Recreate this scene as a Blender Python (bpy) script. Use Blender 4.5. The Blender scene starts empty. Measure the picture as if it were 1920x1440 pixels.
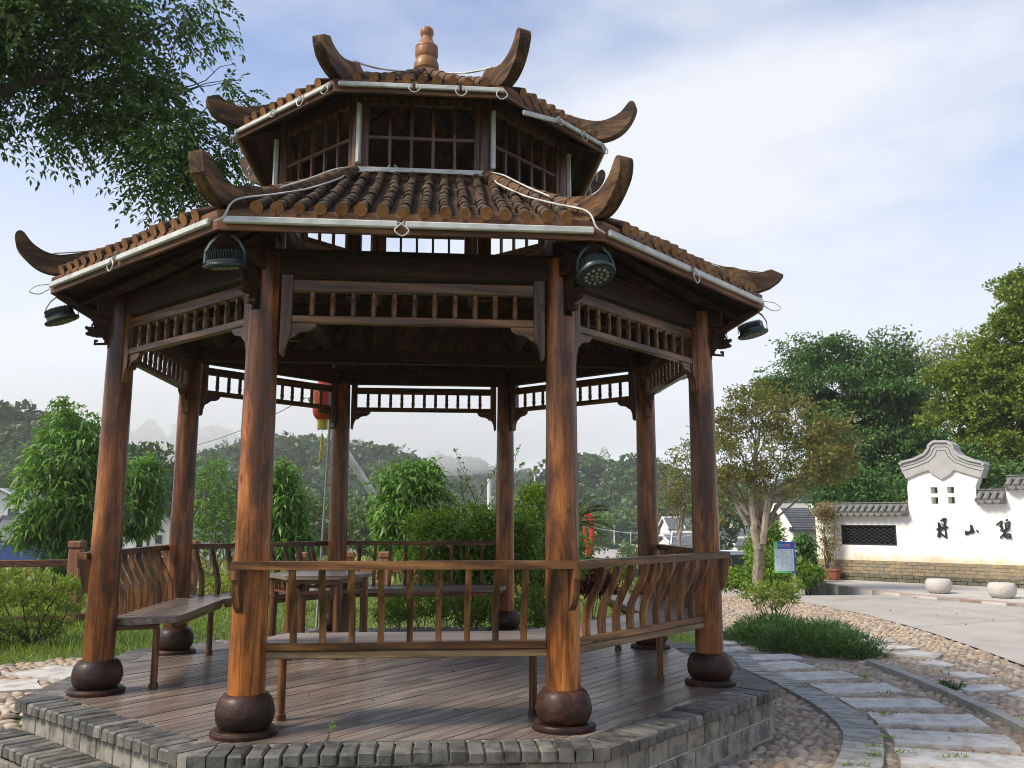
import bpy, bmesh, math, random
import numpy as np
from mathutils import Matrix, Vector, Euler

# ------------------------------------------------------------------ camera, world, sun, exposure
SC = bpy.context.scene
COL = SC.collection
PI = math.pi
CAM = np.array([0.3137, -7.0222, 1.1366]); YAW, PITCH, ROLL, FPX = 0.0621, 0.1552, 0.0015, 1618.69
_F = np.array([math.sin(YAW)*math.cos(PITCH), math.cos(YAW)*math.cos(PITCH), math.sin(PITCH)])
_R0 = np.array([math.cos(YAW), -math.sin(YAW), 0.0]); _U0 = np.cross(_R0, _F)
_R = _R0*math.cos(ROLL) + _U0*math.sin(ROLL); _U = _U0*math.cos(ROLL) - _R0*math.sin(ROLL)
cd = bpy.data.cameras.new('camera'); cam = bpy.data.objects.new('camera', cd); COL.objects.link(cam)
M = Matrix(((_R[0], _U[0], -_F[0], CAM[0]), (_R[1], _U[1], -_F[1], CAM[1]), (_R[2], _U[2], -_F[2], CAM[2]), (0, 0, 0, 1)))
cam.matrix_world = M
cd.sensor_fit = 'HORIZONTAL'; cd.sensor_width = 36.0; cd.lens = 36.0*FPX/1920.0
cd.clip_start = 0.05; cd.clip_end = 5000
SC.camera = cam
def ray(u, v):
    return _F + _R*(u-960)/FPX + _U*(720-v)/FPX
def onz(u, v, z):
    d = ray(u, v); return CAM + d*((z-CAM[2])/d[2])
def at(u, v, D):
    d = ray(u, v); return CAM + d*(D/math.hypot(d[0], d[1]))

SUN_DIR = Vector((-0.94, -0.34, 0)).normalized(); SUN_EL = math.radians(45)
w = bpy.data.worlds.new('World'); SC.world = w; w.use_nodes = True
nt = w.node_tree; nt.nodes.clear()
def wn(t, **k):
    n = nt.nodes.new(t)
    for a, b in k.items(): setattr(n, a, b)
    return n
out = wn('ShaderNodeOutputWorld'); bg = wn('ShaderNodeBackground'); bg.inputs[1].default_value = 0.15
sky = wn('ShaderNodeTexSky', sky_type='NISHITA', sun_disc=False)
sky.sun_elevation = SUN_EL; sky.sun_rotation = math.atan2(SUN_DIR.x, SUN_DIR.y) % (2*PI)
sky.air_density = 1.0; sky.dust_density = 1.5; sky.ozone_density = 2.0
tc = wn('ShaderNodeTexCoord'); sep = wn('ShaderNodeSeparateXYZ'); nt.links.new(tc.outputs['Generated'], sep.inputs[0])
mp = wn('ShaderNodeMapping'); mp.inputs['Scale'].default_value = (1.0, 1.0, 2.6); mp.inputs['Location'].default_value = (0.35, 0.1, 0.2)
nt.links.new(tc.outputs['Generated'], mp.inputs[0])
ns = wn('ShaderNodeTexNoise'); ns.inputs['Scale'].default_value = 1.25; ns.inputs['Detail'].default_value = 5; ns.inputs['Roughness'].default_value = 0.5
nt.links.new(mp.outputs[0], ns.inputs['Vector'])
rp = wn('ShaderNodeValToRGB'); rp.color_ramp.elements[0].position = 0.42; rp.color_ramp.elements[1].position = 0.66
rp.color_ramp.interpolation = 'EASE'
nt.links.new(ns.outputs['Fac'], rp.inputs[0])
# the mist is thick near the horizon and thins out upwards
mr = wn('ShaderNodeMapRange'); mr.inputs['From Min'].default_value = 0.10; mr.inputs['From Max'].default_value = 0.60
mr.inputs['To Min'].default_value = 1.0; mr.inputs['To Max'].default_value = 0.0; mr.interpolation_type = 'SMOOTHSTEP'
nt.links.new(sep.outputs['Z'], mr.inputs['Value'])
ml = wn('ShaderNodeMath', operation='MULTIPLY'); ml.inputs[1].default_value = 1.0
nt.links.new(rp.outputs[0], ml.inputs[0])
mx = wn('ShaderNodeMath', operation='MAXIMUM'); nt.links.new(ml.outputs[0], mx.inputs[0]); nt.links.new(mr.outputs[0], mx.inputs[1])
m9 = wn('ShaderNodeMath', operation='MULTIPLY'); m9.inputs[1].default_value = 0.93; nt.links.new(mx.outputs[0], m9.inputs[0])
mixc = wn('ShaderNodeMix', data_type='RGBA'); nt.links.new(m9.outputs[0], mixc.inputs[0])
tint = wn('ShaderNodeMix', data_type='RGBA', blend_type='MULTIPLY'); tint.inputs[0].default_value = 1.0; tint.inputs[7].default_value = (1.06, 1.17, 1.36, 1)
nt.links.new(sky.outputs[0], tint.inputs[6]); nt.links.new(tint.outputs[2], mixc.inputs[6]); mixc.inputs[7].default_value = (5.75, 5.9, 6.25, 1)
nt.links.new(mixc.outputs[2], bg.inputs[0]); nt.links.new(bg.outputs[0], out.inputs[0])

sl = bpy.data.lights.new('sun', 'SUN'); sl.energy = 4.8; sl.angle = math.radians(16.0); sl.color = (1.0, 0.90, 0.74)
so = bpy.data.objects.new('sun', sl); COL.objects.link(so)
sd = Vector((SUN_DIR.x*math.cos(SUN_EL), SUN_DIR.y*math.cos(SUN_EL), math.sin(SUN_EL)))
so.rotation_euler = sd.to_track_quat('Z', 'Y').to_euler(); so.location = (-20, -12, 20)
SC.view_settings.view_transform = 'Standard'; SC.view_settings.look = 'None'; SC.view_settings.exposure = 0.15; SC.view_settings.gamma = 1.0
SC.view_settings.use_curve_mapping = False
SC.cycles.max_bounces = 8; SC.cycles.volume_bounces = 1; SC.cycles.use_denoising = True; SC.cycles.filter_width = 1.0
try: SC.cycles.denoiser = 'OPENIMAGEDENOISE'
except Exception: pass

# ------------------------------------------------------------------ materials
def new_mat(name):
    m = bpy.data.materials.new(name); m.use_nodes = True; t = m.node_tree; t.nodes.clear()
    def N(kind, ins=None, **k):
        n = t.nodes.new(kind)
        for a, b in k.items(): setattr(n, a, b)
        for a, b in (ins or {}).items(): n.inputs[a].default_value = b
        return n
    L = t.links.new
    o = N('ShaderNodeOutputMaterial'); b = N('ShaderNodeBsdfPrincipled'); L(b.outputs[0], o.inputs[0])
    return m, N, L, b, o
def c4(c): return (c[0], c[1], c[2], 1.0)
def ramp(N, stops, interp='LINEAR'):
    r = N('ShaderNodeValToRGB'); e = r.color_ramp.elements; r.color_ramp.interpolation = interp
    while len(e) < len(stops): e.new(0.5)
    for i, (p, c) in enumerate(stops): e[i].position = p; e[i].color = c4(c)
    return r
def plain(name, col, rough=0.6, var=0.12, scale=6.0, metallic=0.0, bump=0.0, bscale=40.0, coat=0.0, spec=0.5):
    m, N, L, b, o = new_mat(name)
    tcn = N('ShaderNodeTexCoord'); oi = N('ShaderNodeObjectInfo')
    add = N('ShaderNodeVectorMath', operation='ADD'); L(tcn.outputs['Object'], add.inputs[0])
    sc = N('ShaderNodeMath', {1: 37.0}, operation='MULTIPLY'); L(oi.outputs['Random'], sc.inputs[0]); L(sc.outputs[0], add.inputs[1])
    n1 = N('ShaderNodeTexNoise', {'Scale': scale, 'Detail': 6.0, 'Roughness': 0.6}); L(add.outputs[0], n1.inputs['Vector'])
    lo = tuple(max(0, c*(1-2.2*var)) for c in col); hi = tuple(min(0.95, c*(1+1.6*var)) for c in col)
    r = ramp(N, [(0.28, lo), (0.5, col), (0.74, hi)]); L(n1.outputs['Fac'], r.inputs[0]); L(r.outputs[0], b.inputs['Base Color'])
    b.inputs['Roughness'].default_value = rough; b.inputs['Metallic'].default_value = metallic
    b.inputs['Specular IOR Level'].default_value = spec
    if coat: b.inputs['Coat Weight'].default_value = coat; b.inputs['Coat Roughness'].default_value = 0.15
    if bump:
        n2 = N('ShaderNodeTexNoise', {'Scale': bscale, 'Detail': 5.0}); L(add.outputs[0], n2.inputs['Vector'])
        bp = N('ShaderNodeBump', {'Strength': bump, 'Distance': 0.01}); L(n2.outputs['Fac'], bp.inputs['Height']); L(bp.outputs[0], b.inputs['Normal'])
    return m
def wood(name, dark, mid, light, axis='Z', scale=1.0, rough=0.38, coat=0.35, stain=0.5, knots=True, bump=0.25, patch=0.0, cracks=False, lines=0.16):
    """varnished timber: grain along AXIS of the object, growth lines, blotchy stain and some knots"""
    m, N, L, b, o = new_mat(name)
    tcn = N('ShaderNodeTexCoord'); oi = N('ShaderNodeObjectInfo')
    sc = N('ShaderNodeMath', {1: 53.0}, operation='MULTIPLY'); L(oi.outputs['Random'], sc.inputs[0])
    add = N('ShaderNodeVectorMath', operation='ADD'); L(tcn.outputs['Object'], add.inputs[0]); L(sc.outputs[0], add.inputs[1])
    st = {'X': (0.07, 1, 1), 'Y': (1, 0.07, 1), 'Z': (1, 1, 0.07)}[axis]
    mpn = N('ShaderNodeMapping', {'Scale': tuple(scale*s for s in st)}); L(add.outputs[0], mpn.inputs[0])
    fine = N('ShaderNodeTexNoise', {'Scale': 85.0, 'Detail': 6.0, 'Roughness': 0.7, 'Distortion': 0.3}); L(mpn.outputs[0], fine.inputs['Vector'])
    mid_n = N('ShaderNodeTexNoise', {'Scale': 11.0, 'Detail': 4.0, 'Roughness': 0.55, 'Distortion': 1.2}); L(mpn.outputs[0], mid_n.inputs['Vector'])
    st2 = {'X': (0.35, 1, 1), 'Y': (1, 0.35, 1), 'Z': (1, 1, 0.35)}[axis]
    mp2 = N('ShaderNodeMapping', {'Scale': st2}); L(add.outputs[0], mp2.inputs[0])
    blot = N('ShaderNodeTexNoise', {'Scale': 4.2*scale, 'Detail': 3.0, 'Roughness': 0.6, 'Distortion': 0.8}); L(mp2.outputs[0], blot.inputs['Vector'])
    mixn = N('ShaderNodeMix', {0: 0.5}, data_type='FLOAT'); L(mid_n.outputs['Fac'], mixn.inputs[2]); L(fine.outputs['Fac'], mixn.inputs[3])
    wv = N('ShaderNodeTexWave', {'Scale': 9.0, 'Distortion': 7.0, 'Detail': 3.0, 'Detail Scale': 1.2}, wave_type='BANDS', bands_direction='DIAGONAL'); L(mpn.outputs[0], wv.inputs['Vector'])
    mixg = N('ShaderNodeMix', {0: lines}, data_type='FLOAT'); L(mixn.outputs[0], mixg.inputs[2]); L(wv.outputs['Fac'], mixg.inputs[3])
    r = ramp(N, [(0.30, dark), (0.47, mid), (0.66, light)]); L(mixg.outputs[0], r.inputs[0])
    sr = ramp(N, [(0.40, (1, 1, 1)), (0.68, (1-stain*0.86, 1-stain*0.92, 1-stain*0.95))]); L(blot.outputs['Fac'], sr.inputs[0])
    mul = N('ShaderNodeMix', {0: 1.0}, data_type='RGBA', blend_type='MULTIPLY'); L(r.outputs[0], mul.inputs[6]); L(sr.outputs[0], mul.inputs[7])
    last = mul.outputs[2]
    if patch:
        mp4 = N('ShaderNodeMapping', {'Scale': {'X': (0.2, 1, 1), 'Y': (1, 0.2, 1), 'Z': (1, 1, 0.2)}[axis], 'Location': (3.1, 1.7, 5.3)}); L(add.outputs[0], mp4.inputs[0])
        pn = N('ShaderNodeTexNoise', {'Scale': 5.0*scale, 'Detail': 5.0, 'Roughness': 0.6, 'Distortion': 1.0}); L(mp4.outputs[0], pn.inputs['Vector'])
        pr_ = ramp(N, [(0.42, (1.15, 1.1, 1.0)), (0.50, (0.72, 0.62, 0.52)), (0.60, (1-patch, 1-patch*1.03, 1-patch*1.05))]); L(pn.outputs['Fac'], pr_.inputs[0])
        mp_ = N('ShaderNodeMix', {0: 1.0}, data_type='RGBA', blend_type='MULTIPLY'); L(last, mp_.inputs[6]); L(pr_.outputs[0], mp_.inputs[7]); last = mp_.outputs[2]
    if knots:
        mp3 = N('ShaderNodeMapping', {'Scale': {'X': (0.45, 1, 1), 'Y': (1, 0.45, 1), 'Z': (1, 1, 0.45)}[axis]}); L(add.outputs[0], mp3.inputs[0])
        vo = N('ShaderNodeTexVoronoi', {'Scale': 6.0*scale, 'Randomness': 1.0}); L(mp3.outputs[0], vo.inputs['Vector'])
        kr = ramp(N, [(0.05, (0.16, 0.09, 0.06)), (0.085, (0.75, 0.6, 0.5)), (0.11, (1, 1, 1))]); L(vo.outputs['Distance'], kr.inputs[0])
        mk = N('ShaderNodeMix', {0: 1.0}, data_type='RGBA', blend_type='MULTIPLY'); L(last, mk.inputs[6]); L(kr.outputs[0], mk.inputs[7]); last = mk.outputs[2]
    if cracks:
        # drying checks: long thin splits along the grain, worn pale scuffs
        mp5 = N('ShaderNodeMapping', {'Scale': {'X': (0.03, 1, 1), 'Y': (1, 0.03, 1), 'Z': (1, 1, 0.03)}[axis], 'Location': (7.3, 2.2, 0.4)}); L(add.outputs[0], mp5.inputs[0])
        cn = N('ShaderNodeTexNoise', {'Scale': 26.0, 'Detail': 3.0, 'Roughness': 0.5, 'Distortion': 0.4}); L(mp5.outputs[0], cn.inputs['Vector'])
        cr_ = ramp(N, [(0.485, (1, 1, 1)), (0.497, (0.22, 0.16, 0.12)), (0.503, (0.22, 0.16, 0.12)), (0.515, (1, 1, 1))]); L(cn.outputs['Fac'], cr_.inputs[0])
        mc_ = N('ShaderNodeMix', {0: 0.8}, data_type='RGBA', blend_type='MULTIPLY'); L(last, mc_.inputs[6]); L(cr_.outputs[0], mc_.inputs[7]); last = mc_.outputs[2]
        sn = N('ShaderNodeTexNoise', {'Scale': 16.0, 'Detail': 6.0, 'Roughness': 0.7}); L(add.outputs[0], sn.inputs['Vector'])
        sr_ = ramp(N, [(0.66, (0, 0, 0)), (0.72, (0.35, 0.35, 0.35))]); L(sn.outputs['Fac'], sr_.inputs[0])
        mw = N('ShaderNodeMix', data_type='RGBA'); L(sr_.outputs[0], mw.inputs[0]); L(last, mw.inputs[6]); mw.inputs[7].default_value = (0.42, 0.29, 0.18, 1); last = mw.outputs[2]
    # each piece a little lighter or darker than its neighbour
    br = N('ShaderNodeMapRange', {'From Min': 0.0, 'From Max': 1.0, 'To Min': 0.78, 'To Max': 1.18}); L(oi.outputs['Random'], br.inputs[0])
    hs = N('ShaderNodeHueSaturation'); L(last, hs.inputs['Color']); L(br.outputs[0], hs.inputs['Value'])
    L(hs.outputs[0], b.inputs['Base Color'])
    rr = N('ShaderNodeMapRange', {'To Min': rough-0.1, 'To Max': rough+0.22}); L(blot.outputs['Fac'], rr.inputs[0]); L(rr.outputs[0], b.inputs['Roughness'])
    b.inputs['Coat Weight'].default_value = coat; b.inputs['Coat Roughness'].default_value = 0.16; b.inputs['Specular IOR Level'].default_value = 0.3
    bp = N('ShaderNodeBump', {'Strength': bump, 'Distance': 0.004}); L(mixn.outputs[0], bp.inputs['Height']); L(bp.outputs[0], b.inputs['Normal'])
    return m
def leaf_mat(name, cols, trans=0.35, rough=0.5, blotch=None):
    m, N, L, b, o = new_mat(name)
    g = N('ShaderNodeNewGeometry')
    n = len(cols); r = ramp(N, [(i/(n-1) if n > 1 else 0, c) for i, c in enumerate(cols)]); L(g.outputs['Random Per Island'], r.inputs[0])
    tcn = N('ShaderNodeTexCoord'); nz = N('ShaderNodeTexNoise', {'Scale': blotch or 1.2, 'Detail': 2.0}); L(tcn.outputs['Object'], nz.inputs['Vector'])
    mrn = N('ShaderNodeMapRange', {'From Min': 0.3, 'From Max': 0.7, 'To Min': 0.8, 'To Max': 1.22}); L(nz.outputs['Fac'], mrn.inputs[0])
    hs = N('ShaderNodeHueSaturation'); L(r.outputs[0], hs.inputs['Color']); L(mrn.outputs[0], hs.inputs['Value'])
    L(hs.outputs[0], b.inputs['Base Color']); b.inputs['Roughness'].default_value = rough; b.inputs['Specular IOR Level'].default_value = 0.35
    tr = N('ShaderNodeBsdfTranslucent'); h2 = N('ShaderNodeHueSaturation', {'Saturation': 1.1, 'Value': 1.3}); L(hs.outputs[0], h2.inputs['Color']); L(h2.outputs[0], tr.inputs[0])
    ms = N('ShaderNodeMixShader', {0: trans}); L(b.outputs[0], ms.inputs[1]); L(tr.outputs[0], ms.inputs[2]); L(ms.outputs[0], o.inputs[0])
    return m

MT = {}
OR_D, OR_M, OR_L = (0.022, 0.0085, 0.0035), (0.095, 0.036, 0.0125), (0.24, 0.10, 0.032)
for ax in 'XYZ':
    MT['wood'+ax] = wood('varnished_wood_'+ax, OR_D, OR_M, OR_L, ax, 1.0, 0.36, 0.3, 0.45)
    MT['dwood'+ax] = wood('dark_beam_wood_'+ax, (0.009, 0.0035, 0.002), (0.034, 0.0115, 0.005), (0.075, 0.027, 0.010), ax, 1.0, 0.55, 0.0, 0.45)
MT['column'] = wood('column_wood', (0.15, 0.045, 0.011), (0.285, 0.098, 0.024), (0.48, 0.195, 0.052), 'Z', 1.0, 0.30, 0.25, 0.74, True, 0.3, 0.74, cracks=True, lines=0.07)
MT['pot_red'] = wood('red_brown_turned_wood', (0.013, 0.008, 0.006), (0.042, 0.018, 0.011), (0.11, 0.042, 0.020), 'X', 1.4, 0.5, 0.05, 0.7, False, 0.3, 0.6, cracks=True, lines=0.03)
MT['pot'] = wood('dark_turned_wood', (0.010, 0.006, 0.005), (0.035, 0.014, 0.009), (0.13, 0.042, 0.018), 'X', 1.4, 0.46, 0.06, 0.6, False, 0.25, 0.5, lines=0.03)
MT['weathered'] = wood('weathered_roof_wood', (0.030, 0.019, 0.013), (0.095, 0.050, 0.026), (0.20, 0.115, 0.06), 'Y', 1.3, 0.72, 0.0, 0.5, False, 0.4)
MT['roofboard'] = wood('roof_board_wood', (0.035, 0.020, 0.014), (0.080, 0.045, 0.030), (0.13, 0.077, 0.05), 'Y', 1.0, 0.75, 0.0, 0.5, False, 0.3, 0.5)
MT['tile'] = wood('roof_tile_wood', (0.022, 0.016, 0.011), (0.075, 0.048, 0.029), (0.185, 0.128, 0.080), 'X', 3.0, 0.75, 0.0, 0.75, False, 0.6, 0.6)
MT['tile_end'] = wood('roof_tile_end_wood', (0.12, 0.05, 0.02), (0.27, 0.115, 0.04), (0.38, 0.18, 0.07), 'Y', 2.0, 0.6, 0.05, 0.4, False, 0.2, lines=0.04)
MT['horn'] = wood('horn_wood', (0.03, 0.018, 0.011), (0.125, 0.068, 0.033), (0.27, 0.155, 0.072), 'Y', 1.5, 0.62, 0.0, 0.75, False, 0.4, 0.7, cracks=True, lines=0.04)
MT['fascia'] = wood('fascia_wood', (0.045, 0.018, 0.009), (0.15, 0.060, 0.025), (0.29, 0.13, 0.055), 'X', 1.0, 0.55, 0.05, 0.45, True, 0.25)
MT['deck'] = wood('deck_plank_wood', (0.10, 0.074, 0.059), (0.18, 0.137, 0.109), (0.265, 0.209, 0.171), 'X', 1.0, 0.36, 0.1, 0.5, False, 0.35)
MT['rail'] = wood('hand_rail_wood', (0.045, 0.019, 0.008), (0.155, 0.068, 0.024), (0.33, 0.165, 0.06), 'X', 1.0, 0.4, 0.2, 0.55, True, 0.3, 0.45)
MT['railZ'] = wood('slat_wood', (0.045, 0.019, 0.008), (0.155, 0.068, 0.024), (0.33, 0.165, 0.06), 'Z', 1.0, 0.4, 0.2, 0.55, True, 0.3, 0.45)
MT['railgrey'] = wood('worn_apron_wood', (0.09, 0.055, 0.030), (0.19, 0.125, 0.065), (0.29, 0.21, 0.12), 'X', 1.0, 0.55, 0.05, 0.3)
MT['finial'] = wood('finial_wood', (0.12, 0.045, 0.018), (0.30, 0.13, 0.045), (0.44, 0.22, 0.085), 'Z', 1.5, 0.45, 0.15, 0.5, False, 0.2, lines=0.05)
MT['white_tube'] = plain('light_tube_plastic', (0.50, 0.50, 0.475), 0.35, 0.14, 9)
MT['cable'] = plain('white_cable', (0.50, 0.49, 0.46), 0.5, 0.12)
MT['black_cable'] = plain('black_cable', (0.02, 0.02, 0.02), 0.5, 0.05)
MT['lamp_body'] = plain('grey_green_cast_metal', (0.045, 0.062, 0.064), 0.42, 0.1, 8, 0.6)
MT['lens'] = plain('lamp_lens', (0.24, 0.23, 0.20), 0.25, 0.2, 30)
MT['mortar'] = plain('pale_mortar', (0.48, 0.43, 0.34), 0.9, 0.2, 12, 0, 0.4, 60)
def masonry(name, cols, rough, dirt):
    """fired grey brick or block: each piece its own shade, damp and soot blotches, gritty surface"""
    m, N, L, b, o = new_mat(name)
    tcn = N('ShaderNodeTexCoord'); oi = N('ShaderNodeObjectInfo')
    r = ramp(N, [(i/(len(cols)-1), c) for i, c in enumerate(cols)]); L(oi.outputs['Random'], r.inputs[0])
    sc = N('ShaderNodeMath', {1: 91.0}, operation='MULTIPLY'); L(oi.outputs['Random'], sc.inputs[0])
    add = N('ShaderNodeVectorMath', operation='ADD'); L(tcn.outputs['Object'], add.inputs[0]); L(sc.outputs[0], add.inputs[1])
    n1 = N('ShaderNodeTexNoise', {'Scale': 7.0, 'Detail': 6.0, 'Roughness': 0.65}); L(add.outputs[0], n1.inputs['Vector'])
    r1 = ramp(N, [(0.36, dirt), (0.56, (1, 1, 1)), (0.75, (1.0, 0.97, 0.9))]); L(n1.outputs['Fac'], r1.inputs[0])
    mul = N('ShaderNodeMix', {0: 1.0}, data_type='RGBA', blend_type='MULTIPLY'); L(r.outputs[0], mul.inputs[6]); L(r1.outputs[0], mul.inputs[7])
    L(mul.outputs[2], b.inputs['Base Color'])
    rr = N('ShaderNodeMapRange', {'From Min': 0.3, 'From Max': 0.7, 'To Min': rough-0.3, 'To Max': rough+0.1}); L(n1.outputs['Fac'], rr.inputs[0]); L(rr.outputs[0], b.inputs['Roughness'])
    n2 = N('ShaderNodeTexNoise', {'Scale': 90.0, 'Detail': 5.0}); L(add.outputs[0], n2.inputs['Vector'])
    ad2 = N('ShaderNodeMath', operation='ADD'); L(n2.outputs['Fac'], ad2.inputs[0]); L(n1.outputs['Fac'], ad2.inputs[1])
    bp = N('ShaderNodeBump', {'Strength': 0.4, 'Distance': 0.006}); L(ad2.outputs[0], bp.inputs['Height']); L(bp.outputs[0], b.inputs['Normal'])
    return m
MT['brick'] = masonry('dark_grey_brick', [(0.055, 0.055, 0.052), (0.14, 0.133, 0.117), (0.092, 0.091, 0.086), (0.20, 0.183, 0.152), (0.075, 0.074, 0.07), (0.125, 0.116, 0.098)], 0.75, (0.30, 0.30, 0.29))
MT['block'] = masonry('pale_grey_block', [(0.24, 0.225, 0.19), (0.31, 0.29, 0.245), (0.20, 0.195, 0.18), (0.27, 0.25, 0.21)], 0.9, (0.3, 0.29, 0.27))
MT['paver'] = masonry('grey_paver', [(0.28, 0.28, 0.262), (0.36, 0.355, 0.325), (0.31, 0.308, 0.285)], 0.85, (0.5, 0.5, 0.47))
MT['slab'] = masonry('granite_slab', [(0.50, 0.48, 0.445), (0.56, 0.54, 0.50), (0.46, 0.445, 0.415)], 0.8, (0.62, 0.58, 0.52))
MT['cobble'] = masonry('river_cobble', [(0.40, 0.30, 0.20), (0.25, 0.195, 0.15), (0.47, 0.375, 0.26), (0.20, 0.168, 0.145), (0.39, 0.265, 0.175), (0.46, 0.41, 0.33), (0.31, 0.235, 0.165)], 0.75, (0.7, 0.66, 0.62))
def cobble_mass():
    m, N, L, b, o = new_mat('river_cobble_mass')
    g = N('ShaderNodeNewGeometry')
    cols = [(0.40, 0.30, 0.20), (0.25, 0.195, 0.15), (0.47, 0.375, 0.26), (0.20, 0.168, 0.145), (0.39, 0.265, 0.175), (0.46, 0.41, 0.33), (0.31, 0.235, 0.165)]
    r = ramp(N, [(i/6, c) for i, c in enumerate(cols)]); L(g.outputs['Random Per Island'], r.inputs[0])
    tcn = N('ShaderNodeTexCoord'); n1 = N('ShaderNodeTexNoise', {'Scale': 30.0, 'Detail': 4.0}); L(tcn.outputs['Object'], n1.inputs['Vector'])
    r1 = ramp(N, [(0.3, (0.72, 0.7, 0.66)), (0.6, (1, 1, 1))]); L(n1.outputs['Fac'], r1.inputs[0])
    mul = N('ShaderNodeMix', {0: 1.0}, data_type='RGBA', blend_type='MULTIPLY'); L(r.outputs[0], mul.inputs[6]); L(r1.outputs[0], mul.inputs[7]); L(mul.outputs[2], b.inputs['Base Color'])
    b.inputs['Roughness'].default_value = 0.7
    return m
MT['cobble_mass'] = cobble_mass()
MT['bed'] = plain('cement_bed', (0.26, 0.215, 0.165), 0.95, 0.25, 5, 0, 0.3, 40)
MT['kerb'] = plain('kerb_stone', (0.30, 0.285, 0.25), 0.85, 0.18, 5, 0, 0.25, 60)
MT['road'] = plain('road_concrete', (0.35, 0.318, 0.285), 0.85, 0.10, 1.1, 0, 0.12, 60)
MT['apron'] = plain('apron_concrete', (0.42, 0.395, 0.355), 0.85, 0.10, 1.3, 0, 0.1, 60)
MT['apron_edge'] = plain('reddish_edge_strip', (0.36, 0.24, 0.22), 0.85, 0.14, 3)
def limewash():
    m, N, L, b, o = new_mat('whitewash'); tcn = N('ShaderNodeTexCoord')
    mpn = N('ShaderNodeMapping', {'Scale': (5.0, 1.0, 0.35)}); L(tcn.outputs['Object'], mpn.inputs[0])
    n1 = N('ShaderNodeTexNoise', {'Scale': 2.2, 'Detail': 6.0, 'Roughness': 0.7}); L(mpn.outputs[0], n1.inputs['Vector'])
    r1 = ramp(N, [(0.32, (0.70, 0.67, 0.60)), (0.48, (0.80, 0.785, 0.74)), (0.7, (0.82, 0.81, 0.77))]); L(n1.outputs['Fac'], r1.inputs[0])
    sp = N('ShaderNodeSeparateXYZ'); L(tcn.outputs['Object'], sp.inputs[0])
    n2 = N('ShaderNodeTexNoise', {'Scale': 3.0, 'Detail': 5.0}); L(tcn.outputs['Object'], n2.inputs['Vector'])
    ad = N('ShaderNodeMath', operation='MULTIPLY_ADD'); L(n2.outputs['Fac'], ad.inputs[0]); ad.inputs[1].default_value = -0.5; L(sp.outputs['Z'], ad.inputs[2])
    r2 = ramp(N, [(0.20, (0.80, 0.68, 0.48)), (0.42, (1, 1, 1))]); L(ad.outputs[0], r2.inputs[0])
    mul = N('ShaderNodeMix', {0: 1.0}, data_type='RGBA', blend_type='MULTIPLY'); L(r1.outputs[0], mul.inputs[6]); L(r2.outputs[0], mul.inputs[7]); L(mul.outputs[2], b.inputs['Base Color']); b.inputs['Roughness'].default_value = 0.9
    n3 = N('ShaderNodeTexNoise', {'Scale': 25.0, 'Detail': 4.0}); L(tcn.outputs['Object'], n3.inputs['Vector']); bp = N('ShaderNodeBump', {'Strength': 0.12, 'Distance': 0.01}); L(n3.outputs['Fac'], bp.inputs['Height']); L(bp.outputs[0], b.inputs['Normal'])
    return m
MT['whitewash'] = limewash()
MT['grey_tile'] = plain('grey_clay_tile', (0.17, 0.168, 0.16), 0.8, 0.2, 14, 0, 0.2, 60)
MT['grey_plaster'] = plain('grey_plaster', (0.36, 0.355, 0.345), 0.85, 0.08, 5)
MT['plaster_dark'] = plain('dark_plaster_line', (0.14, 0.14, 0.14), 0.8, 0.1, 5)
MT['black'] = plain('black_paint', (0.012, 0.011, 0.013), 0.4, 0.05)
MT['lattice'] = plain('black_lattice', (0.022, 0.022, 0.024), 0.5, 0.1)
MT['stone_ball'] = plain('pale_granite', (0.47, 0.435, 0.395), 0.8, 0.1, 25, 0, 0.1, 90)
MT['terracotta'] = plain('terracotta', (0.28, 0.085, 0.05), 0.8, 0.18, 9)
MT['bark_pale'] = plain('pale_bark', (0.26, 0.215, 0.16), 0.9, 0.22, 9, 0, 0.6, 25)
MT['bark_dark'] = plain('dark_bark', (0.07, 0.055, 0.042), 0.9, 0.25, 9, 0, 0.6, 25)
MT['soil'] = plain('soil', (0.085, 0.075, 0.045), 0.95, 0.3, 3, 0, 0.3, 20)
MT['fence'] = wood('fence_brown', (0.10, 0.045, 0.025), (0.20, 0.085, 0.048), (0.28, 0.13, 0.075), 'X', 0.8, 0.65, 0.0, 0.3, False, 0.2)
MT['fencepost'] = wood('fence_post_brown', (0.13, 0.055, 0.03), (0.24, 0.105, 0.058), (0.33, 0.155, 0.088), 'Z', 0.8, 0.65, 0.0, 0.3, False, 0.2)
MT['blue_sheet'] = plain('blue_sheet', (0.035, 0.12, 0.42), 0.5, 0.08, 0.3)
MT['roof_grey'] = plain('slate_roof', (0.085, 0.092, 0.108), 0.7, 0.15, 1.0)
MT['house_white'] = plain('house_white', (0.72, 0.71, 0.68), 0.85, 0.06, 0.5)
MT['house_cream'] = plain('house_cream', (0.58, 0.50, 0.38), 0.85, 0.12, 0.4)
MT['window_dark'] = plain('dark_window', (0.03, 0.035, 0.04), 0.15, 0.1)
MT['red_paint'] = plain('red_paint', (0.52, 0.025, 0.02), 0.35, 0.1, 3, 0, 0, 40, 0.3)
MT['truck_red'] = plain('truck_red', (0.42, 0.035, 0.03), 0.4, 0.15, 2)
MT['truck_dull'] = plain('truck_bed_red', (0.26, 0.06, 0.055), 0.6, 0.2, 2)
MT['tyre'] = plain('tyre', (0.015, 0.015, 0.015), 0.8, 0.1)
MT['car_white'] = plain('car_white', (0.72, 0.73, 0.74), 0.3, 0.03)
MT['concrete_pole'] = plain('pole_concrete', (0.62, 0.61, 0.58), 0.85, 0.1, 3)
MT['metal_white'] = plain('white_metal', (0.62, 0.62, 0.62), 0.5, 0.05)
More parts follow.
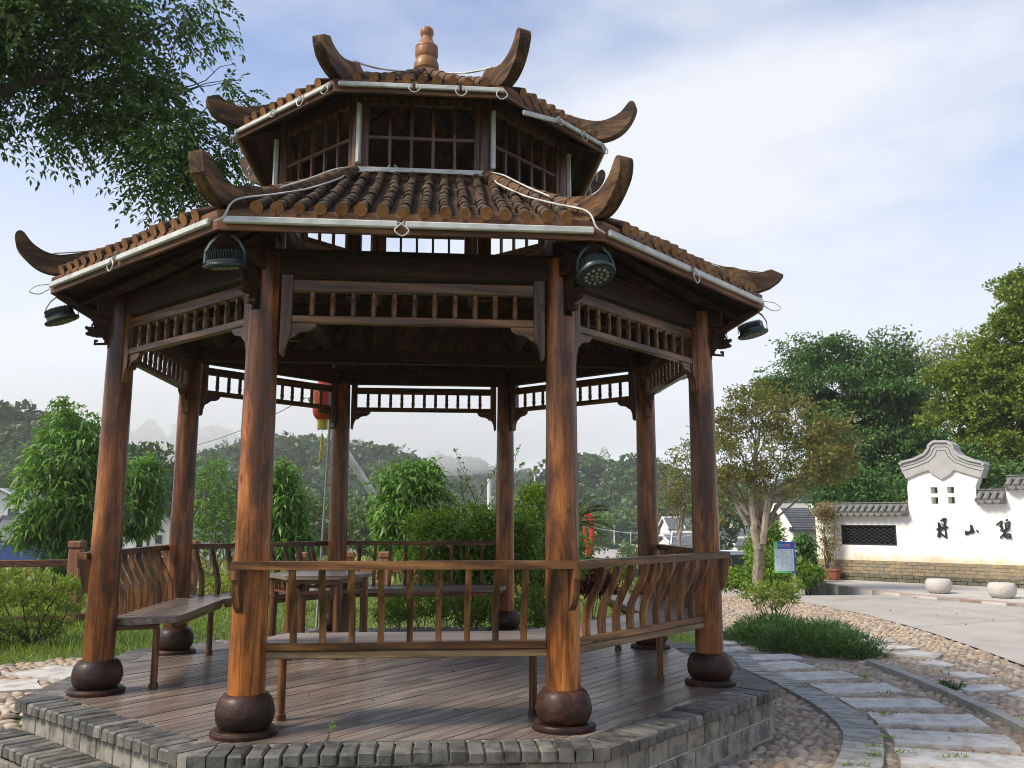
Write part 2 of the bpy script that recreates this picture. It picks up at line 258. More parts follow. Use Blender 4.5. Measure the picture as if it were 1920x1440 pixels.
MT['lantern_red'] = plain('lantern_red', (0.58, 0.04, 0.022), 0.5, 0.1, 12)
MT['lantern_gold'] = plain('lantern_gold', (0.62, 0.36, 0.06), 0.5, 0.3, 40)
MT['tassel'] = plain('tassel_yellow', (0.62, 0.52, 0.05), 0.7, 0.15, 40)
def lf(name, *cols, g=1.45, **k): MT[name] = leaf_mat(name, [(c[0]*g*1.22, c[1]*g*1.04, c[2]*g*0.8) for c in cols], **k)
lf('leaf_over', (0.022, 0.055, 0.02), (0.035, 0.085, 0.026), (0.055, 0.12, 0.034), (0.03, 0.07, 0.024), (0.085, 0.14, 0.03), trans=0.3, g=1.5)
lf('leaf_peach', (0.04, 0.10, 0.022), (0.075, 0.17, 0.035), (0.055, 0.13, 0.028), (0.11, 0.23, 0.05), trans=0.35)
lf('leaf_shrub', (0.05, 0.11, 0.025), (0.085, 0.17, 0.03), (0.12, 0.21, 0.04), (0.06, 0.13, 0.028))
lf('leaf_young', (0.15, 0.23, 0.045), (0.20, 0.26, 0.06), (0.12, 0.20, 0.04), (0.22, 0.24, 0.06))
lf('leaf_azalea', (0.11, 0.19, 0.04), (0.17, 0.25, 0.05), (0.09, 0.155, 0.035), (0.14, 0.21, 0.05))
lf('leaf_brown', (0.10, 0.13, 0.045), (0.07, 0.11, 0.036), (0.14, 0.145, 0.055), (0.085, 0.12, 0.04), (0.165, 0.15, 0.065), (0.12, 0.15, 0.05), g=1.3)
lf('leaf_dark', (0.022, 0.062, 0.022), (0.035, 0.092, 0.03), (0.055, 0.12, 0.034), (0.028, 0.075, 0.026), trans=0.25, g=1.65)
lf('leaf_camphor', (0.085, 0.15, 0.03), (0.13, 0.205, 0.04), (0.055, 0.11, 0.026), (0.165, 0.235, 0.05), trans=0.3, g=1.35)
lf('leaf_pale', (0.12, 0.18, 0.09), (0.16, 0.21, 0.10), (0.10, 0.15, 0.075))
lf('leaf_juniper', (0.025, 0.085, 0.018), (0.045, 0.125, 0.026), (0.035, 0.10, 0.02), (0.06, 0.135, 0.03), trans=0.15, g=0.95)
lf('leaf_cycad', (0.025, 0.06, 0.015), (0.045, 0.095, 0.02), (0.035, 0.075, 0.018), trans=0.2)
lf('leaf_maroon', (0.06, 0.014, 0.02), (0.09, 0.02, 0.03), (0.045, 0.012, 0.016))
lf('leaf_climber', (0.14, 0.15, 0.07), (0.20, 0.19, 0.10), (0.10, 0.13, 0.05), (0.17, 0.11, 0.06), (0.24, 0.23, 0.14))
MT['gap_dark'] = plain('dark_gap', (0.02, 0.016, 0.013), 0.9, 0.2)
lf('leaf_dry', (0.10, 0.075, 0.03), (0.14, 0.10, 0.045), (0.08, 0.10, 0.03), (0.12, 0.05, 0.03))
lf('leaf_forest', (0.022, 0.055, 0.022), (0.034, 0.078, 0.028), (0.05, 0.10, 0.034), (0.026, 0.062, 0.026), trans=0.2, blotch=0.06, g=1.55)
lf('leaf_forest_light', (0.05, 0.105, 0.03), (0.075, 0.135, 0.04), (0.06, 0.115, 0.034), trans=0.25, blotch=0.06)
lf('grass', (0.075, 0.145, 0.025), (0.11, 0.19, 0.035), (0.09, 0.16, 0.03), (0.14, 0.20, 0.05), trans=0.3)
lf('meadow', (0.09, 0.13, 0.035), (0.13, 0.155, 0.05), (0.07, 0.12, 0.03), (0.16, 0.16, 0.07), trans=0.25)

# ------------------------------------------------------------------ mesh helpers
class MB:
    def __init__(s): s.v = []; s.f = []; s.m = []
    def add(s, vs, fs, mi=0):
        o = len(s.v); s.v += [tuple(x) for x in vs]; s.f += [tuple(i+o for i in f) for f in fs]; s.m += [mi]*len(fs); return s
    def box(s, c, d, rz=0.0, ch=0.0, mi=0, mat=None):
        """box centred at c, size d; ch chamfers its edges"""
        hx, hy, hz = d[0]/2, d[1]/2, d[2]/2
        if ch <= 0:
            vs = [(x*hx, y*hy, z*hz) for x in (-1, 1) for y in (-1, 1) for z in (-1, 1)]
            fs = [(0, 1, 3, 2), (4, 6, 7, 5), (0, 4, 5, 1), (2, 3, 7, 6), (0, 2, 6, 4), (1, 5, 7, 3)]
        else:
            ch = min(ch, hx*0.8, hy*0.8, hz*0.8); vs = []; idx = {}
            for x in (-1, 1):
                for y in (-1, 1):
                    for z in (-1, 1):
                        for a in range(3):
                            p = [x*(hx-ch), y*(hy-ch), z*(hz-ch)]; p[a] = (x*hx, y*hy, z*hz)[a]
                            idx[(x, y, z, a)] = len(vs); vs.append(tuple(p))
            fs = []
            for a in range(3):
                b_, c_ = (a+1) % 3, (a+2) % 3
                for sg in (-1, 1):
                    q = []
                    for (p1, p2) in ((-1, -1), (1, -1), (1, 1), (-1, 1)):
                        k = [0, 0, 0]; k[a] = sg; k[b_] = p1; k[c_] = p2; q.append(idx[(k[0], k[1], k[2], a)])
                    fs.append(tuple(q if sg > 0 else q[::-1]))
                for p1 in (-1, 1):
                    for p2 in (-1, 1):
                        q = []
                        for (sg, ax) in ((-1, b_), (1, b_), (1, c_), (-1, c_)):
                            k = [0, 0, 0]; k[a] = sg; k[b_] = p1; k[c_] = p2; q.append(idx[(k[0], k[1], k[2], ax)])
                        fs.append(tuple(q if p1*p2 < 0 else q[::-1]))
            for x in (-1, 1):
                for y in (-1, 1):
                    for z in (-1, 1):
                        t = [idx[(x, y, z, a)] for a in range(3)]
                        fs.append(tuple(t if x*y*z > 0 else t[::-1]))
        cr, sr = math.cos(rz), math.sin(rz)
        vs = [(v[0]*cr-v[1]*sr, v[0]*sr+v[1]*cr, v[2]) for v in vs]
        if mat is not None: vs = [tuple(mat @ Vector(v)) for v in vs]
        return s.add([(v[0]+c[0], v[1]+c[1], v[2]+c[2]) for v in vs], fs, mi)
    def beam(s, a, b, wd, h, up=(0, 0, 1), ch=0.0, mi=0):
        a, b = Vector(a), Vector(b); x = (b-a); ln = x.length; x.normalize(); up = Vector(up)
        y = up.cross(x)
        if y.length < 1e-4: y = Vector((0, 1, 0)).cross(x)
        y.normalize(); z = x.cross(y)
        m = Matrix((x, y, z)).transposed()
        return s.box(tuple((a+b)/2), (ln, wd, h), 0, ch, mi, m)
    def tube(s, pts, rad, n=8, caps=True, mi=0, mcap=None):
        pts = [Vector(p) for p in pts]; k = len(pts)
        if not hasattr(rad, '__len__'): rad = [rad]*k
        o = len(s.v); t0 = (pts[1]-pts[0]).normalized(); ref = Vector((0, 0, 1)) if abs(t0.z) < 0.9 else Vector((1, 0, 0))
        u = t0.cross(ref).normalized()
        for i, p in enumerate(pts):
            t = (pts[min(i+1, k-1)]-pts[max(i-1, 0)]).normalized(); u = (u-t*u.dot(t)).normalized(); v = t.cross(u)
            for j in range(n):
                a = 2*PI*j/n; s.v.append(tuple(p+(u*math.cos(a)+v*math.sin(a))*rad[i]))
        for i in range(k-1):
            for j in range(n):
                s.f.append((o+i*n+j, o+i*n+(j+1) % n, o+(i+1)*n+(j+1) % n, o+(i+1)*n+j)); s.m.append(mi)
        if caps:
            s.f.append(tuple(o+j for j in range(n))[::-1]); s.m.append(mi if mcap is None else mcap)
            s.f.append(tuple(o+(k-1)*n+j for j in range(n))); s.m.append(mi)
        return s
    def lathe(s, prof, c=(0, 0, 0), n=20, mi=0, caps=True):
        o = len(s.v); k = len(prof)
        for r, z in prof:
            for j in range(n):
                a = 2*PI*j/n; s.v.append((c[0]+r*math.cos(a), c[1]+r*math.sin(a), c[2]+z))
        for i in range(k-1):
            for j in range(n):
                s.f.append((o+i*n+j, o+i*n+(j+1) % n, o+(i+1)*n+(j+1) % n, o+(i+1)*n+j)); s.m.append(mi)
        if caps:
            s.f.append(tuple(o+j for j in range(n))[::-1]); s.m.append(mi); s.f.append(tuple(o+(k-1)*n+j for j in range(n))); s.m.append(mi)
        return s
    def prism(s, poly, f0, f1, mi=0):
        """poly: 2D points; f0/f1 turn a 2D point into the two 3D faces"""
        n = len(poly); o = len(s.v); s.v += [tuple(f0(*p)) for p in poly]+[tuple(f1(*p)) for p in poly]
        s.f.append(tuple(o+i for i in range(n))[::-1]); s.f.append(tuple(o+n+i for i in range(n))); s.m += [mi, mi]
        for i in range(n): s.f.append((o+i, o+(i+1) % n, o+n+(i+1) % n, o+n+i)); s.m.append(mi)
        return s
    def mesh(s, name, mats, smooth=35, fix=False):
        me = bpy.data.meshes.new(name); me.from_pydata(s.v, [], s.f)
        for m in (mats if isinstance(mats, (list, tuple)) else [mats]): me.materials.append(MT[m] if isinstance(m, str) else m)
        if any(s.m): me.polygons.foreach_set('material_index', s.m)
        if fix:
            bm = bmesh.new(); bm.from_mesh(me); bmesh.ops.recalc_face_normals(bm, faces=bm.faces); bm.to_mesh(me); bm.free()
        if smooth:
            me.polygons.foreach_set('use_smooth', [True]*len(me.polygons)); me.set_sharp_from_angle(angle=math.radians(smooth))
        me.update(); return me
    def build(s, name, mats, parent=None, smooth=35, loc=(0, 0, 0), rz=0.0, fix=True):
        return obj(name, s.mesh(name, mats, smooth, fix), parent, loc, rz)
def obj(name, me, parent=None, loc=(0, 0, 0), rz=0.0):
    o = bpy.data.objects.new(name, me); COL.objects.link(o); o.parent = parent; o.location = loc; o.rotation_euler = (0, 0, rz); return o
def tag(o, label=None, cat=None, group=None, kind=None):
    if label: o['label'] = label
    if cat: o['category'] = cat
    if group: o['group'] = group
    if kind: o['kind'] = kind
    return o
def empty(name, loc=(0, 0, 0), rz=0.0, parent=None):
    e = bpy.data.objects.new(name, None); COL.objects.link(e); e.location = loc; e.rotation_euler = (0, 0, rz); e.parent = parent
    e.empty_display_size = 0.1; return e
def np_mesh(name, V, faces_list, mats, smooth=False, mi=None):
    """big meshes from numpy: V (n,3); faces_list: list of (m,k) index arrays"""
    me = bpy.data.meshes.new(name); nv = len(V)
    loops = np.concatenate([f.ravel() for f in faces_list]).astype(np.int32)
    tot = np.concatenate([np.full(len(f), f.shape[1], np.int32) for f in faces_list]); st = np.concatenate([[0], np.cumsum(tot)[:-1]]).astype(np.int32)
    me.vertices.add(nv); me.vertices.foreach_set('co', np.ascontiguousarray(V, np.float32).ravel())
    me.loops.add(len(loops)); me.loops.foreach_set('vertex_index', loops)
    me.polygons.add(len(tot)); me.polygons.foreach_set('loop_start', st); me.polygons.foreach_set('loop_total', tot)
    for m in (mats if isinstance(mats, (list, tuple)) else [mats]): me.materials.append(MT[m] if isinstance(m, str) else m)
    if mi is not None: me.polygons.foreach_set('material_index', np.asarray(mi, np.int32))
    if smooth: me.polygons.foreach_set('use_smooth', np.ones(len(tot), bool))
    me.update(calc_edges=True); return me
RNG = np.random.default_rng(7)
def unit(a): return a/np.maximum(np.linalg.norm(a, axis=-1, keepdims=True), 1e-9)
def leaf_arrays(P, A, Ln, Wd, rng, droop=0.0, seg=1, fold=0.25):
    """leaves at P along A (length Ln, width Wd). seg 1: a folded rhombus (2 tris); seg 2: a bent leaf (2 tris + quad)"""
    n = len(P); A = unit(A); Z = rng.normal(size=(n, 3))*0.6+np.array([0, 0, 1.0]); S = unit(np.cross(A, Z)); Nn = np.cross(S, A)
    Ln = np.broadcast_to(np.asarray(Ln, float), (n,))[:, None]; Wd = np.broadcast_to(np.asarray(Wd, float), (n,))[:, None]
    if seg == 1:
        tip = P+A*Ln+np.array([0, 0, -1.0])*droop*Ln; mid = P+A*Ln*0.45
        l = mid+S*Wd/2+Nn*Wd*fold; r = mid-S*Wd/2+Nn*Wd*fold
        V = np.stack([P, l, tip, r], 1).reshape(-1, 3); b = np.arange(n)[:, None]*4
        return V, [np.concatenate([b+np.array([[0, 2, 1]]), b+np.array([[0, 3, 2]])], 0)]
    dz = np.array([0, 0, -1.0]); m1 = P+A*Ln*0.33; m2 = P+A*Ln*0.66+dz*droop*Ln*0.28; tip = P+A*Ln*0.9+dz*droop*Ln*0.75
    V = np.stack([P, m1+S*Wd/2, m1-S*Wd/2, m2+S*Wd*0.42, m2-S*Wd*0.42, tip], 1).reshape(-1, 3); b = np.arange(n)[:, None]*6
    return V, [np.concatenate([b+np.array([[0, 2, 1]]), b+np.array([[3, 4, 5]])], 0), b+np.array([[1, 2, 4, 3]])]
def merge_arrays(parts):
    V = []; F = {}; o = 0
    for v, fl in parts:
        for f in fl: F.setdefault(f.shape[1], []).append(f+o)
        V.append(v); o += len(v)
    return np.concatenate(V), [np.concatenate(f) for f in F.values()]
# ------------------------------------------------------------------ terrain
G0 = -0.36
def sst(a, b, x):
    t = np.clip((np.asarray(x, float)-a)/(b-a), 0, 1); return t*t*(3-2*t)
def ground_z(x, y):
    """height of the ground sheet: level round the pavilion, dropping to the valley beyond the garden"""
    x = np.asarray(x, float); y = np.asarray(y, float)
    z = G0+0.18*sst(-1.2, -2.7, x)*sst(-2.0, -0.6, y)+0.10*sst(1.8, 3.0, y)*sst(2.4, 0.5, x)*(1-sst(-1.2, -2.7, x))
    d = np.hypot(x-CAM[0], y-CAM[1]); phi = np.degrees(np.arctan2(x-CAM[0], y-CAM[1]))
    east = sst(19, 24, phi); mid = sst(-6, 6, phi)
    drop_w = -3.4*sst(14, 100, d); drop_m = -7.6*sst(15, 120, d)-1.0*sst(120, 220, d)
    drop = drop_w*(1-mid)+drop_m*mid
    drop_e = -0.6*sst(19, 24, d)-5.0*sst(34, 90, d)
    drop = drop*(1-east)+drop_e*east
    back = sst(100, 140, np.abs(phi))
    return z+drop*(1-back)-0.32*sst(9.2, 13.0, y)*sst(3.5, 5.0, x)
def rdz(x, y): return -0.28*float(sst(9.6, 13.2, y))
phis = np.radians(np.concatenate([np.arange(-180, -60, 6), np.arange(-60, 60, 1.0), np.arange(60, 180, 6)]))
rad = np.concatenate([[0.0], np.arange(1, 20, 0.5), np.arange(20, 60, 2.0), np.arange(60, 260, 8.0), [300, 360, 430, 520, 600]])
V = []; 
for r in rad:
    x = CAM[0]+r*np.sin(phis); y = CAM[1]+r*np.cos(phis); V.append(np.stack([x, y, ground_z(x, y)], 1))
V = np.concatenate(V); n = len(phis); F = []
for i in range(len(rad)-1):
    a = np.arange(n); b = (a+1) % n; F.append(np.stack([i*n+a, i*n+b, (i+1)*n+b, (i+1)*n+a], 1))
def grassy():
    m, N, L, b, o = new_mat('ground_grass_soil')
    tcn = N('ShaderNodeTexCoord'); n1 = N('ShaderNodeTexNoise', {'Scale': 0.35, 'Detail': 8.0, 'Roughness': 0.7}); L(tcn.outputs['Object'], n1.inputs['Vector'])
    r = ramp(N, [(0.3, (0.05, 0.085, 0.02)), (0.5, (0.085, 0.12, 0.03)), (0.68, (0.12, 0.13, 0.05)), (0.8, (0.13, 0.11, 0.06))]); L(n1.outputs['Fac'], r.inputs[0]); L(r.outputs[0], b.inputs['Base Color'])
    b.inputs['Roughness'].default_value = 0.95
    n2 = N('ShaderNodeTexNoise', {'Scale': 14.0, 'Detail': 6.0}); L(tcn.outputs['Object'], n2.inputs['Vector']); bp = N('ShaderNodeBump', {'Strength': 0.6, 'Distance': 0.05}); L(n2.outputs['Fac'], bp.inputs['Height']); L(bp.outputs[0], b.inputs['Normal'])
    return m
MT['ground'] = grassy()
tag(obj('ground', np_mesh('ground', V, F, 'ground', True)), kind='structure')

def sheet(name, poly, z, mat, thick=0.05, kind='structure', zf=None):
    m = MB(); zf = zf or (lambda x, y: z)
    m.prism(poly, lambda x, y: (x, y, zf(x, y)-thick), lambda x, y: (x, y, zf(x, y))); o = m.build(name, mat, None, 0)
    if kind: tag(o, kind=kind)
    return o
# ------------------------------------------------------------------ road, path bed, apron before the white wall
near = [(6.12, 1.82), (6.32, 2.77), (6.62, 4.62), (6.75, 6.56), (6.55, 8.77), (6.3, 10.84), (6.0, 13.4)]
AZ = -0.29
kerb_line = [tuple(onz(u, v, AZ)[:2]) for u, v in ((1494, 1077), (1499, 1084), (1512, 1089), (1540, 1093.5), (1567, 1097), (1616, 1104), (1680, 1112), (1738, 1118), (1857, 1128), (1920, 1133))]
kd = np.array(kerb_line[-1])-np.array(kerb_line[-2]); kd /= np.linalg.norm(kd); kerb_line += [tuple(np.array(kerb_line[-1])+kd*1.5), tuple(np.array(kerb_line[-1])+kd*4.0)]
rows_ = []
for i_ in range(41):
    yy = -4.0+i_*0.5; xl = float(np.interp(yy, [-4.0, 0.4]+[p[1] for p in near]+[16.5], [5.58, 5.95]+[p[0] for p in near]+[5.2])); rows_.append([(xl+(15.5-xl)*j/12, yy, G0+0.022+rdz(0, yy)) for j in range(13)])
Vr = np.array([p for r in rows_ for p in r]); Fr = np.array([(i*13+j, i*13+j+1, (i+1)*13+j+1, (i+1)*13+j) for i in range(40) for j in range(12)])
road_o = obj('road', np_mesh('road', Vr, [Fr], 'road', False)); tag(road_o, kind='structure')
MT['joint'] = plain('road_joint', (0.20, 0.18, 0.155), 0.95, 0.2, 3)
for (xa, ya), (xb, yb) in (((6.7, 5.0), (10.9, 6.6)), ((6.5, 8.9), (9.4, 9.4)), ((6.15, 1.6), (11.6, 3.4)), ((8.2, -3), (8.9, 5.5)), ((8.9, 5.8), (8.3, 10.6))):
    a, b = Vector((xa, ya, 0)), Vector((xb, yb, 0)); d = (b-a).normalized(); nn_ = Vector((-d.y, d.x, 0))*0.005; vs_ = []
    for i in range(13): p = a+(b-a)*i/12+Vector((0.0, 0.0, 0)); zz = G0+0.026+rdz(0, p.y); vs_ += [(p.x+nn_.x, p.y+nn_.y, zz), (p.x-nn_.x, p.y-nn_.y, zz)]
    mj = MB(); mj.add(vs_, [(2*i, 2*i+1, 2*i+3, 2*i+2) for i in range(12)]); mj.build('joint', 'joint', road_o, 0, fix=False)
path_poly = [(0.2, -4.0), (5.58, -4.0), (5.93, 0.4)]+[(x-0.02, y) for x, y in near]+[(4.6, 13.2), (4.4, 8.0), (3.9, 5.6), (3.1, 3.1), (2.2, 1.6), (2.2, -1.0), (1.0, -2.2), (0.2, -2.4)]
path = sheet('path', path_poly, G0+0.010, 'bed', 0.05, 'structure', lambda x, y: G0+0.010+rdz(x, y))
lz = lambda x, y: float(ground_z(x, y))+0.012
lpath = sheet('garden_path', [(-3.9, -2.4), (-2.2, -1.6), (-2.35, -0.2), (-2.3, 1.2), (-3.25, 1.72), (-4.2, 0.85), (-5.2, 0.2), (-5.2, -1.6)], 0, 'bed', 0.05, 'structure', lz)
rk = random.Random(21)
def inpoly(x, y, P):
    c = False; n = len(P); j = n-1
    for i in range(n):
        if (P[i][1] > y) != (P[j][1] > y) and x < (P[j][0]-P[i][0])*(y-P[i][1])/(P[j][1]-P[i][1])+P[i][0]: c = not c
        j = i
    return c
def npin(X, Y, P):
    c = np.zeros(len(X), bool); n = len(P); j = n-1
    for i in range(n):
        yi, yj, xi, xj = P[i][1], P[j][1], P[i][0], P[j][0]
        if yi != yj: c ^= ((yi > Y) != (yj > Y)) & (X < (xj-xi)*(Y-yi)/(yj-yi)+xi)
        j = i
    return c
def grow(P, d):
    cx = sum(p[0] for p in P)/len(P); cy = sum(p[1] for p in P)/len(P)
    return [(x+(x-cx)/math.hypot(x-cx, y-cy)*d, y+(y-cy)/math.hypot(x-cx, y-cy)*d) for x, y in P]
SLABS = [[(3.46, 2.56), (3.98, 2.62), (4.02, 2.30), (3.34, 2.18)], [(3.29, 2.0), (3.84, 2.14), (3.93, 1.77), (3.21, 1.56)], [(3.36, 1.44), (4.06, 1.54), (4.12, 1.14), (3.40, 1.05)], [(3.49, 0.89), (4.19, 0.89), (4.18, 0.46), (3.47, 0.45)], [(3.48, 0.27), (4.22, 0.20), (4.19, -0.14), (3.45, -0.10)], [(3.46, -0.28), (4.22, -0.41), (4.13, -0.78), (3.38, -0.64)], [(3.35, -0.79), (4.08, -1.02), (3.96, -1.38), (3.23, -1.16)], [(3.16, -1.28), (3.88, -1.56), (3.74, -1.92), (3.02, -1.65)],
         [(3.25, 3.05), (3.6, 3.2), (3.62, 2.95), (3.2, 2.75)], [(3.4, 3.6), (3.75, 3.75), (3.8, 3.5), (3.35, 3.32)]]
FSLABS = [[(5.2, 5.7), (5.75, 5.75), (5.77, 5.4), (5.22, 5.35)], [(5.1, 4.98), (5.67, 4.95), (5.68, 4.62), (5.12, 4.55)], [(5.15, 4.36), (5.65, 4.33), (5.62, 4.0), (5.12, 4.02)], [(5.12, 3.76), (5.63, 3.75), (5.67, 3.5), (5.1, 3.38)], [(5.15, 3.2), (5.57, 3.2), (5.65, 2.95), (5.2, 2.87)], [(5.15, 2.58), (5.47, 2.76), (5.69, 2.55), (5.42, 2.24)], [(5.1, 2.0), (5.37, 2.1), (5.38, 1.80), (5.2, 1.68)], [(5.0, 1.42), (5.32, 1.41), (5.36, 1.14), (5.05, 1.08)], [(4.72, 0.74), (5.2, 0.77), (5.15, 0.52), (4.74, 0.50)], [(4.97, 0.34), (5.27, 0.55), (5.42, 0.40), (5.06, 0.12)]]
LSLABS = [[(-3.42, 0.66), (-3.2, 1.10), (-2.62, 0.82), (-2.72, 0.37)], [(-3.85, 0.30), (-3.05, 0.42), (-2.82, 0.02), (-3.5, -0.22)], [(-3.9, -0.4), (-3.2, -0.45), (-2.95, -0.85), (-3.6, -1.0)]]
def rough_edge(P, rr_, amp=0.008):
    out_ = []
    for i in range(len(P)):
        a, b = np.array(P[i]), np.array(P[(i+1) % len(P)]); nseg = max(2, int(np.linalg.norm(b-a)/0.07))
        for j in range(nseg): q = a+(b-a)*j/nseg; out_.append((q[0]+rr_.uniform(-amp, amp), q[1]+rr_.uniform(-amp, amp)))
    return out_
for P in SLABS+FSLABS:
    P = rough_edge(P, rk)
    o = MB().prism(P, lambda x, y: (x, y, G0-0.02), lambda x, y: (x, y, G0+0.038+rk.uniform(-0.0, 0.0))).build('stone_slab', 'slab', path, 0)
for P in LSLABS:
    P = rough_edge(P, rk)
    z = lz(*P[0])+0.03
    MB().prism(P, lambda x, y: (x, y, z-0.05), lambda x, y: (x, y, z)).build('stone_slab', 'slab', lpath, 0)
# band of grey pavers curving round the platform
inner = [(3.30, 2.6), (3.14, 1.75), (3.19, 0.91), (3.18, 0.5), (3.17, 0.09), (3.13, -0.31), (3.07, -0.63), (2.99, -0.91), (2.87, -1.17), (2.68, -1.53), (2.45, -1.9)]
outer = [(3.50, 2.56), (3.36, 1.72), (3.42, 0.95), (3.44, 0.5), (3.42, 0.10), (3.385, -0.36), (3.31, -0.73), (3.22, -1.02), (3.09, -1.30), (2.90, -1.67), (2.66, -2.05)]
def resample(P, n):
    P = np.array(P); d = np.concatenate([[0], np.cumsum(np.hypot(*np.diff(P, axis=0).T))]); s = np.linspace(0, d[-1], n); return np.stack([np.interp(s, d, P[:, 0]), np.interp(s, d, P[:, 1])], 1)
NPV = 46; ri, ro = resample(inner, NPV+1), resample(outer, NPV+1)
for i in range(NPV):
    q = [ri[i], ro[i], ro[i+1], ri[i+1]]; c = sum(q)/4; q = [tuple(c+(p-c)*np.array([0.985, 0.985])) for p in q]
    v = np.array(q[1])-np.array(q[2]); 
    zz = G0+0.046+rk.uniform(-0.003, 0.003); g_ = 0.05
    q = [tuple(np.array(q[0])*(1-g_)+np.array(q[3])*g_), tuple(np.array(q[1])*(1-g_)+np.array(q[2])*g_), tuple(np.array(q[2])*(1-g_)+np.array(q[1])*g_), tuple(np.array(q[3])*(1-g_)+np.array(q[0])*g_)]
    MB().prism(q, lambda x, y: (x, y, zz-0.06), lambda x, y: (x, y, zz)).build('paver', 'paver', path, 0)
band = inner+outer[::-1]
# stone kerb strip between the two paths
kp = [(4.58, 1.98), (4.56, 1.4), (4.52, 0.7), (4.45, 0.0), (4.33, -0.85), (4.15, -1.7), (3.9, -2.5)]
KP = resample(kp, 9); kerbpolys = []
for i in range(8):
    a, b = KP[i], KP[i+1]; t = (b-a)/np.linalg.norm(b-a); nrm = np.array([-t[1], t[0]]); a2, b2 = a+t*0.004, b-t*0.004
    P = [tuple(a2+nrm*0.05), tuple(b2+nrm*0.05), tuple(b2-nrm*0.05), tuple(a2-nrm*0.05)]; kerbpolys.append(P)
    MB().prism(P, lambda x, y: (x, y, G0-0.05), lambda x, y: (x, y, G0+0.07)).build('kerb_stone', 'kerb', path, 0)
# river cobbles bedded in cement
def cobble_template(seed):
    r = np.random.default_rng(seed); V = []; nr, ns = 3, 8
    for i in range(nr):
        th = (PI/2)*i/nr
        for j in range(ns): a = 2*PI*j/ns; V.append((math.cos(a)*math.cos(th), math.sin(a)*math.cos(th), math.sin(th)))
    V.append((0, 0, 1.0)); V = np.array(V); V[:, :2] *= (1+r.normal(0, 0.07, (len(V), 1)))
    F4 = [(i*ns+j, i*ns+(j+1) % ns, (i+1)*ns+(j+1) % ns, (i+1)*ns+j) for i in range(nr-1) for j in range(ns)]
    F3 = [((nr-1)*ns+j, (nr-1)*ns+(j+1) % ns, nr*ns) for j in range(ns)]
    return V, np.array(F4), np.array(F3)
TEMPL = [cobble_template(s) for s in range(6)]
plat_poly = [(x, y) for x, y in [(2.70*math.cos(-PI/2-PI/8+i*PI/4+0.024), 2.70*math.sin(-PI/2-PI/8+i*PI/4+0.024)) for i in range(8)]]
def scatter(poly, excl, step, rng):
    xs = [p[0] for p in poly]; ys = [p[1] for p in poly]; gx = np.arange(min(xs), max(xs), step); gy = np.arange(min(ys), max(ys), step*0.72)
    X, Y = np.meshgrid(gx, gy); X = X+(np.arange(len(gy))[:, None] % 2)*step/2; X = X+rng.uniform(-0.26, 0.26, X.shape)*step; Y = Y+rng.uniform(-0.24, 0.24, Y.shape)*step
    X, Y = X.ravel(), Y.ravel(); k = npin(X, Y, poly)
    for e in excl: k &= ~npin(X, Y, e)
    return X[k], Y[k]
rc = np.random.default_rng(5)
ex = [grow(s, 0.035) for s in SLABS+FSLABS]+[band]+kerbpolys+[plat_poly]
X, Y = scatter(path_poly, ex, 0.083, rc)
inbed = npin(X, Y, [(3.25, 2.9), (5.0, 5.9), (5.1, 3.6), (4.95, 2.5), (4.4, 2.0), (3.6, 2.3)])    # planted bed under the juniper
X, Y = X[~inbed], Y[~inbed]
dc = np.hypot(X-CAM[0], Y-CAM[1]); vis = (Y > -4.0); X, Y, dc = X[vis], Y[vis], dc[vis]
# those that show largest first
u_ok = []
for x, y, d in zip(X, Y, dc):
    w_ = (np.array([x, y, G0])-CAM); dep = w_@_F; u = 960+FPX*(w_@_R)/dep; v = 720-FPX*(w_@_U)/dep; u_ok.append(-20 < u < 1940 and v < 1450)
u_ok = np.array(u_ok); order = np.argsort(np.where(u_ok, dc, dc+1000)); single = set(order[:300].tolist())
cob_me = []
for Vt, F4, F3 in TEMPL:
    cob_me.append(np_mesh('cobble', Vt, [F4, F3], 'cobble', True))
mass = []
for i in range(len(X)):
    sx, sy, sz = rc.uniform(0.036, 0.054), rc.uniform(0.026, 0.036), rc.uniform(0.020, 0.032); a = rc.normal(0.15, 0.5)
    if i in single:
        o = obj('cobble', cob_me[rc.integers(6)], path, (X[i], Y[i], G0+0.004+rdz(X[i], Y[i])), a); o.scale = (sx, sy, sz); o.rotation_euler = (rc.normal(0, 0.12), rc.normal(0, 0.12), a)
    else:
        Vt, F4, F3 = TEMPL[rc.integers(6)]; v = Vt*np.array([sx, sy, sz]); ca, sa = math.cos(a), math.sin(a)
        mass.append((np.stack([v[:, 0]*ca-v[:, 1]*sa+X[i], v[:, 0]*sa+v[:, 1]*ca+Y[i], v[:, 2]+G0+0.004+rdz(X[i], Y[i])], 1), [F4, F3]))
V, F = merge_arrays(mass); o = obj('cobbles', np_mesh('cobbles', V, F, 'cobble_mass', True), path); o['kind'] = 'stuff'
mass = []
lp = [(-3.9, -2.3), (-2.2, -1.6), (-2.35, -0.2), (-2.3, 1.2), (-3.2, 1.66), (-4.2, 0.85), (-5.0, 0.2), (-5.0, -1.6)]
X, Y = scatter(lp, [grow(s, 0.03) for s in LSLABS]+[plat_poly], 0.10, rc)
for i in range(len(X)):
    Vt, F4, F3 = TEMPL[rc.integers(6)]; v = Vt*np.array([rc.uniform(0.045, 0.07), rc.uniform(0.03, 0.042), rc.uniform(0.02, 0.034)]); a = rc.normal(0.1, 0.4); ca, sa = math.cos(a), math.sin(a)
    mass.append((np.stack([v[:, 0]*ca-v[:, 1]*sa+X[i], v[:, 0]*sa+v[:, 1]*ca+Y[i], v[:, 2]+lz(X[i], Y[i])-0.004], 1), [F4, F3]))
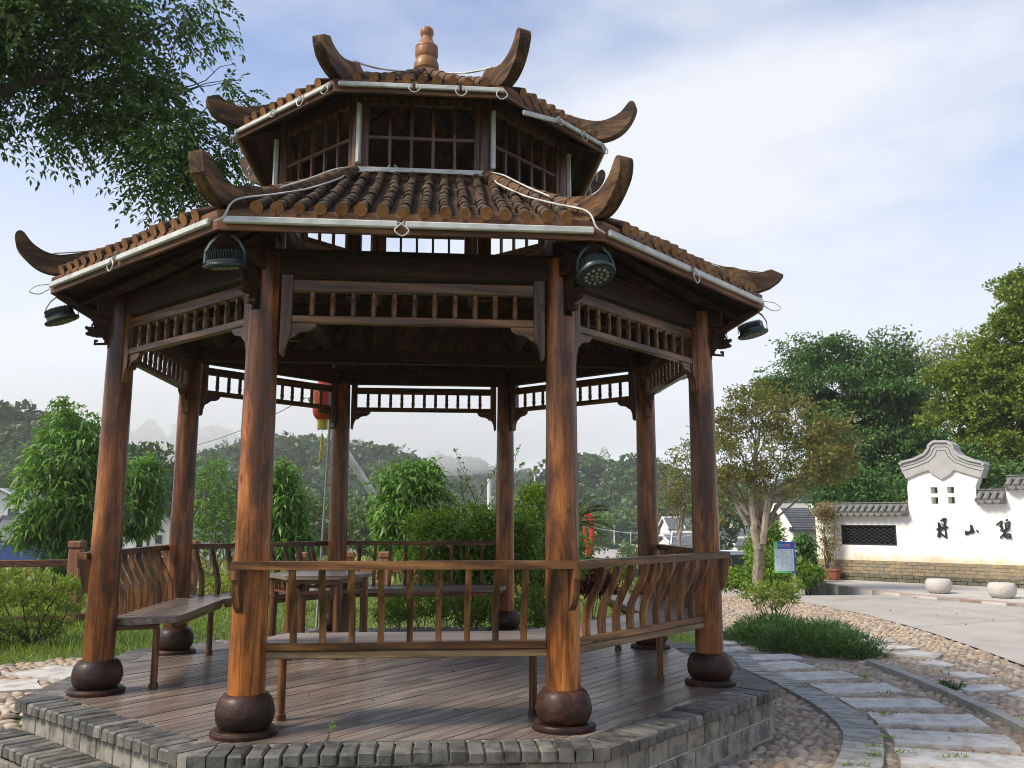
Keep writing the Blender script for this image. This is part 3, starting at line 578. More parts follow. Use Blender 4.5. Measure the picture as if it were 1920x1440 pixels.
V, F = merge_arrays(mass); o = obj('cobbles', np_mesh('cobbles', V, F, 'cobble_mass', True), lpath); o['kind'] = 'stuff'
# raised apron before the wall, with a kerb and a reddish edge strip
apoly = kerb_line+[(18.5, 6.5), (18.5, 16), (12.5, 18.2), (9.6, 18.2)]
sheet('pavement', apoly, AZ, 'apron', 0.6)
ks = resample(kerb_line, 30)
for i in range(29):
    a, b = ks[i], ks[i+1]; t = (b-a)/np.linalg.norm(b-a); nrm = np.array([-t[1], t[0]])
    if nrm@(a-CAM[:2]) < 0: nrm = -nrm
    o = MB().prism([tuple(a+t*0.005+nrm*0.0), tuple(b-t*0.005+nrm*0.0), tuple(b-t*0.005+nrm*0.20), tuple(a+t*0.005+nrm*0.20)], lambda x, y: (x, y, G0-0.5), lambda x, y: (x, y, AZ+0.006)).build('kerb_stone' , 'apron_edge' if i > 9 else 'kerb', None if i == 0 else kerb_root, 0)
    if i == 0: kerb_root = o; o.name = 'kerb'; tag(o, kind='structure')
# ------------------------------------------------------------------ the pavilion
ROT = 0.024; T8 = math.tan(PI/8); C8 = math.cos(PI/8)
PAV = empty('pavilion', (0, 0, -0.36), ROT)
tag(PAV, 'two-tiered octagonal wooden pavilion with upturned roof corners on a brick platform', 'pavilion')
PZ = 0.36      # everything below is built with z = 0 at the deck
rnd = random.Random(3)
def part(name, me, parent, loc=(0, 0, 0), rz=0.0):
    """a part of the pavilion: deck-level coordinates; parent may be PAV or one of its (unmoved) parts"""
    off = PZ if parent is PAV else 0.0
    return obj(name, me, parent, (loc[0], loc[1], loc[2]+off), rz)
def rotv(x, y, a): return (x*math.cos(a)-y*math.sin(a), x*math.sin(a)+y*math.cos(a))
SIDE = [k*PI/4 for k in range(8)]                    # side k is side 0 (facing -y) turned by this
CORN = [-PI/8+k*PI/4 for k in range(8)]              # corner k: built along -y, then turned
AP = 2.0787

# --- platform
def ngon(r, n=8): return [(r*math.cos(-PI/2-PI/8+i*PI/4), r*math.sin(-PI/2-PI/8+i*PI/4)) for i in range(n)]
mb = MB(); mb.prism(ngon(2.655), lambda x, y: (x, y, -0.46), lambda x, y: (x, y, -0.022))
platform = part('platform', mb.mesh('platform', 'mortar', 0, True), PAV)
EAP = 2.715*C8
bw = 0.0885; bl = 0.235; n_b = 24
def worn_brick(w_, l_, h_):
    m = MB().box((0, 0, 0), (w_, l_, h_), 0, rnd.uniform(0.004, 0.011)); m.v = [(x+rnd.uniform(-0.0022, 0.0022), y+rnd.uniform(-0.004, 0.004), z+rnd.uniform(-0.002, 0.002)) for x, y, z in m.v]
    return m.mesh('edge_brick', 'brick', 25, True)
BRK = [worn_brick(bw-rnd.uniform(0.005, 0.010), bl, 0.066) for _ in range(14)]
for k in range(8):
    half = EAP*T8; n_b = int(2*half/bw); pitch = 2*half/n_b
    for i in range(n_b):
        t = -half+pitch*(i+0.5); inner = EAP-bl
        a = SIDE[k]; x, y = rotv(t, -(EAP-bl/2)+rnd.uniform(-0.004, 0.004), a)
        if abs(t)+pitch/2 > inner*T8:
            # the corner bricks are cut to the mitre
            mc = MB(); t0, t1 = t-pitch/2+0.003, t+pitch/2-0.003
            lim = lambda tt: max(inner, abs(tt)/T8+0.004)
            pl = [(t0, -EAP), (t1, -EAP), (t1, -lim(t1)), (t0, -lim(t0))]
            if min(EAP-lim(t0), EAP-lim(t1)) < 0.004: pl = [(t0, -EAP), (t1, -EAP), ((t0 if abs(t0) < abs(t1) else t1), -min(lim(t0), lim(t1)))]
            mc.prism(pl, lambda px, py: (px, py, -0.068), lambda px, py: (px, py, -0.001+rnd.uniform(0, 0.0)))
            part('edge_brick', mc.mesh('edge_brick_cut', 'brick', 0, True), platform, (0, 0, rnd.uniform(-0.002, 0.002)), a)
            continue
        o = part('edge_brick', rnd.choice(BRK), platform, (x, y, -0.034+rnd.uniform(-0.005, 0.004)), a+rnd.uniform(-0.012, 0.012))
BAP = EAP-0.045
blk = {}
for k in range(8):
    if k in (3, 4, 5): continue
    for row in range(3):
        z1 = -0.078-row*0.125; h = 0.117; half = BAP*T8; L0 = 0.205
        off = (0.0, 0.5, 0.2)[row]*L0; t = -half+ (off if off else L0)
        edges = [-half]
        while t < half-0.06: edges.append(t); t += L0+rnd.uniform(-0.008, 0.008)
        edges.append(half)
        for e0, e1 in zip(edges[:-1], edges[1:]):
            x, y = rotv((e0+e1)/2, -(BAP-0.05), SIDE[k])
            m = MB().box((0, 0, 0), (e1-e0-0.010, 0.10+rnd.uniform(-0.004, 0.004), h-0.004), 0, 0.004).mesh('block', 'block', 25, True)
            part('block', m, platform, (x, y, z1-h/2), SIDE[k])
# the low step before the open side
step = MB(); hs = 1.03
step.prism([(-hs, -BAP+0.01), (hs, -BAP+0.01), (hs+0.11, -BAP-0.235), (-hs-0.11, -BAP-0.235)], lambda x, y: (x, y, -0.46), lambda x, y: (x, y, -0.255))
stp = part('step', step.mesh('step', 'mortar', 0, True), PAV, (0, 0, 0), SIDE[7])
nst = 24
for i in range(nst):
    t = -1.1+2.2*(i+0.5)/nst
    obj('edge_brick', rnd.choice(BRK), stp, (t, -BAP-0.128, -0.215+rnd.uniform(-0.003, 0.003)), rnd.uniform(-0.01, 0.01))
for i in range(11):
    m = MB().box((0, 0, 0), (0.19, 0.05, 0.16), 0, 0.004).mesh('block', 'block', 25, True)
    obj('block', m, stp, (-1.0+0.2*i, -BAP-0.235, -0.335))
# --- deck of planks
deck = part('deck', MB().prism(ngon(2.50), lambda x, y: (x, y, -0.021), lambda x, y: (x, y, -0.016)).mesh('deck', 'gap_dark', 0, True), PAV)
PA = math.radians(48.9); pw = 0.097; DR = 2.475
on = ngon(DR)
def clip_strip(poly, lo, hi):
    for s, lim in ((1, hi), (-1, -lo)):
        res = []
        for i in range(len(poly)):
            p, q = poly[i], poly[(i+1) % len(poly)]; dp, dq = lim-s*p[1], lim-s*q[1]
            if dp >= 0: res.append(p)
            if dp*dq < 0: f = dp/(dp-dq); res.append((p[0]+(q[0]-p[0])*f, p[1]+(q[1]-p[1])*f))
        poly = res
        if len(poly) < 3: return None
    return poly
dpoly = [rotv(x, y, -PA) for x, y in on]
i0 = -int(DR/pw)-1
for i in range(i0, -i0+1):
    pl = clip_strip(dpoly, i*pw+0.0032, (i+1)*pw-0.0032)
    if not pl: continue
    xs = sorted(p[0] for p in pl); cut = xs[0]+(xs[-1]-xs[0])*rnd.uniform(0.3, 0.7)
    zz = rnd.uniform(-0.0012, 0.0012)
    pcs = [pl]
    if xs[-1]-xs[0] > 2.2:
        y0_, y1_ = i*pw+0.0032, (i+1)*pw-0.0032
        def cutx(P, s_, lim):
            res = []
            for a_, b_ in zip(P, P[1:]+P[:1]):
                da, db = lim-s_*a_[0], lim-s_*b_[0]
                if da >= 0: res.append(a_)
                if da*db < 0: f_ = da/(da-db); res.append((a_[0]+(b_[0]-a_[0])*f_, a_[1]+(b_[1]-a_[1])*f_))
            return res
        pcs = [cutx(pl, 1, cut-0.0012), cutx(pl, -1, -(cut+0.0012))]
    for pc in pcs:
        zz = rnd.uniform(-0.0018, 0.0014); cx_, cy_ = sum(p[0] for p in pc)/len(pc), sum(p[1] for p in pc)/len(pc)
        m = MB(); m.prism([(x-cx_, y-cy_) for x, y in pc], lambda x, y: (x, y, -0.014), lambda x, y: (x, y, zz)); part('plank', m.mesh('plank', 'deck', 0, True), deck, (*rotv(cx_, cy_, PA), 0), PA)
# pale mortar strip between planks and bricks
for k in range(8):
    m = MB(); a1 = EAP-bl-0.002; a0 = DR*C8+0.001
    m.prism([(-a0*T8, -a0), (a0*T8, -a0), (a1*T8, -a1), (-a1*T8, -a1)], lambda x, y: (x, y, -0.02), lambda x, y: (x, y, -0.0055)); part('mortar_strip', m.mesh('mortar_strip', 'mortar', 0, True), deck, (0, 0, 0), SIDE[k])

# --- columns with their turned bases
colp = [(0.098, 0.15), (0.0985, 0.4), (0.096, 0.9), (0.092, 1.6), (0.088, 2.2), (0.085, 2.66)]
dense = []
for i in range(36):
    z = 0.15+(2.66-0.15)*i/35; r = np.interp(z, [p[1] for p in colp], [p[0] for p in colp]); dense.append((float(r), z))
for k in range(8):
    mc = MB(); nn = 28; ph = rnd.uniform(0, 6)
    for r, z in dense: pass
    mc.lathe([(r*(1+0.012*math.sin(5*z+ph)), z) for r, z in dense], n=nn)
    # a worked trunk is never quite round
    mc.v = [(x*(1+0.012*math.sin(3*math.atan2(y, x)+z*1.3+ph)), y*(1+0.012*math.sin(3*math.atan2(y, x)+z*1.3+ph)), z) for x, y, z in mc.v]
    x, y = rotv(0, -2.25, CORN[k])
    c = part('column', mc.mesh('column', 'column', 40, True), PAV, (x, y, 0), rnd.uniform(0, 6.28))
    if k == 0:
        pot = MB(); pr = [(0.118, 0.034), (0.138, 0.05), (0.151, 0.075), (0.156, 0.105), (0.1555, 0.109), (0.1575, 0.1095), (0.1575, 0.1155), (0.1555, 0.116), (0.154, 0.135), (0.147, 0.165), (0.133, 0.192), (0.118, 0.208), (0.106, 0.212), (0.085, 0.211)]
        pot.lathe(pr, n=32); pot.v = [(x*(1+0.012*math.sin(2*math.atan2(y, x)+9*z)), y*(1+0.012*math.sin(2*math.atan2(y, x)+9*z)), z) for x, y, z in pot.v]; pot_me = pot.mesh('base_drum', 'pot', 40, True); pot_red = pot.mesh('base_drum', 'pot_red', 40, True)
        pl = MB(); pl.lathe([(0.176, 0.0), (0.178, 0.006), (0.178, 0.020), (0.170, 0.026), (0.164, 0.026), (0.160, 0.034), (0.10, 0.036)], n=36); pl_me = pl.mesh('plinth', 'pot', 35, True)
    obj('base_drum', pot_red if k in (0, 1) else pot_me, c, (0, 0, 0), rnd.uniform(0, 6)); obj('plinth', pl_me, c)

# --- eave beams and frieze panels with turned spindles
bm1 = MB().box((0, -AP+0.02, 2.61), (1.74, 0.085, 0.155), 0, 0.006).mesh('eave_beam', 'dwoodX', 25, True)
fr = MB()
fr.box((0, -AP, 2.4695), (1.40, 0.05, 0.065), 0, 0.004); fr_me = fr.mesh('frieze', 'woodX', 25, True)
fl_me = MB().box((0, -AP, 2.2715), (1.40, 0.05, 0.043), 0, 0.004).mesh('lower_rail', 'woodX', 25, True)
jamb = MB(); jp = [(0.70, 2.53), (0.762, 2.53), (0.762, 2.07), (0.748, 2.055), (0.738, 2.07), (0.735, 2.11), (0.722, 2.15), (0.704, 2.17), (0.70, 2.2)]
jamb_me = [MB().prism([(s*a, b) for a, b in jp], lambda x, z: (x, -AP-0.028, z), lambda x, z: (x, -AP+0.028, z)).mesh('jamb', 'woodZ', 0, True) for s in (1, -1)]
cb = MB(); cpz = [(0.70, 2.248), (0.56, 2.248), (0.57, 2.225), (0.60, 2.205), (0.64, 2.20), (0.665, 2.19), (0.685, 2.17), (0.70, 2.165)]
cb_me = [MB().prism([(s*a, b) for a, b in cpz], lambda x, z: (x, -AP-0.015, z), lambda x, z: (x, -AP+0.015, z)).mesh('corner_bracket', 'woodX', 0, True) for s in (1, -1)]
sp = MB(); sp.lathe([(0.013, 0), (0.0175, 0.03), (0.0185, 0.05), (0.014, 0.066), (0.0175, 0.072), (0.0145, 0.079), (0.019, 0.088), (0.0145, 0.096), (0.0175, 0.102), (0.014, 0.108), (0.0165, 0.12), (0.0145, 0.146)], n=10)
sp_me = sp.mesh('spindle', 'woodZ', 50, True)
for k in range(8):
    part('eave_beam', bm1, PAV, (0, 0, 0), SIDE[k])
    f = part('frieze', fr_me, PAV, (0, 0, 0), SIDE[k])
    obj('lower_rail', fl_me, f); [obj('jamb', m, f) for m in jamb_me]; [obj('corner_bracket', m, f) for m in cb_me]
    for i in range(11): obj('spindle', sp_me, f, ((i-5)*0.118, -AP, 2.292), rnd.uniform(0, 3))
# beam stubs over the columns
st_me = MB().box((0, -2.25, 2.60), (0.10, 0.34, 0.12), 0, 0.006).mesh('bracket_block', 'dwoodY', 25, True)
for k in range(8): part('bracket_block', st_me, PAV, (0, 0, 0), CORN[k])

# --- benches with curved slats and a hand rail
OPEN = (3, 7)
spath = [(2.072, 0.466), (2.068, 0.54), (2.082, 0.62), (2.118, 0.69), (2.160, 0.76), (2.186, 0.82), (2.192, 0.868)]
sl = MB(); fw = 0.034; dp = 0.020
for s in (1,):
    poly = [(n-dp, z) for n, z in spath]+[(n+dp, z) for n, z in spath[::-1]]
    sl.prism(poly, lambda n, z: (-fw/2, -n, z), lambda n, z: (fw/2, -n, z))
sl_me = sl.mesh('slat', 'railZ', 40, True)
leg_me = MB().lathe([(0.031, 0), (0.031, 0.03), (0.024, 0.034), (0.0235, 0.2), (0.023, 0.392)], n=14).mesh('leg', 'woodZ', 40, True)
brk = MB(); bp_ = [(2.325, 0.865), (2.425, 0.865), (2.425, 0.815), (2.405, 0.812), (2.402, 0.77), (2.392, 0.72), (2.375, 0.67), (2.345, 0.635), (2.325, 0.63)]
brk.prism(bp_, lambda n, z: (-0.022, -n, z), lambda n, z: (0.022, -n, z)); brk_me = brk.mesh('rail_bracket', 'woodZ', 0, True)
for k in (0, 1, 2, 4, 5, 6):
    lfree, rfree = (k-1) % 8 in OPEN, (k+1) % 8 in OPEN
    def seat_poly(ex):
        le, re = (0.075 if lfree else -0.002), (0.075 if rfree else -0.002)
        return [(-0.765, -2.062), (0.765, -2.062), (0.785+re, -1.90), (0.676+re*0.6, -1.635), (-0.676-le*0.6, -1.635), (-0.785-le, -1.90)]
    sm = MB(); sm.prism(seat_poly(0), lambda x, y: (x, y, 0.428), lambda x, y: (x, y, 0.466)); b_o = part('bench', sm.mesh('bench', 'deck', 0, True), PAV, (0, 0, 0), SIDE[k])
    tag(b_o, ('bench with hand rail facing the open brick step', 'bench by the lamp corner toward the road', 'bench facing the white wall side', '', 'far bench behind the table', 'far bench beside the leaning pole view', 'bench in line with the garden fence')[k])
    ap = MB(); ap.box((0, -2.084, 0.449), (1.535, 0.04, 0.042), 0, 0.004); obj('foot_rail', ap.mesh('foot_rail', 'rail', 25, True), b_o)
    ap = MB(); ap.box((0, -2.075, 0.405), (1.54, 0.045, 0.040), 0, 0.004); obj('apron', ap.mesh('apron', 'railgrey', 25, True), b_o)
    ap = MB(); ap.box((0, -1.665, 0.408), (1.30, 0.03, 0.036), 0, 0.003); obj('apron', ap.mesh('apron', 'woodX', 25, True), b_o)
    # hand rail: mitred where it goes on, straight past the column where it ends
    n0, n1 = 2.172, 2.235
    le, re = (0.10 if lfree else 0), (0.10 if rfree else 0)
    def end(n, e): return (0.945 if e else n*T8-0.0015)
    rp_ = [(-end(n1, le), -n1), (end(n1, re), -n1), (end(n0, re), -n0), (-end(n0, le), -n0)]
    rm = MB(); rm.prism(rp_, lambda x, y: (x, y, 0.866), lambda x, y: (x, y, 0.910)); obj('hand_rail', rm.mesh('hand_rail', 'rail', 0, True), b_o)
    for i in range(9):
        o = obj('slat', sl_me, b_o, ((i-4)*0.158+0.008, 0, 0)); o.rotation_euler = (0, 0, 0)
    for cs, done in ((0, False), (1, rfree)):
        kk = (k+cs) % 8
        if cs == 1 and not rfree: continue
        a = CORN[kk]-SIDE[k]; x, y = rotv(0, -1.90, a); obj('leg', leg_me, b_o, (x, y, 0), rnd.uniform(0, 3))
        obj('rail_bracket', brk_me, b_o, (0, 0, 0), a)
        cbm = MB(); cbm.box((0, -2.02, 0.408), (0.04, 0.27, 0.034), 0, 0.003); obj('bearer', cbm.mesh('bearer', 'woodY', 25, True), b_o, (0, 0, 0), a)

# --- roofs
def roof_z(s, z0, z1, sag): return z0+(z1-z0)*s-sag*math.sin(PI*s)
def make_roof(name, a0, z0, a1, z1, sag, fas, rows, pitch, tr, seglen, single_side, horn, ridge_r, prefix):
    mbr = MB(); NS = 8
    for k in range(8):
        for j in range(NS):
            s0, s1 = j/NS, (j+1)/NS
            q = []
            for s, sg in ((s0, -1), (s0, 1), (s1, 1), (s1, -1)):
                a = a0+(a1-a0)*s; q.append((sg*a*T8, -a, roof_z(s, z0, z1, sag)))
            vs = [(*rotv(x, y, SIDE[k]), z) for x, y, z in q]; vs2 = [(x, y, z-0.028) for x, y, z in vs]
            mbr.add(vs+vs2, [(0, 1, 2, 3), (7, 6, 5, 4)]+([(0, 4, 5, 1)] if j == 0 else []))
    roof = part(name, mbr.mesh(name, 'roofboard', 20, False), PAV)
    # fascia boards, with the round tile ends standing a little proud
    fm = MB(); half = a0*T8; fz0, fz1 = fas
    fm.prism([(-half-0.010, -a0-0.024), (half+0.010, -a0-0.024), (half, -a0), (-half, -a0)], lambda x, y: (x, y, fz0), lambda x, y: (x, y, fz1))
    nd = len(rows)-1
    for i in range(nd):
        t = (rows[i]+rows[i+1])/2; arc = [(t+pitch*0.43*math.cos(PI+PI*j/8), fz1+0.001+0.062*math.sin(PI+PI*j/8)) for j in range(9)]
        fm.prism(arc, lambda x, z: (x, -a0-0.0245, z), lambda x, z: (x, -a0-0.031, z))
    f_me = fm.mesh('fascia', 'fascia', 25, True)
    for k in range(8): obj('fascia', f_me, roof, (0, 0, 0), SIDE[k])
    # cap tiles
    def pt(t, a): s = (a-a0)/(a1-a0); return Vector((t, -a, roof_z(s, z0, z1, sag)+0.026))
    tile_me = None
    meshes = {}
    for t in rows:
        amin = max(a1+0.01, abs(t)/T8+0.03); amax = a0+0.046
        ns = max(1, int(round((amax-amin)/seglen))); ring = MB(); singles = []
        for j in range(ns):
            aa, bb = amax-(amax-amin)*j/ns, amax-(amax-amin)*(j+1)/ns
            p, q = pt(t, aa), pt(t, bb)
            r0, r1 = tr*(1.0+rnd.uniform(-0.05, 0.09)), tr*rnd.uniform(0.83, 0.90)
            d = (q-p)
            off = Vector((rnd.uniform(-0.006, 0.006), rnd.uniform(-0.008, 0.008), rnd.uniform(-0.004, 0.003)))
            ring.tube([p+off, q+off+d*0.06], [r0, r1], 12, True, 0, 1 if j == 0 else None)
            singles.append((p+off, q+off+d*0.06, r0, r1, j))
        meshes[t] = (ring.mesh(prefix+'_row', ['tile', 'tile_end'], 50, True), singles)
    for k in range(8):
        for t in rows:
            if k == single_side:
                for p, q, r0, r1, j in meshes[t][1]:
                    m = MB(); c = (p+q)/2; m.tube([p-c, q-c], [r0, r1], 12, True, 0, 1 if j == 0 else None)
                    o = obj('roof_tile', m.mesh('roof_tile', ['tile', 'tile_end'], 50, True), roof, (*rotv(c.x, c.y, SIDE[k]), c.z), SIDE[k])
            else:
                obj('tile_row', meshes[t][0], roof, (0, 0, 0), SIDE[k])
    # hips: a row of overlapping ridge tiles, then the upturned horn
    for k in range(8):
        hm = MB(); rr0, rr1 = a0/C8-0.16, a1/C8+0.02; nh = int((rr0-rr1)/0.135)
        for j in range(nh):
            ra, rb = rr0-(rr0-rr1)*j/nh, rr0-(rr0-rr1)*(j+1)/nh
            za, zb = [roof_z((a0/C8-r)/((a0-a1)/C8), z0, z1, sag)+0.045 for r in (ra, rb)]
            hm.tube([(0, -ra, za), (0, -rb-0.0+0.008*0, zb)], [ridge_r*1.05, ridge_r*0.9], 12)
        obj('hip_ridge', hm.mesh('hip_ridge', 'weathered', 50, True), roof, (0, 0, 0), CORN[k])
        hb = MB(); ra, rb = a0/C8-0.02, a1/C8
        za, zb = roof_z(0.02, z0, z1, sag), roof_z(1, z0, z1, sag)
        hb.beam((0, -ra, za-0.066), (0, -rb, zb-0.066), 0.07, 0.075); obj('hip_rafter', hb.mesh('hip_rafter', 'dwoodY', 0, True), roof, (0, 0, 0), CORN[k])
        poly = horn(k); th = 0.043
        hh = MB(); hh.prism(poly, lambda r, z: (-th, -r, z), lambda r, z: (th, -r, z)); me = hh.mesh('upturned_corner', 'horn', 30, True)
        obj('upturned_corner', me, roof, (0, 0, 0), CORN[k])
    return roof
def smoothpoly(p, n=2):
    # Chaikin rounding of an outline
    for _ in range(n):
        q = []
        for i in range(len(p)):
            a, b = p[i], p[(i+1) % len(p)]; q += [(a[0]*.75+b[0]*.25, a[1]*.75+b[1]*.25), (a[0]*.25+b[0]*.75, a[1]*.25+b[1]*.75)]
        p = q
    return p
LH = [(2.34, 2.96), (2.40, 3.005), (2.51, 2.973), (2.615, 2.938), (2.69, 2.921), (2.758, 2.931), (2.816, 2.961), (2.856, 2.994), (2.882, 3.03), (2.907, 3.06), (2.94, 3.06), (2.956, 3.02), (2.94, 2.945), (2.905, 2.90), (2.844, 2.842), (2.786, 2.806), (2.719, 2.790), (2.60, 2.792), (2.45, 2.86)]
def low_horn(k):
    if k == 0: return [(2.34, 2.96), (2.40, 3.005), (2.51, 2.975), (2.63, 2.925), (2.70, 2.915), (2.765, 2.937), (2.83, 2.985), (2.848, 3.012), (2.925, 3.008), (2.90, 2.90), (2.844, 2.842), (2.786, 2.806), (2.719, 2.790), (2.60, 2.792), (2.45, 2.86)]
    if k == 2: return [(2.34, 2.96), (2.42, 3.0), (2.526, 2.982), (2.634, 2.937), (2.703, 2.926), (2.787, 2.945), (2.868, 2.899), (2.837, 2.860), (2.767, 2.813), (2.688, 2.79), (2.60, 2.792), (2.45, 2.86)]
    return smoothpoly(LH, 1)
UH = [(1.20, 4.32), (1.288, 4.362), (1.40, 4.312), (1.493, 4.283), (1.56, 4.279), (1.632, 4.296), (1.69, 4.325), (1.721, 4.352), (1.766, 4.408), (1.79, 4.415), (1.815, 4.395), (1.821, 4.347), (1.782, 4.261), (1.735, 4.20), (1.680, 4.157), (1.60, 4.128), (1.516, 4.122), (1.38, 4.19)]
def up_horn(k):
    if k in (0, 7): return [(1.20, 4.32), (1.288, 4.362), (1.40, 4.312), (1.493, 4.283), (1.56, 4.277), (1.632, 4.293), (1.675, 4.312), (1.70, 4.335), (1.785, 4.30), (1.775, 4.25), (1.735, 4.185), (1.680, 4.15), (1.60, 4.126), (1.516, 4.122), (1.38, 4.19)]
    return smoothpoly(UH, 1)
low_rows = [(-7.5+i)*0.1118 for i in range(16)]
low_roof = make_roof('lower_roof', 2.484, 2.772, 1.085, 3.555, 0.03, (2.655, 2.766), low_rows, 0.1118, 0.034, 0.14, 0, low_horn, 0.052, 'low')
up_rows = [(-4+i)*0.1085 for i in range(9)]
up_roof = make_roof('upper_roof', 1.407, 4.118, 0.05, 4.90, 0.05, (4.022, 4.114), up_rows, 0.1085, 0.033, 0.20, -1, up_horn, 0.046, 'up')
# dark soffit boards under the eaves, between beam and fascia, and struts at the corners
sf_me = MB()
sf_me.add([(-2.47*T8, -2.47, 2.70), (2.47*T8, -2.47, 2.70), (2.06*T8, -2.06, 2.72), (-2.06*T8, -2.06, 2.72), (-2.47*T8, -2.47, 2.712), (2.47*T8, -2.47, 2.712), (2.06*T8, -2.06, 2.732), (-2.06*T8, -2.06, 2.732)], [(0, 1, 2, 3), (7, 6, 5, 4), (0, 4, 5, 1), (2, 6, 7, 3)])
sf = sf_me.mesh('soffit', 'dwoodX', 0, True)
str_me = MB().beam((0, -2.30, 2.445), (0, -2.67, 2.655), 0.05, 0.045, (0, 0, 1), 0.004).mesh('eave_strut', 'dwoodY', 0, True)
for k in range(8):
    part('eave_strut', str_me, PAV, (0, 0, 0), CORN[k])
# common rafters seen from below
rf = MB()
for t in (-0.62, -0.31, 0.0, 0.31, 0.62):
    am = max(1.09, abs(t)/T8+0.05); s = (2.47-am)/(2.484-1.085)
    rf.beam((t, -2.47, 2.705), (t, -am, roof_z((2.484-am)/(2.484-1.085), 2.772, 3.555, 0.03)-0.06), 0.045, 0.05)
for t in (-0.62, -0.31, 0.0, 0.31, 0.62):
    am = max(1.09, abs(t)/T8+0.05)
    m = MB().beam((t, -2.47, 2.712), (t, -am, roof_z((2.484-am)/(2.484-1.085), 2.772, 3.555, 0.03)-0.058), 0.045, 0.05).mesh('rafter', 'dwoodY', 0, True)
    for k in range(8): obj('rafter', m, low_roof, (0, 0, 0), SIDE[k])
# tie beams inside
for (x0, y0), (x1, y1) in (((-2.08, -0.86), (2.08, -0.86)), ((-2.08, 0.86), (2.08, 0.86)), ((-0.86, -2.08), (-0.86, 2.08)), ((0.86, -2.08), (0.86, 2.08))):
    z = 2.60 if y0 == y1 else 2.72
    part('tie_beam', MB().beam((x0, y0, z), (x1, y1, z), 0.09, 0.115, (0, 0, 1), 0.005).mesh('tie_beam', 'dwoodX' if y0 == y1 else 'dwoodY', 25, True), PAV)
rg = MB().box((0, -1.1, 3.42), (0.93, 0.075, 0.10), 0, 0.004).mesh('ring_beam', 'dwoodX', 25, True)
for k in range(8): part('ring_beam', rg, PAV, (0, 0, 0), SIDE[k])

# --- upper storey: posts, lattice windows, head beams
win = MB(); WA = 1.10
for s in (1, -1): win.box((s*0.405, -WA, 3.86), (0.055, 0.045, 0.56), 0, 0.003)
win.box((0, -WA, 3.598), (0.755, 0.045, 0.04), 0, 0.003); win.box((0, -WA, 4.125), (0.755, 0.045, 0.05), 0, 0.003)
win_me = win.mesh('window', 'woodZ', 25, True)
bar_v = MB().box((0, -WA, 3.86), (0.022, 0.022, 0.478), 0, 0.0).mesh('glazing_bar', 'woodZ', 0, True)
bar_h = MB().box((0, -WA-0.003, 3.846), (0.753, 0.022, 0.022), 0, 0.0).mesh('glazing_bar_cross', 'woodX', 0, True)
hb_me = MB().box((0, -WA, 4.185), (0.93, 0.06, 0.065), 0, 0.004).mesh('head_beam', 'dwoodX', 25, True)
sb_me = MB().box((0, -WA, 3.535), (0.93, 0.065, 0.075), 0, 0.004).mesh('sill_beam', 'fascia', 25, True)
post_me = MB().lathe([(0.05, 2.66), (0.05, 3.2), (0.049, 4.22)], (0, 0, 0), 14).mesh('storey_post', 'woodZ', 40, True)
storey = part('upper_storey', sb_me, PAV, (0, 0, 0), 0)
for k in range(8):
    if k: obj('sill_beam', sb_me, storey, (0, 0, 0), SIDE[k])
    obj('head_beam', hb_me, storey, (0, 0, 0), SIDE[k])
    wo = obj('window', win_me, storey, (0, 0, 0), SIDE[k])
    x, y = rotv(0, -1.19, CORN[k]); obj('storey_post', post_me, storey, (x, y, 0), rnd.uniform(0, 6))
    for t in (-0.228, -0.073, 0.082, 0.237): x, y = rotv(t, 0, SIDE[k]); obj('glazing_bar', bar_v, storey, (x, y, 0), SIDE[k])
    obj('glazing_bar', bar_h, storey, (0, 0, 0), SIDE[k])
# finial: a turned gourd
fp = [(0.10, 4.84), (0.095, 4.90), (0.088, 4.93), (0.094, 4.955), (0.096, 4.972), (0.1065, 4.985), (0.110, 5.01), (0.1065, 5.04), (0.095, 5.07), (0.089, 5.085), (0.096, 5.10), (0.102, 5.13), (0.100, 5.165), (0.098, 5.185), (0.100, 5.19), (0.098, 5.20), (0.082, 5.212), (0.066, 5.24), (0.055, 5.265), (0.047, 5.285), (0.048, 5.297), (0.056, 5.312), (0.060, 5.335), (0.056, 5.362), (0.04, 5.382), (0.015, 5.390)]
part('finial', MB().lathe(fp, n=28).mesh('finial', 'finial', 30, True), PAV)

# --- carved brackets on the outside of the columns
cv = MB(); rr = random.Random(11)
cpoly = [(2.325, 2.31), (2.338, 2.31), (2.338, 2.335), (2.425, 2.325), (2.425, 2.36), (2.40, 2.362), (2.40, 2.348), (2.412, 2.348), (2.412, 2.337), (2.36, 2.345), (2.36, 2.372), (2.375, 2.384), (2.41, 2.38), (2.445, 2.385), (2.478, 2.392), (2.482, 2.405), (2.462, 2.415), (2.47, 2.425), (2.488, 2.44), (2.482, 2.452), (2.46, 2.447), (2.445, 2.452), (2.425, 2.446), (2.412, 2.45), (2.43, 2.462), (2.422, 2.47), (2.442, 2.48), (2.434, 2.488), (2.454, 2.498), (2.446, 2.506), (2.466, 2.516), (2.47, 2.545), (2.50, 2.56), (2.44, 2.57), (2.325, 2.57)]
cv.prism(cpoly, lambda r, z: (-0.016, -r, z), lambda r, z: (0.016, -r, z))
for i in range(34):
    r0 = rr.uniform(2.345, 2.44); z0 = rr.uniform(2.38, 2.55)
    if r0 > 2.325+(z0-2.30)*0.5+0.06: continue
    a0 = rr.uniform(0, 6.28); R0 = rr.uniform(0.010, 0.02); pts = []
    for j in range(9): a = a0+j*0.6; q = R0*(1-j*0.07); pts.append((0, -(r0+q*math.cos(a)), z0+q*math.sin(a)))
    for s in (-1, 1): cv.tube([(s*0.018, y, z) for _, y, z in pts], [0.006]*8+[0.003], 5)
cv.box((0, -2.331, 2.445), (0.06, 0.014, 0.275), 0, 0.002)
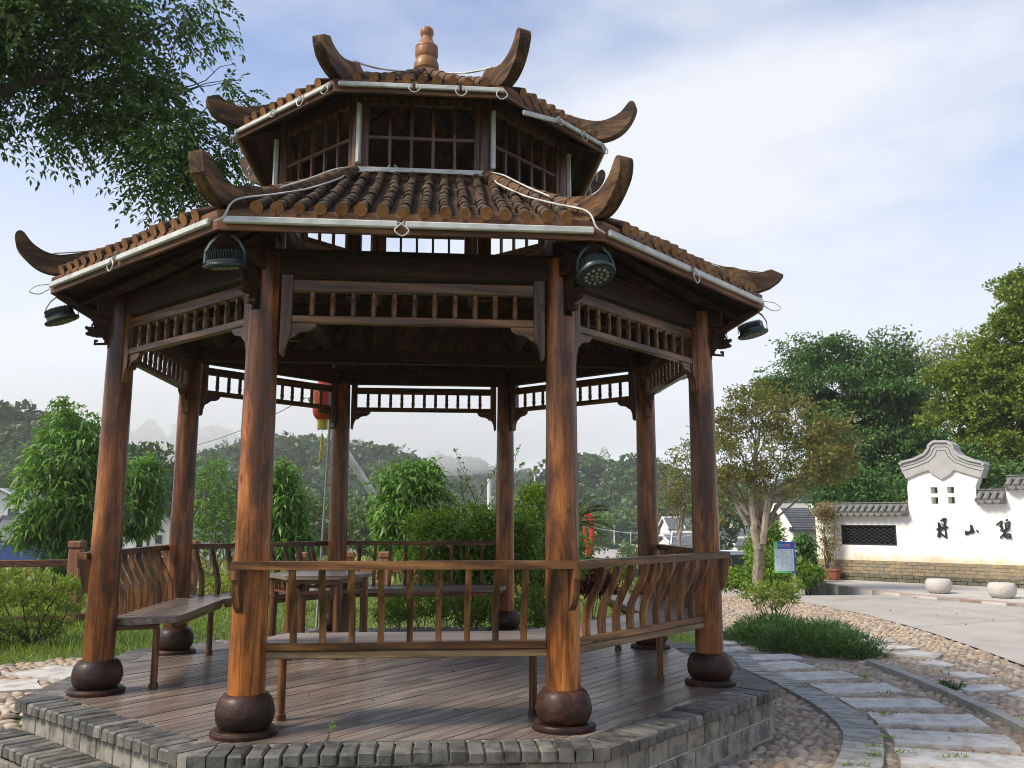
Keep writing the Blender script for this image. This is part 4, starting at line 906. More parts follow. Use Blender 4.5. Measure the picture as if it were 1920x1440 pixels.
cv_me = cv.mesh('carved_bracket', 'dwoodZ', 40, True)
for k in range(8): part('carved_bracket', cv_me, PAV, (0, 0, 0), CORN[k])

# --- light tubes fixed along the eaves and the storey, with their cables
def tube_box(a, b, h=0.038, d=0.028):
    m = MB(); m.beam(a, b, d, h, (0, 0, 1), 0.006); return m.mesh('light_tube', 'white_tube', 25, True)
lt = [tube_box((-1.005, -2.524, 2.704), (-0.085, -2.524, 2.704)), tube_box((-0.045, -2.524, 2.704), (0.985, -2.524, 2.704))]
ut = [tube_box((-0.565, -1.448, 4.070), (-0.06, -1.448, 4.070), 0.035, 0.025), tube_box((-0.04, -1.448, 4.070), (0.26, -1.448, 4.07), 0.035, 0.025), tube_box((0.28, -1.448, 4.070), (0.57, -1.448, 4.070), 0.035, 0.025)]
dt = tube_box((-0.47, -1.15, 3.585), (0.47, -1.15, 3.585), 0.036, 0.026)
vt = tube_box((0, -1.253, 3.62), (0, -1.253, 4.07), 0.036, 0.03)
for k in range(8):
    for m in lt: obj('light_tube', m, low_roof, (0, 0, 0), SIDE[k])
    for i, m in enumerate(ut):
        if k == 1 and i == 0: continue
        obj('light_tube', m, up_roof, (0, 0, 0), SIDE[k])
    obj('light_tube', dt, storey, (0, 0, 0), SIDE[k]); obj('light_tube', vt, storey, (0, 0, 0), CORN[k]+0.03)
# one tube has come loose at its left end
x0, y0 = rotv(-0.50, -1.50, SIDE[1]); x1, y1 = rotv(-0.06, -1.448, SIDE[1])
obj('light_tube', tube_box((x0, y0, 3.93), (x1, y1, 4.05), 0.035, 0.025), up_roof)
def loopcable(parent, pts, r=0.0045, mat='cable', name='cable'):
    m = MB(); pv = [Vector(p) for p in pts]; fine = []
    for i in range(len(pv)-1):
        p0, p1, p2, p3 = pv[max(i-1, 0)], pv[i], pv[i+1], pv[min(i+2, len(pv)-1)]
        for j in range(6):
            t = j/6; fine.append(0.5*((2*p1)+(p2-p0)*t+(2*p0-5*p1+4*p2-p3)*t*t+(3*p1-p0-3*p2+p3)*t**3))
    fine.append(pv[-1]); m.tube(fine, r, 6); return obj(name, m.mesh(name, mat, 60, True), parent)
def on_side(t, n, z, k): return (*rotv(t, -n, SIDE[k]), z)
for k in (7, 0, 1, 6, 2):
    for t, n, z, par, sc in ((-0.06, 2.548, 2.70, low_roof, 1.0), (-0.05, 1.468, 4.07, up_roof, 0.8), (0.27, 1.468, 4.07, up_roof, 0.8), (0.55, 1.468, 4.06, up_roof, 0.8), (-0.2, 1.18, 3.60, storey, 0.7)):
        d = rnd.uniform(0.05, 0.08)*sc; s = rnd.choice((-1, 1))
        loopcable(par, [on_side(t-0.02, n, z+0.01, k), on_side(t-0.035*s, n+0.01, z-d*0.6, k), on_side(t, n+0.012, z-d*1.15, k), on_side(t+0.04*s, n+0.01, z-d*0.6, k), on_side(t+0.01, n, z+0.012, k)], 0.0042)
# cables lying down the lower hips from the storey to the eave corners
def hip_pt(r, k, dz, dt=0.0):
    z = roof_z((2.484/C8-r)/((2.484-1.085)/C8), 2.772, 3.555, 0.03)+0.10+dz; return (*rotv(dt, -r, CORN[k]), z)
for k, ds in ((0, 1), (1, -1)):
    loopcable(low_roof, [on_side(0.0, 1.17, 3.57, 0), (*rotv(-0.03*ds*-1, -1.27, CORN[k]), 3.55), hip_pt(1.6, k, -0.05, 0.09*ds), hip_pt(2.0, k, -0.06, 0.10*ds), hip_pt(2.35, k, -0.055, 0.09*ds), (*rotv(0.07*ds, -2.66, CORN[k]), 2.83), (*rotv(0.05*ds, -2.725, CORN[k]), 2.72), (*rotv(0.0, -2.735, CORN[k]), 2.69)], 0.006)
    loopcable(low_roof, [(*rotv(0.02*ds, -1.27, CORN[k]), 3.585), hip_pt(1.55, k, 0.015, 0.03*ds), hip_pt(1.9, k, 0.0, 0.05*ds), hip_pt(2.25, k, -0.02, 0.07*ds)], 0.006)
for k in (7, 2):
    loopcable(low_roof, [hip_pt(1.3, k, 0.0), hip_pt(1.9, k, 0.0), hip_pt(2.4, k, 0.02), (*rotv(0, -2.72, CORN[k]), 2.94)], 0.006)
    loopcable(low_roof, [(*rotv(0, -2.72, CORN[k]), 2.72), (*rotv(0, -2.80, CORN[k]), 2.70), (*rotv(0, -2.84, CORN[k]), 2.655), (*rotv(0, -2.78, CORN[k]), 2.645), (*rotv(0, -2.72, CORN[k]), 2.69)], 0.004)
for k in (0, 1, 7, 2):
    loopcable(up_roof, [(*rotv(0, -1.30, CORN[k]), 4.375), (*rotv(0, -0.9, CORN[k]), 4.53), (*rotv(0, -0.4, CORN[k]), 4.765)], 0.008)

# ------------------------------------------------------------------ flood lamps under the eave corners
def flood_lamp(k, tilt, turn, label, dz=0.0):
    x, y = rotv(0, -2.635, CORN[k]+ROT); e = empty('flood_lamp', (x, y, 2.655+dz), CORN[k]+ROT); tag(e, label, 'lamp', 'round flood lamps hung at the eave corners')
    tm = Matrix.Rotation(tilt, 4, 'X') @ Matrix.Rotation(turn, 4, 'Z')
    off = Vector((0, 0, -0.165))
    def put(mb_, name, mat, sm=40, fix=True):
        mb_.v = [tuple(tm @ Vector(v)+off) for v in mb_.v]; return mb_.build(name, mat, e, sm, fix=fix)
    h = MB(); h.lathe([(0.108, -0.022), (0.112, -0.016), (0.112, -0.008), (0.098, -0.002), (0.092, 0.002), (0.090, 0.02), (0.060, 0.022), (0.02, 0.022)], n=32); put(h, 'housing', 'lamp_body')
    f = MB()
    for i in range(13):
        xx = -0.078+0.156*i/12; yy = math.sqrt(max(0.0, 0.090**2-xx*xx)); f.box((xx, 0, 0.044), (0.004, 2*yy, 0.05))
    put(f, 'cooling_fins', 'lamp_body', 0)
    le = MB(); le.lathe([(0.09, -0.0235), (0.088, -0.026), (0.02, -0.026)], n=28)
    put(le, 'lens', 'lamp_body')
    ch = MB()
    for q, (ring, nn) in enumerate(((0.0, 1), (0.030, 6), (0.062, 12))):
        for i in range(nn):
            a = 2*PI*i/nn+q*0.2; ch.lathe([(0.011, -0.0262), (0.009, -0.031), (0.003, -0.033)], (ring*math.cos(a), ring*math.sin(a), 0), 8)
    put(ch, 'light_diodes', 'lens')
    b = MB(); pts = [(-0.108, 0, -0.165), (-0.106, 0, -0.10), (-0.08, 0, -0.05), (-0.04, 0, -0.012), (0.04, 0, -0.012), (0.08, 0, -0.05), (0.106, 0, -0.10), (0.108, 0, -0.165)]
    pts = [tuple(Matrix.Rotation(turn, 3, 'Z') @ Vector(p)) for p in pts]
    for p, q in zip(pts[:-1], pts[1:]): b.beam(p, q, 0.015, 0.006, (0, 1, 0.1))
    b.tube([(0, 0, -0.012), (0, 0, 0.03)], 0.006, 8)
    b.build('bracket', 'lamp_body', e, 0)
flood_lamp(7, math.radians(22), 1.2, 'round grey flood lamp at the far end of the long sunlit eave')
flood_lamp(0, math.radians(14), 0.3, 'flood lamp showing its cooling fins at the front eave corner nearest the overhanging tree')
flood_lamp(1, math.radians(-24), -0.2, 'flood lamp with its round diode face visible, front eave corner')
flood_lamp(2, math.radians(-13), 1.3, 'flood lamp against the sky, on the eave corner toward the white wall')
flood_lamp(3, math.radians(-8), 0.4, 'small half hidden flood lamp on the back eave corner')

# ------------------------------------------------------------------ table, hanging pipe, lantern
TB = empty('wooden_table', (-0.87, 0.70, 0.0), 0.02); tag(TB, 'six-sided wooden table with lattice apron inside the pavilion', 'table')
hexa = lambda r, rot=0: [(r*math.cos(rot+i*PI/3), r*math.sin(rot+i*PI/3)) for i in range(6)]
MB().prism(hexa(0.45), lambda x, y: (x, y, 0.642), lambda x, y: (x, y, 0.672)).build('table_top', 'deck', TB, 0)
tl = MB().lathe([(0.036, 0.0), (0.034, 0.3), (0.033, 0.642)], n=14).mesh('leg', 'woodZ', 40, True)
ta = MB(); ln = 0.38
ta.box((0, 0, 0.62), (0.30, 0.022, 0.028)); ta.box((0, 0, 0.535), (0.30, 0.022, 0.022))
for s in (-0.145, 0.145): ta.box((s, 0, 0.555), (0.02, 0.02, 0.16))
for s in (-0.06, 0.06): ta.box((s, 0, 0.577), (0.018, 0.018, 0.062))
ta_me = ta.mesh('apron_lattice', 'woodX', 0, True)
for i in range(6):
    a = i*PI/3; obj('leg', tl, TB, (0.385*math.cos(a), 0.385*math.sin(a), 0), a)
    m = a+PI/6; obj('apron_lattice', ta_me, TB, (0.385*C8*0.94*math.cos(m), 0.385*C8*0.94*math.sin(m), 0), m+PI/2)
pp = MB(); pt0 = at(628, 676, 9.25); pt1 = np.array([-1.112, 2.11, 0.02])
pp.tube([pt1+np.array([-0.10, -0.02, 0.03]), pt1+np.array([-0.085, -0.015, 0.005]), pt1, pt1+np.array([0.012, 0, 0.06]), pt0+np.array([0, 0, 0.28])], 0.0125, 10)
tag(pp.build('white_pipe', 'metal_white', None, 40), 'thin white plastic pipe hanging from the roof beside a back column', 'pipe')
LN = empty('red_lantern', tuple(at(606, 752, 10.15)), 0); tag(LN, 'red paper lantern with gold print and yellow tassel behind the far columns', 'lantern')
lm = MB(); pr = []
for i in range(25):
    s = i/24; z = -0.22+0.44*s; r = 0.118*(1-abs(2*s-1)**5*0.5)+0.0025*(i % 2); pr.append((r, z))
lm.lathe(pr, n=24); lm.build('paper_shell', 'lantern_red', LN, 60)
g = MB(); g.lathe([(0.06, -0.235), (0.064, -0.222), (0.062, -0.215)], n=18); g.lathe([(0.065, 0.215), (0.067, 0.235), (0.03, 0.24)], n=18); g.build('gold_rim', 'lantern_gold', LN)
g = MB(); ra = random.Random(5)
for i in range(36):
    a = -PI/2-0.55+ra.uniform(-0.30, 0.30); z = ra.uniform(-0.10, 0.17); g.box((0.1225*math.cos(a), 0.1225*math.sin(a), z), (0.005, ra.uniform(0.01, 0.03), ra.uniform(0.008, 0.02)), a)
g.build('gold_print', 'lantern_gold', LN, 0)
g = MB()
for i in range(40): a = 2*PI*i/40; g.tube([(0.052*math.cos(a), 0.052*math.sin(a), -0.232), (0.055*math.cos(a), 0.055*math.sin(a), -0.33+ra.uniform(-0.01, 0.01))], 0.004, 4)
g.tube([(0, 0, -0.30), (0, 0, -0.40)], 0.003, 5)
for i in range(6): a = i; g.tube([(0.006*math.cos(a), 0.006*math.sin(a), -0.38), (0.012*math.cos(a), 0.012*math.sin(a), -0.55), (-0.015+0.010*math.cos(a), 0.01*math.sin(a), -0.70)], 0.005, 4)
g.build('tassel', 'tassel', LN)
MB().tube([(0, 0, 0.23), (0.0, -0.10, 0.42)], 0.004, 6).build('hanging_cord', 'black_cable', LN)
# ------------------------------------------------------------------ white gate wall with grey tile caps
W0 = onz(1533, 1084, AZ)[:2]; W1 = onz(1920, 1103, AZ)[:2]; WD = (W1-W0)/np.linalg.norm(W1-W0); WN = np.array([WD[1], -WD[0]])   # WN points to the road
if WN@(CAM[:2]-W0) < 0: WN = -WN
def wsz(u, v):
    """pixel -> (distance along the wall face, height)"""
    d = ray(u, v); k = ((W0-CAM[:2])@WN)/(d[:2]@WN); X = CAM+d*k; return float((X[:2]-W0)@WD), float(X[2])
WR = empty('gate_wall', (W0[0], W0[1], AZ)); WR.rotation_euler = (0, 0, math.atan2(WD[1], WD[0]))
tag(WR, 'white plastered wall with black calligraphy, stepped grey tile caps and ogee gable', 'wall')
# local frame: x along the wall, y = depth behind the face (face at y=0, road at -y), z above the apron
sgn = 1.0
def wl(u, v): s, z = wsz(u, v); return s, z-AZ
def wp(name, mb_, mat, sm=0, parent=None): return mb_.build(name, mat, parent or WR, sm)
TH = 0.30
sL = wl(1530, 1000)[0]; zb = wl(1600, 1050)[1]         # top of the brick base
s1 = wl(1707, 1000)[0]; s2 = wl(1836, 1000)[0]; s3 = wl(1893, 1000)[0]; sE = s3+4.0
z1 = wl(1640, 968)[1]; z2 = wl(1862, 945)[1]; z3 = wl(1905, 919)[1]
gz = wl(1770, 905)[1]
la, lzt = wl(1578, 985); lb, lzb = wl(1681, 1022)
hx = [wl(u, 935)[0] for u in (1746, 1759, 1777, 1790)]; hz = [wl(1768, v)[1] for v in (944.5, 932, 925, 913)]
wm = MB()
def cell(x0, x1, za, zb_, mbx=wm): mbx.box(((x0+x1)/2, TH/2, (za+zb_)/2), (x1-x0, TH, zb_-za))
cell(sL, la, zb, z1); cell(la, lb, zb, lzb); cell(la, lb, lzt, z1); cell(lb, s1, zb, z1)
cell(s1, s2, zb, hz[0])
cell(s1, hx[0], hz[0], hz[3]); cell(hx[1], hx[2], hz[0], hz[3]); cell(hx[3], s2, hz[0], hz[3])
cell(hx[0], hx[1], hz[1], hz[2]); cell(hx[2], hx[3], hz[1], hz[2])
cell(s2, s3, zb, z2); cell(s3, sE, zb, z3)
# upper gable body: follows under the grey coping
gp = [wl(u, v) for u, v in ((1707, 905), (1836, 905), (1836, 893), (1842, 880), (1830, 868), (1800, 855), (1784, 845), (1780, 836), (1755, 836), (1750, 846), (1735, 857), (1705, 870), (1697, 880), (1703, 893))]
gp = [(s1, hz[3]), (s2, hz[3])]+[(x, z) for x, z in gp[2:]]
wm.prism(gp, lambda x, z: (x, 0.0, z), lambda x, z: (x, TH, z))
wp('wall_body', wm, 'whitewash')
# grey ogee coping and its hanging ornament
cop_o = [(1689, 872), (1692, 868), (1715, 862), (1734, 853), (1742, 843), (1743, 836), (1752, 829), (1777, 829), (1787, 836), (1789, 845), (1799, 855), (1818, 863), (1842, 868), (1846, 873)]
cop_i = [(1840, 896), (1815, 889), (1790, 881), (1783, 889), (1772, 896), (1766, 899), (1758, 894), (1745, 886), (1742, 882), (1720, 889), (1700, 898)]
pl = [wl(u, v) for u, v in cop_o+[(1846, 878)]+cop_i+[(1690, 878)]]
cm = MB(); cm.prism(pl, lambda x, z: (x, -0.055, z), lambda x, z: (x, TH+0.05, z)); wp('gable_coping', cm, 'grey_plaster')
co2 = [(1692, 876), (1716, 870), (1738, 861), (1748, 851), (1751, 843), (1756, 838), (1776, 838), (1781, 843), (1783, 851), (1793, 861), (1816, 870), (1843, 876)]
co3 = [(1694, 883), (1717, 876), (1742, 866), (1754, 855), (1758, 845), (1774, 845), (1778, 855), (1790, 866), (1815, 876), (1842, 883)]
for ln_ in (co2, co3):
    ln = [wl(u, v) for u, v in ln_]
    lm_ = MB(); lm_.tube([(x, -0.054, z) for x, z in ln], 0.011, 5); wp('coping_line', lm_, 'plaster_dark', 40)
tp = [wl(u, v) for u, v in cop_o]; tm_ = MB()
for (xa, za), (xb, zb2) in zip(tp[:-1], tp[1:]): tm_.beam((xa, TH/2-0.0, za+0.012), (xb, TH/2, zb2+0.012), TH+0.20, 0.05, (0, 0, 1))
wp('coping_top', tm_, 'grey_plaster')
# tile caps on the lower lengths: ridge, sloping course of round tiles with scalloped ends
def cap(x0, x1, zt):
    m = MB(); m.box(((x0+x1)/2, TH/2, zt+0.035), (x1-x0, TH+0.07, 0.07)); wp('cap_moulding', m, 'grey_plaster')
    m = MB(); m.prism([(-0.17, zt+0.075), (TH/2, zt+0.235), (TH+0.17, zt+0.075)], lambda y, z: (x0, y, z), lambda y, z: (x1, y, z)); wp('cap_slope', m, 'grey_tile')
    m = MB(); m.box(((x0+x1)/2, TH/2, zt+0.262), (x1-x0, 0.13, 0.085), 0, 0.01); m.box(((x0+x1)/2, TH/2, zt+0.318), (x1-x0, 0.17, 0.024), 0, 0.005); wp('cap_ridge', m, 'grey_tile')
    n = max(2, int(round((x1-x0)/0.165)))
    for i in range(n):
        x = x0+(x1-x0)*(i+0.5)/n
        t = MB(); t.tube([(x, -0.205, zt+0.078), (x, TH/2-0.06, zt+0.235)], [0.062, 0.055], 10); wp('cap_tile', t, 'grey_tile', 50)
        if i < n-1:
            xx = x+(x1-x0)/n/2; arc = [(xx+0.075*math.cos(PI+PI*j/8), zt+0.088+0.085*math.sin(PI+PI*j/8)) for j in range(9)]
            t = MB(); t.prism(arc, lambda px, pz: (px, -0.205, pz), lambda px, pz: (px, -0.185, pz)); wp('drip_tile', t, 'grey_tile')
cap(sL+0.02, s1, z1); cap(s2, s3, z2); cap(s3, sE, z3)
# lattice window of overlapping curved tiles
lt_ = MB(); nx = 9; ny = 11; wx = (lb-la)/nx; hz_ = (lzt-lzb)/ny
for j in range(ny+1):
    for i in range(nx+1):
        xo = la+(i+(0.5 if j % 2 else 0))*wx; zc = lzb+j*hz_
        for sg in (1,):
            pts = []
            for q in range(6):
                f = q/5; xx = xo-wx/2+wx*f; zz = zc+hz_*0.85*math.sin(PI*f)
                if la <= xx <= lb and lzb <= zz <= lzt: pts.append((xx, 0.075, zz))
            if len(pts) > 1:
                for p, q in zip(pts[:-1], pts[1:]): lt_.beam(p, q, 0.07, 0.014, (0, 0, 1))
wp('lattice_window', lt_, 'lattice')
bk = MB(); bk.box(((la+lb)/2, 0.24, (lzt+lzb)/2), (lb-la+0.02, 0.02, lzt-lzb+0.02)); wp('window_back', bk, 'lattice')
fm_ = MB()
for x in (la, lb): fm_.box((x, 0.06, (lzt+lzb)/2), (0.025, 0.13, lzt-lzb+0.03))
for z in (lzt, lzb): fm_.box(((la+lb)/2, 0.06, z), (lb-la-0.02, 0.13, 0.025))
wp('window_frame', fm_, 'lattice')
# brick base in running bond, with a stepped foot course
bz = zb; ncs = 6; ch = bz/ncs; core = MB(); core.box(((sL+sE)/2, TH/2+0.012, bz/2), (sE-sL, TH, bz)); 
MT['base_mortar'] = plain('base_mortar', (0.55, 0.50, 0.40), 0.9, 0.15, 3)
MT['base_brick'] = masonry('ochre_stained_brick', [(0.22, 0.19, 0.14), (0.31, 0.235, 0.14), (0.26, 0.215, 0.15), (0.34, 0.25, 0.135), (0.19, 0.175, 0.14)], 0.9, (0.7, 0.68, 0.62))
MT['foot_brick'] = masonry('mossy_brick', [(0.115, 0.105, 0.075), (0.16, 0.145, 0.10), (0.135, 0.12, 0.08)], 0.95, (0.55, 0.55, 0.45))
wp('base_core', core, 'base_mortar')
bme = {}
for c in range(ncs):
    foot = c < 2; L0 = 0.25; x = sL-(0.10 if foot else 0)+(-0.125 if c % 2 else 0); d = -0.05 if foot else 0.0
    while x < sE-1.6:
        xa, xb = max(x, sL-(0.12 if foot else 0)), x+L0
        key = (round(xb-xa, 3), foot)
        if key not in bme: bme[key] = MB().box((0, 0, 0), (xb-xa-0.012, 0.08, ch-0.011), 0, 0.003).mesh('brick', 'foot_brick' if foot else 'base_brick', 0, True)
        o = obj('brick', bme[key], WR, ((xa+xb)/2, d+0.036+rk.uniform(-0.003, 0.003), ch*(c+0.5))); x += L0
# calligraphy: thick painted characters fixed to the plaster
CH = {'丹': [[(290, 195), (320, 195), (355, 250), (350, 310), (355, 430), (345, 470), (310, 482), (285, 470), (285, 410), (300, 400), (300, 350), (300, 290)],
     [(255, 325), (300, 300), (360, 285), (400, 270), (450, 262), (490, 280), (480, 300), (420, 315), (360, 345), (300, 350)],
     [(330, 165), (380, 125), (410, 108), (445, 115), (460, 135), (445, 180), (440, 262), (450, 330), (472, 485), (455, 495), (435, 455), (420, 320), (400, 270), (405, 175), (380, 165)],
     [(355, 402), (365, 398), (445, 460), (470, 490), (440, 490), (355, 432)], [(350, 215), (375, 212), (390, 235), (370, 237)]],
 '山': [[(900, 232), (950, 260), (960, 310), (990, 360), (985, 385), (945, 405), (890, 410), (850, 432), (825, 440), (810, 425), (810, 370), (825, 345), (840, 365), (880, 365), (905, 345), (910, 300)],
     [(1020, 345), (1040, 335), (1065, 365), (1065, 385), (1045, 388), (1030, 370)]],
 '碧': [[(1390, 240), (1480, 165), (1505, 160), (1520, 180), (1505, 240), (1530, 300), (1515, 330), (1470, 358), (1490, 300), (1455, 275), (1460, 250), (1490, 225), (1485, 195), (1400, 252)],
     [(1565, 155), (1610, 125), (1615, 155), (1585, 168)], [(1555, 190), (1575, 195), (1590, 320), (1570, 320)], [(1640, 172), (1668, 185), (1650, 325), (1625, 325), (1640, 250)],
     [(1575, 215), (1650, 172), (1650, 190), (1580, 235)], [(1585, 265), (1640, 240), (1638, 258), (1590, 280)], [(1580, 305), (1650, 295), (1650, 325), (1570, 345)],
     [(1505, 350), (1580, 320), (1650, 310), (1650, 330), (1580, 360), (1515, 385)], [(1580, 350), (1600, 370), (1480, 500), (1465, 495), (1475, 470), (1540, 400)],
     [(1560, 425), (1650, 400), (1680, 415), (1670, 470), (1695, 485), (1690, 500), (1570, 495), (1530, 440), (1555, 440), (1590, 470), (1640, 465), (1655, 425), (1570, 450)]]}
for nm, polys in CH.items():
    m = MB()
    for i, P in enumerate(polys):
        Q = [wl(1730+x*0.098958, 960+y*0.098958) for x, y in P]; m.prism(Q, lambda x, z: (x, -0.030-0.0015*i, z), lambda x, z: (x, -0.004, z))
    wp('brush_character', m, 'black')
# ------------------------------------------------------------------ stone balls, planter
def stone_ball(u, v, label):
    p = onz(u, v, AZ); m = MB(); m.lathe([(0.12, 0), (0.19, 0.02), (0.235, 0.08), (0.25, 0.15), (0.245, 0.20), (0.225, 0.245), (0.205, 0.262), (0.19, 0.266), (0.02, 0.268)], n=28)
    o = m.build('stone_bollard', 'stone_ball', None, 40, (p[0], p[1], AZ-0.005)); o.scale = (0.98, 0.98, 1.05); tag(o, label, 'bollard', 'low round stone bollards on the pavement edge')
stone_ball(1761, 1112, 'low round stone bollard below the gable of the white wall'); stone_ball(1880, 1121, 'low round stone bollard below the right-hand black character')
# ------------------------------------------------------------------ plants
def gz1(x, y): return float(ground_z(x, y))
def sample_blobs(blobs, n, rng, shell=0.55):
    """points spread through ellipsoids, denser toward the skin; blobs: (centre, (rx,ry,rz), weight)"""
    w_ = np.array([b[2] if len(b) > 2 else (b[1][0]*b[1][1]*b[1][2])**0.7 for b in blobs], float); w_ /= w_.sum(); k = rng.choice(len(blobs), n, p=w_)
    C = np.array([b[0] for b in blobs])[k]; R = np.array([b[1] for b in blobs])[k]
    D = unit(rng.normal(size=(n, 3))); r = shell+(1-shell)*rng.uniform(size=(n, 1))**0.6; r *= 1+rng.normal(0, 0.08, (n, 1))
    return C+D*R*r, D
def crown_arrays(blobs, n_clump, per, clump_r, ll, lw, rng, droop=0.2, seg=1, outward=0.6, upb=0.15, shell=0.5, cluster=None):
    if cluster:
        K, cr_, flat = cluster; Pc, Dc = sample_blobs(blobs, K, rng, shell); k_ = rng.integers(K, size=n_clump); dd = unit(rng.normal(size=(n_clump, 3)))*rng.uniform(0.2, 1.0, (n_clump, 1))**0.5
        P = Pc[k_]+dd*np.array([1, 1, flat])*cr_*rng.uniform(0.6, 1.3, (K, 1))[k_]; D = unit(Dc[k_]*0.5+dd*np.array([1, 1, 0.8])+np.array([0, 0, 0.2]))
    else: P, D = sample_blobs(blobs, n_clump, rng, shell)
    n = n_clump*per
    PP = np.repeat(P, per, 0)+rng.normal(size=(n, 3))*clump_r*np.array([1, 1, 0.6]); DD = np.repeat(D, per, 0)
    A = DD*outward+rng.normal(size=(n, 3))*0.7+np.array([0, 0, upb]); L_ = ll*rng.uniform(0.7, 1.25, n)
    return leaf_arrays(PP, A, L_, lw*rng.uniform(0.8, 1.2, n), rng, droop, seg), P
def limb(mb_, a, b, r0, r1, rng, sag=0.0, n=7, wob=0.06):
    a, b = np.array(a, float), np.array(b, float); L_ = np.linalg.norm(b-a); pts = []; off = rng.normal(size=(n, 3))*wob*L_*0.5
    for i in range(n):
        t = i/(n-1); e = math.sin(PI*t); pts.append(a+(b-a)*t+off[i]*e*0.5+np.array([0, 0, sag*L_])*e)
    mb_.tube(pts, [r0+(r1-r0)*i/(n-1) for i in range(n)], 7 if r0 > 0.02 else 5); return pts
def plant(name, label, cat, base, blobs, leafm, bark, rng_seed, clumps, per, clump_r, ll, lw, trunk_r=0.05, fork=0.4, droop=0.2, seg=1, outward=0.6, upb=0.15, shell=0.5, group=None, stems=0, twigs=0, crown='crown', trunk='trunk', limbs=None, extra=None, cluster=None, limb_r=None):
    rng = np.random.default_rng(rng_seed); base = np.array(base, float)
    root = empty(name, tuple(base)); tag(root, label, cat, group)
    bl = [(np.array(b[0])-base, np.array(b[1], float)*np.ones(3))+tuple(b[2:]) for b in blobs]
    arr, P = crown_arrays(bl, clumps, per, clump_r, ll, lw, rng, droop, seg, outward, upb, shell, cluster)
    parts_ = [arr]
    if extra is not None: parts_ += extra(base)
    V, F = merge_arrays(parts_); obj(crown, np_mesh(crown, V, F, leafm, False), root)
    m = MB(); cen = np.mean([b[0] for b in bl], 0)
    if stems:
        for i in range(stems):
            t = P[rng.integers(len(P))]; limb(m, (rng.normal()*0.05, rng.normal()*0.05, -0.03), t, trunk_r, trunk_r*0.3, rng, 0.0, 6, 0.12)
    else:
        fk = np.array([cen[0]*fork*0.6, cen[1]*fork*0.6, max(0.1, cen[2]*fork)]); limb(m, (0, 0, -0.08), fk, trunk_r, trunk_r*0.75, rng, 0, 7, 0.05)
        lr = limb_r or trunk_r*0.6
        for b in bl:
            pts = limb(m, fk+rng.normal(size=3)*trunk_r*0.3, b[0], lr, lr*0.27, rng, 0.05, 8, 0.12)
            for _ in range(twigs):
                q = pts[rng.integers(3, 8)]; d = unit(rng.normal(size=3)); limb(m, q, b[0]+d*b[1]*0.85, lr*0.28, lr*0.09, rng, 0.0, 5, 0.15)
    if limbs:
        for a, b_, r0, r1 in limbs: limb(m, np.array(a)-base, np.array(b_)-base, r0, r1, rng, 0.0, 8, 0.06)
    obj(trunk, m.mesh(trunk, bark, 50, True), root)
    return root
def B(u, v, D, ru, rv=None, rd=None, w=None):
    """an ellipsoid of foliage round the pixel (u, v) at distance D; radii in pixels"""
    s = D/FPX; rv = rv or ru; t = (at(u, v, D), (ru*s, (rd or (ru+rv)/2)*s, rv*s)); return t+((w,) if w else ())
def gp(u, v, D): p = at(u, v, D); return (p[0], p[1], gz1(p[0], p[1]))

# --- tree hanging over the top left: trunk stands outside the picture
def pinnate(blobs, n, rng, ll=0.064, lw=0.034):
    """compound leaves: a drooping stalk with paired leaflets"""
    K = 190; Pc, Dc = sample_blobs(blobs, K, rng, 0.2); k_ = rng.integers(K, size=n); dd = unit(rng.normal(size=(n, 3)))*rng.uniform(0.15, 1, (n, 1))**0.6; P = Pc[k_]+dd*np.array([0.30, 0.30, 0.17]); D = unit(Dc[k_]*0.4+dd); out_ = []
    a_, b_ = at(-80, 152, 9.25)-OT, at(62, 150, 9.25)-OT; keep = ~((P[:, 0] > a_[0]) & (P[:, 0] < b_[0]) & (np.abs(P[:, 2]-a_[2]) < 0.19)); P, D = P[keep], D[keep]; n = len(P)
    A = unit(D*0.5+rng.normal(size=(n, 3))*0.6+np.array([0.1, -0.05, -0.1])); ln = rng.uniform(0.22, 0.34, n)
    S = unit(np.cross(A, np.array([0, 0, 1.0])+rng.normal(size=(n, 3))*0.3))
    for j in range(6):
        f = (j+0.6)/6; base = P+A*(ln*f)[:, None]+np.array([0, 0, -1])*(ln*f*f*0.55)[:, None]
        for sg in (-1, 1):
            ax = A*0.55+S*sg*0.9+np.array([0, 0, -0.3]); out_.append(leaf_arrays(base, ax, ll*rng.uniform(0.8, 1.2, n), lw, rng, 0.15, 1, 0.15))
    base = P+A*ln[:, None]*1.0+np.array([0, 0, -0.55])*ln[:, None]; out_.append(leaf_arrays(base, A+np.array([0, 0, -0.8]), ll*1.1, lw, rng, 0.1, 1, 0.15))
    return out_, P
rng = np.random.default_rng(31)
OT = np.array([-7.3, 1.2, gz1(-7.3, 1.2)])
TR = empty('overhanging_tree', tuple(OT)); tag(TR, 'dark green feathery-leaved tree reaching in over the upper left sky', 'tree')
ob = [B(40, 60, 9.2, 130, 95), B(180, 50, 9.2, 120, 95), B(320, 40, 9.0, 110, 80), B(400, 30, 9.0, 55, 60), B(90, 170, 9.3, 110, 65), B(40, 215, 9.4, 70, 45), B(230, 160, 9.1, 110, 80), B(340, 160, 9.0, 80, 60), B(420, 185, 8.9, 40, 30), B(250, 235, 9.0, 70, 45), B(330, 260, 9.0, 85, 55), B(300, 320, 8.9, 45, 45), B(345, 345, 8.9, 22, 25), B(390, 265, 8.9, 35, 30), B(150, 225, 9.2, 50, 30), B(-120, 120, 9.4, 130, 150), B(-90, -60, 9.5, 180, 100), B(150, -80, 9.2, 200, 80), B(-260, 60, 9.6, 160, 220)]
ob = [(b[0]-OT, np.array(b[1]), b[1][0]*b[1][2]) for b in ob]
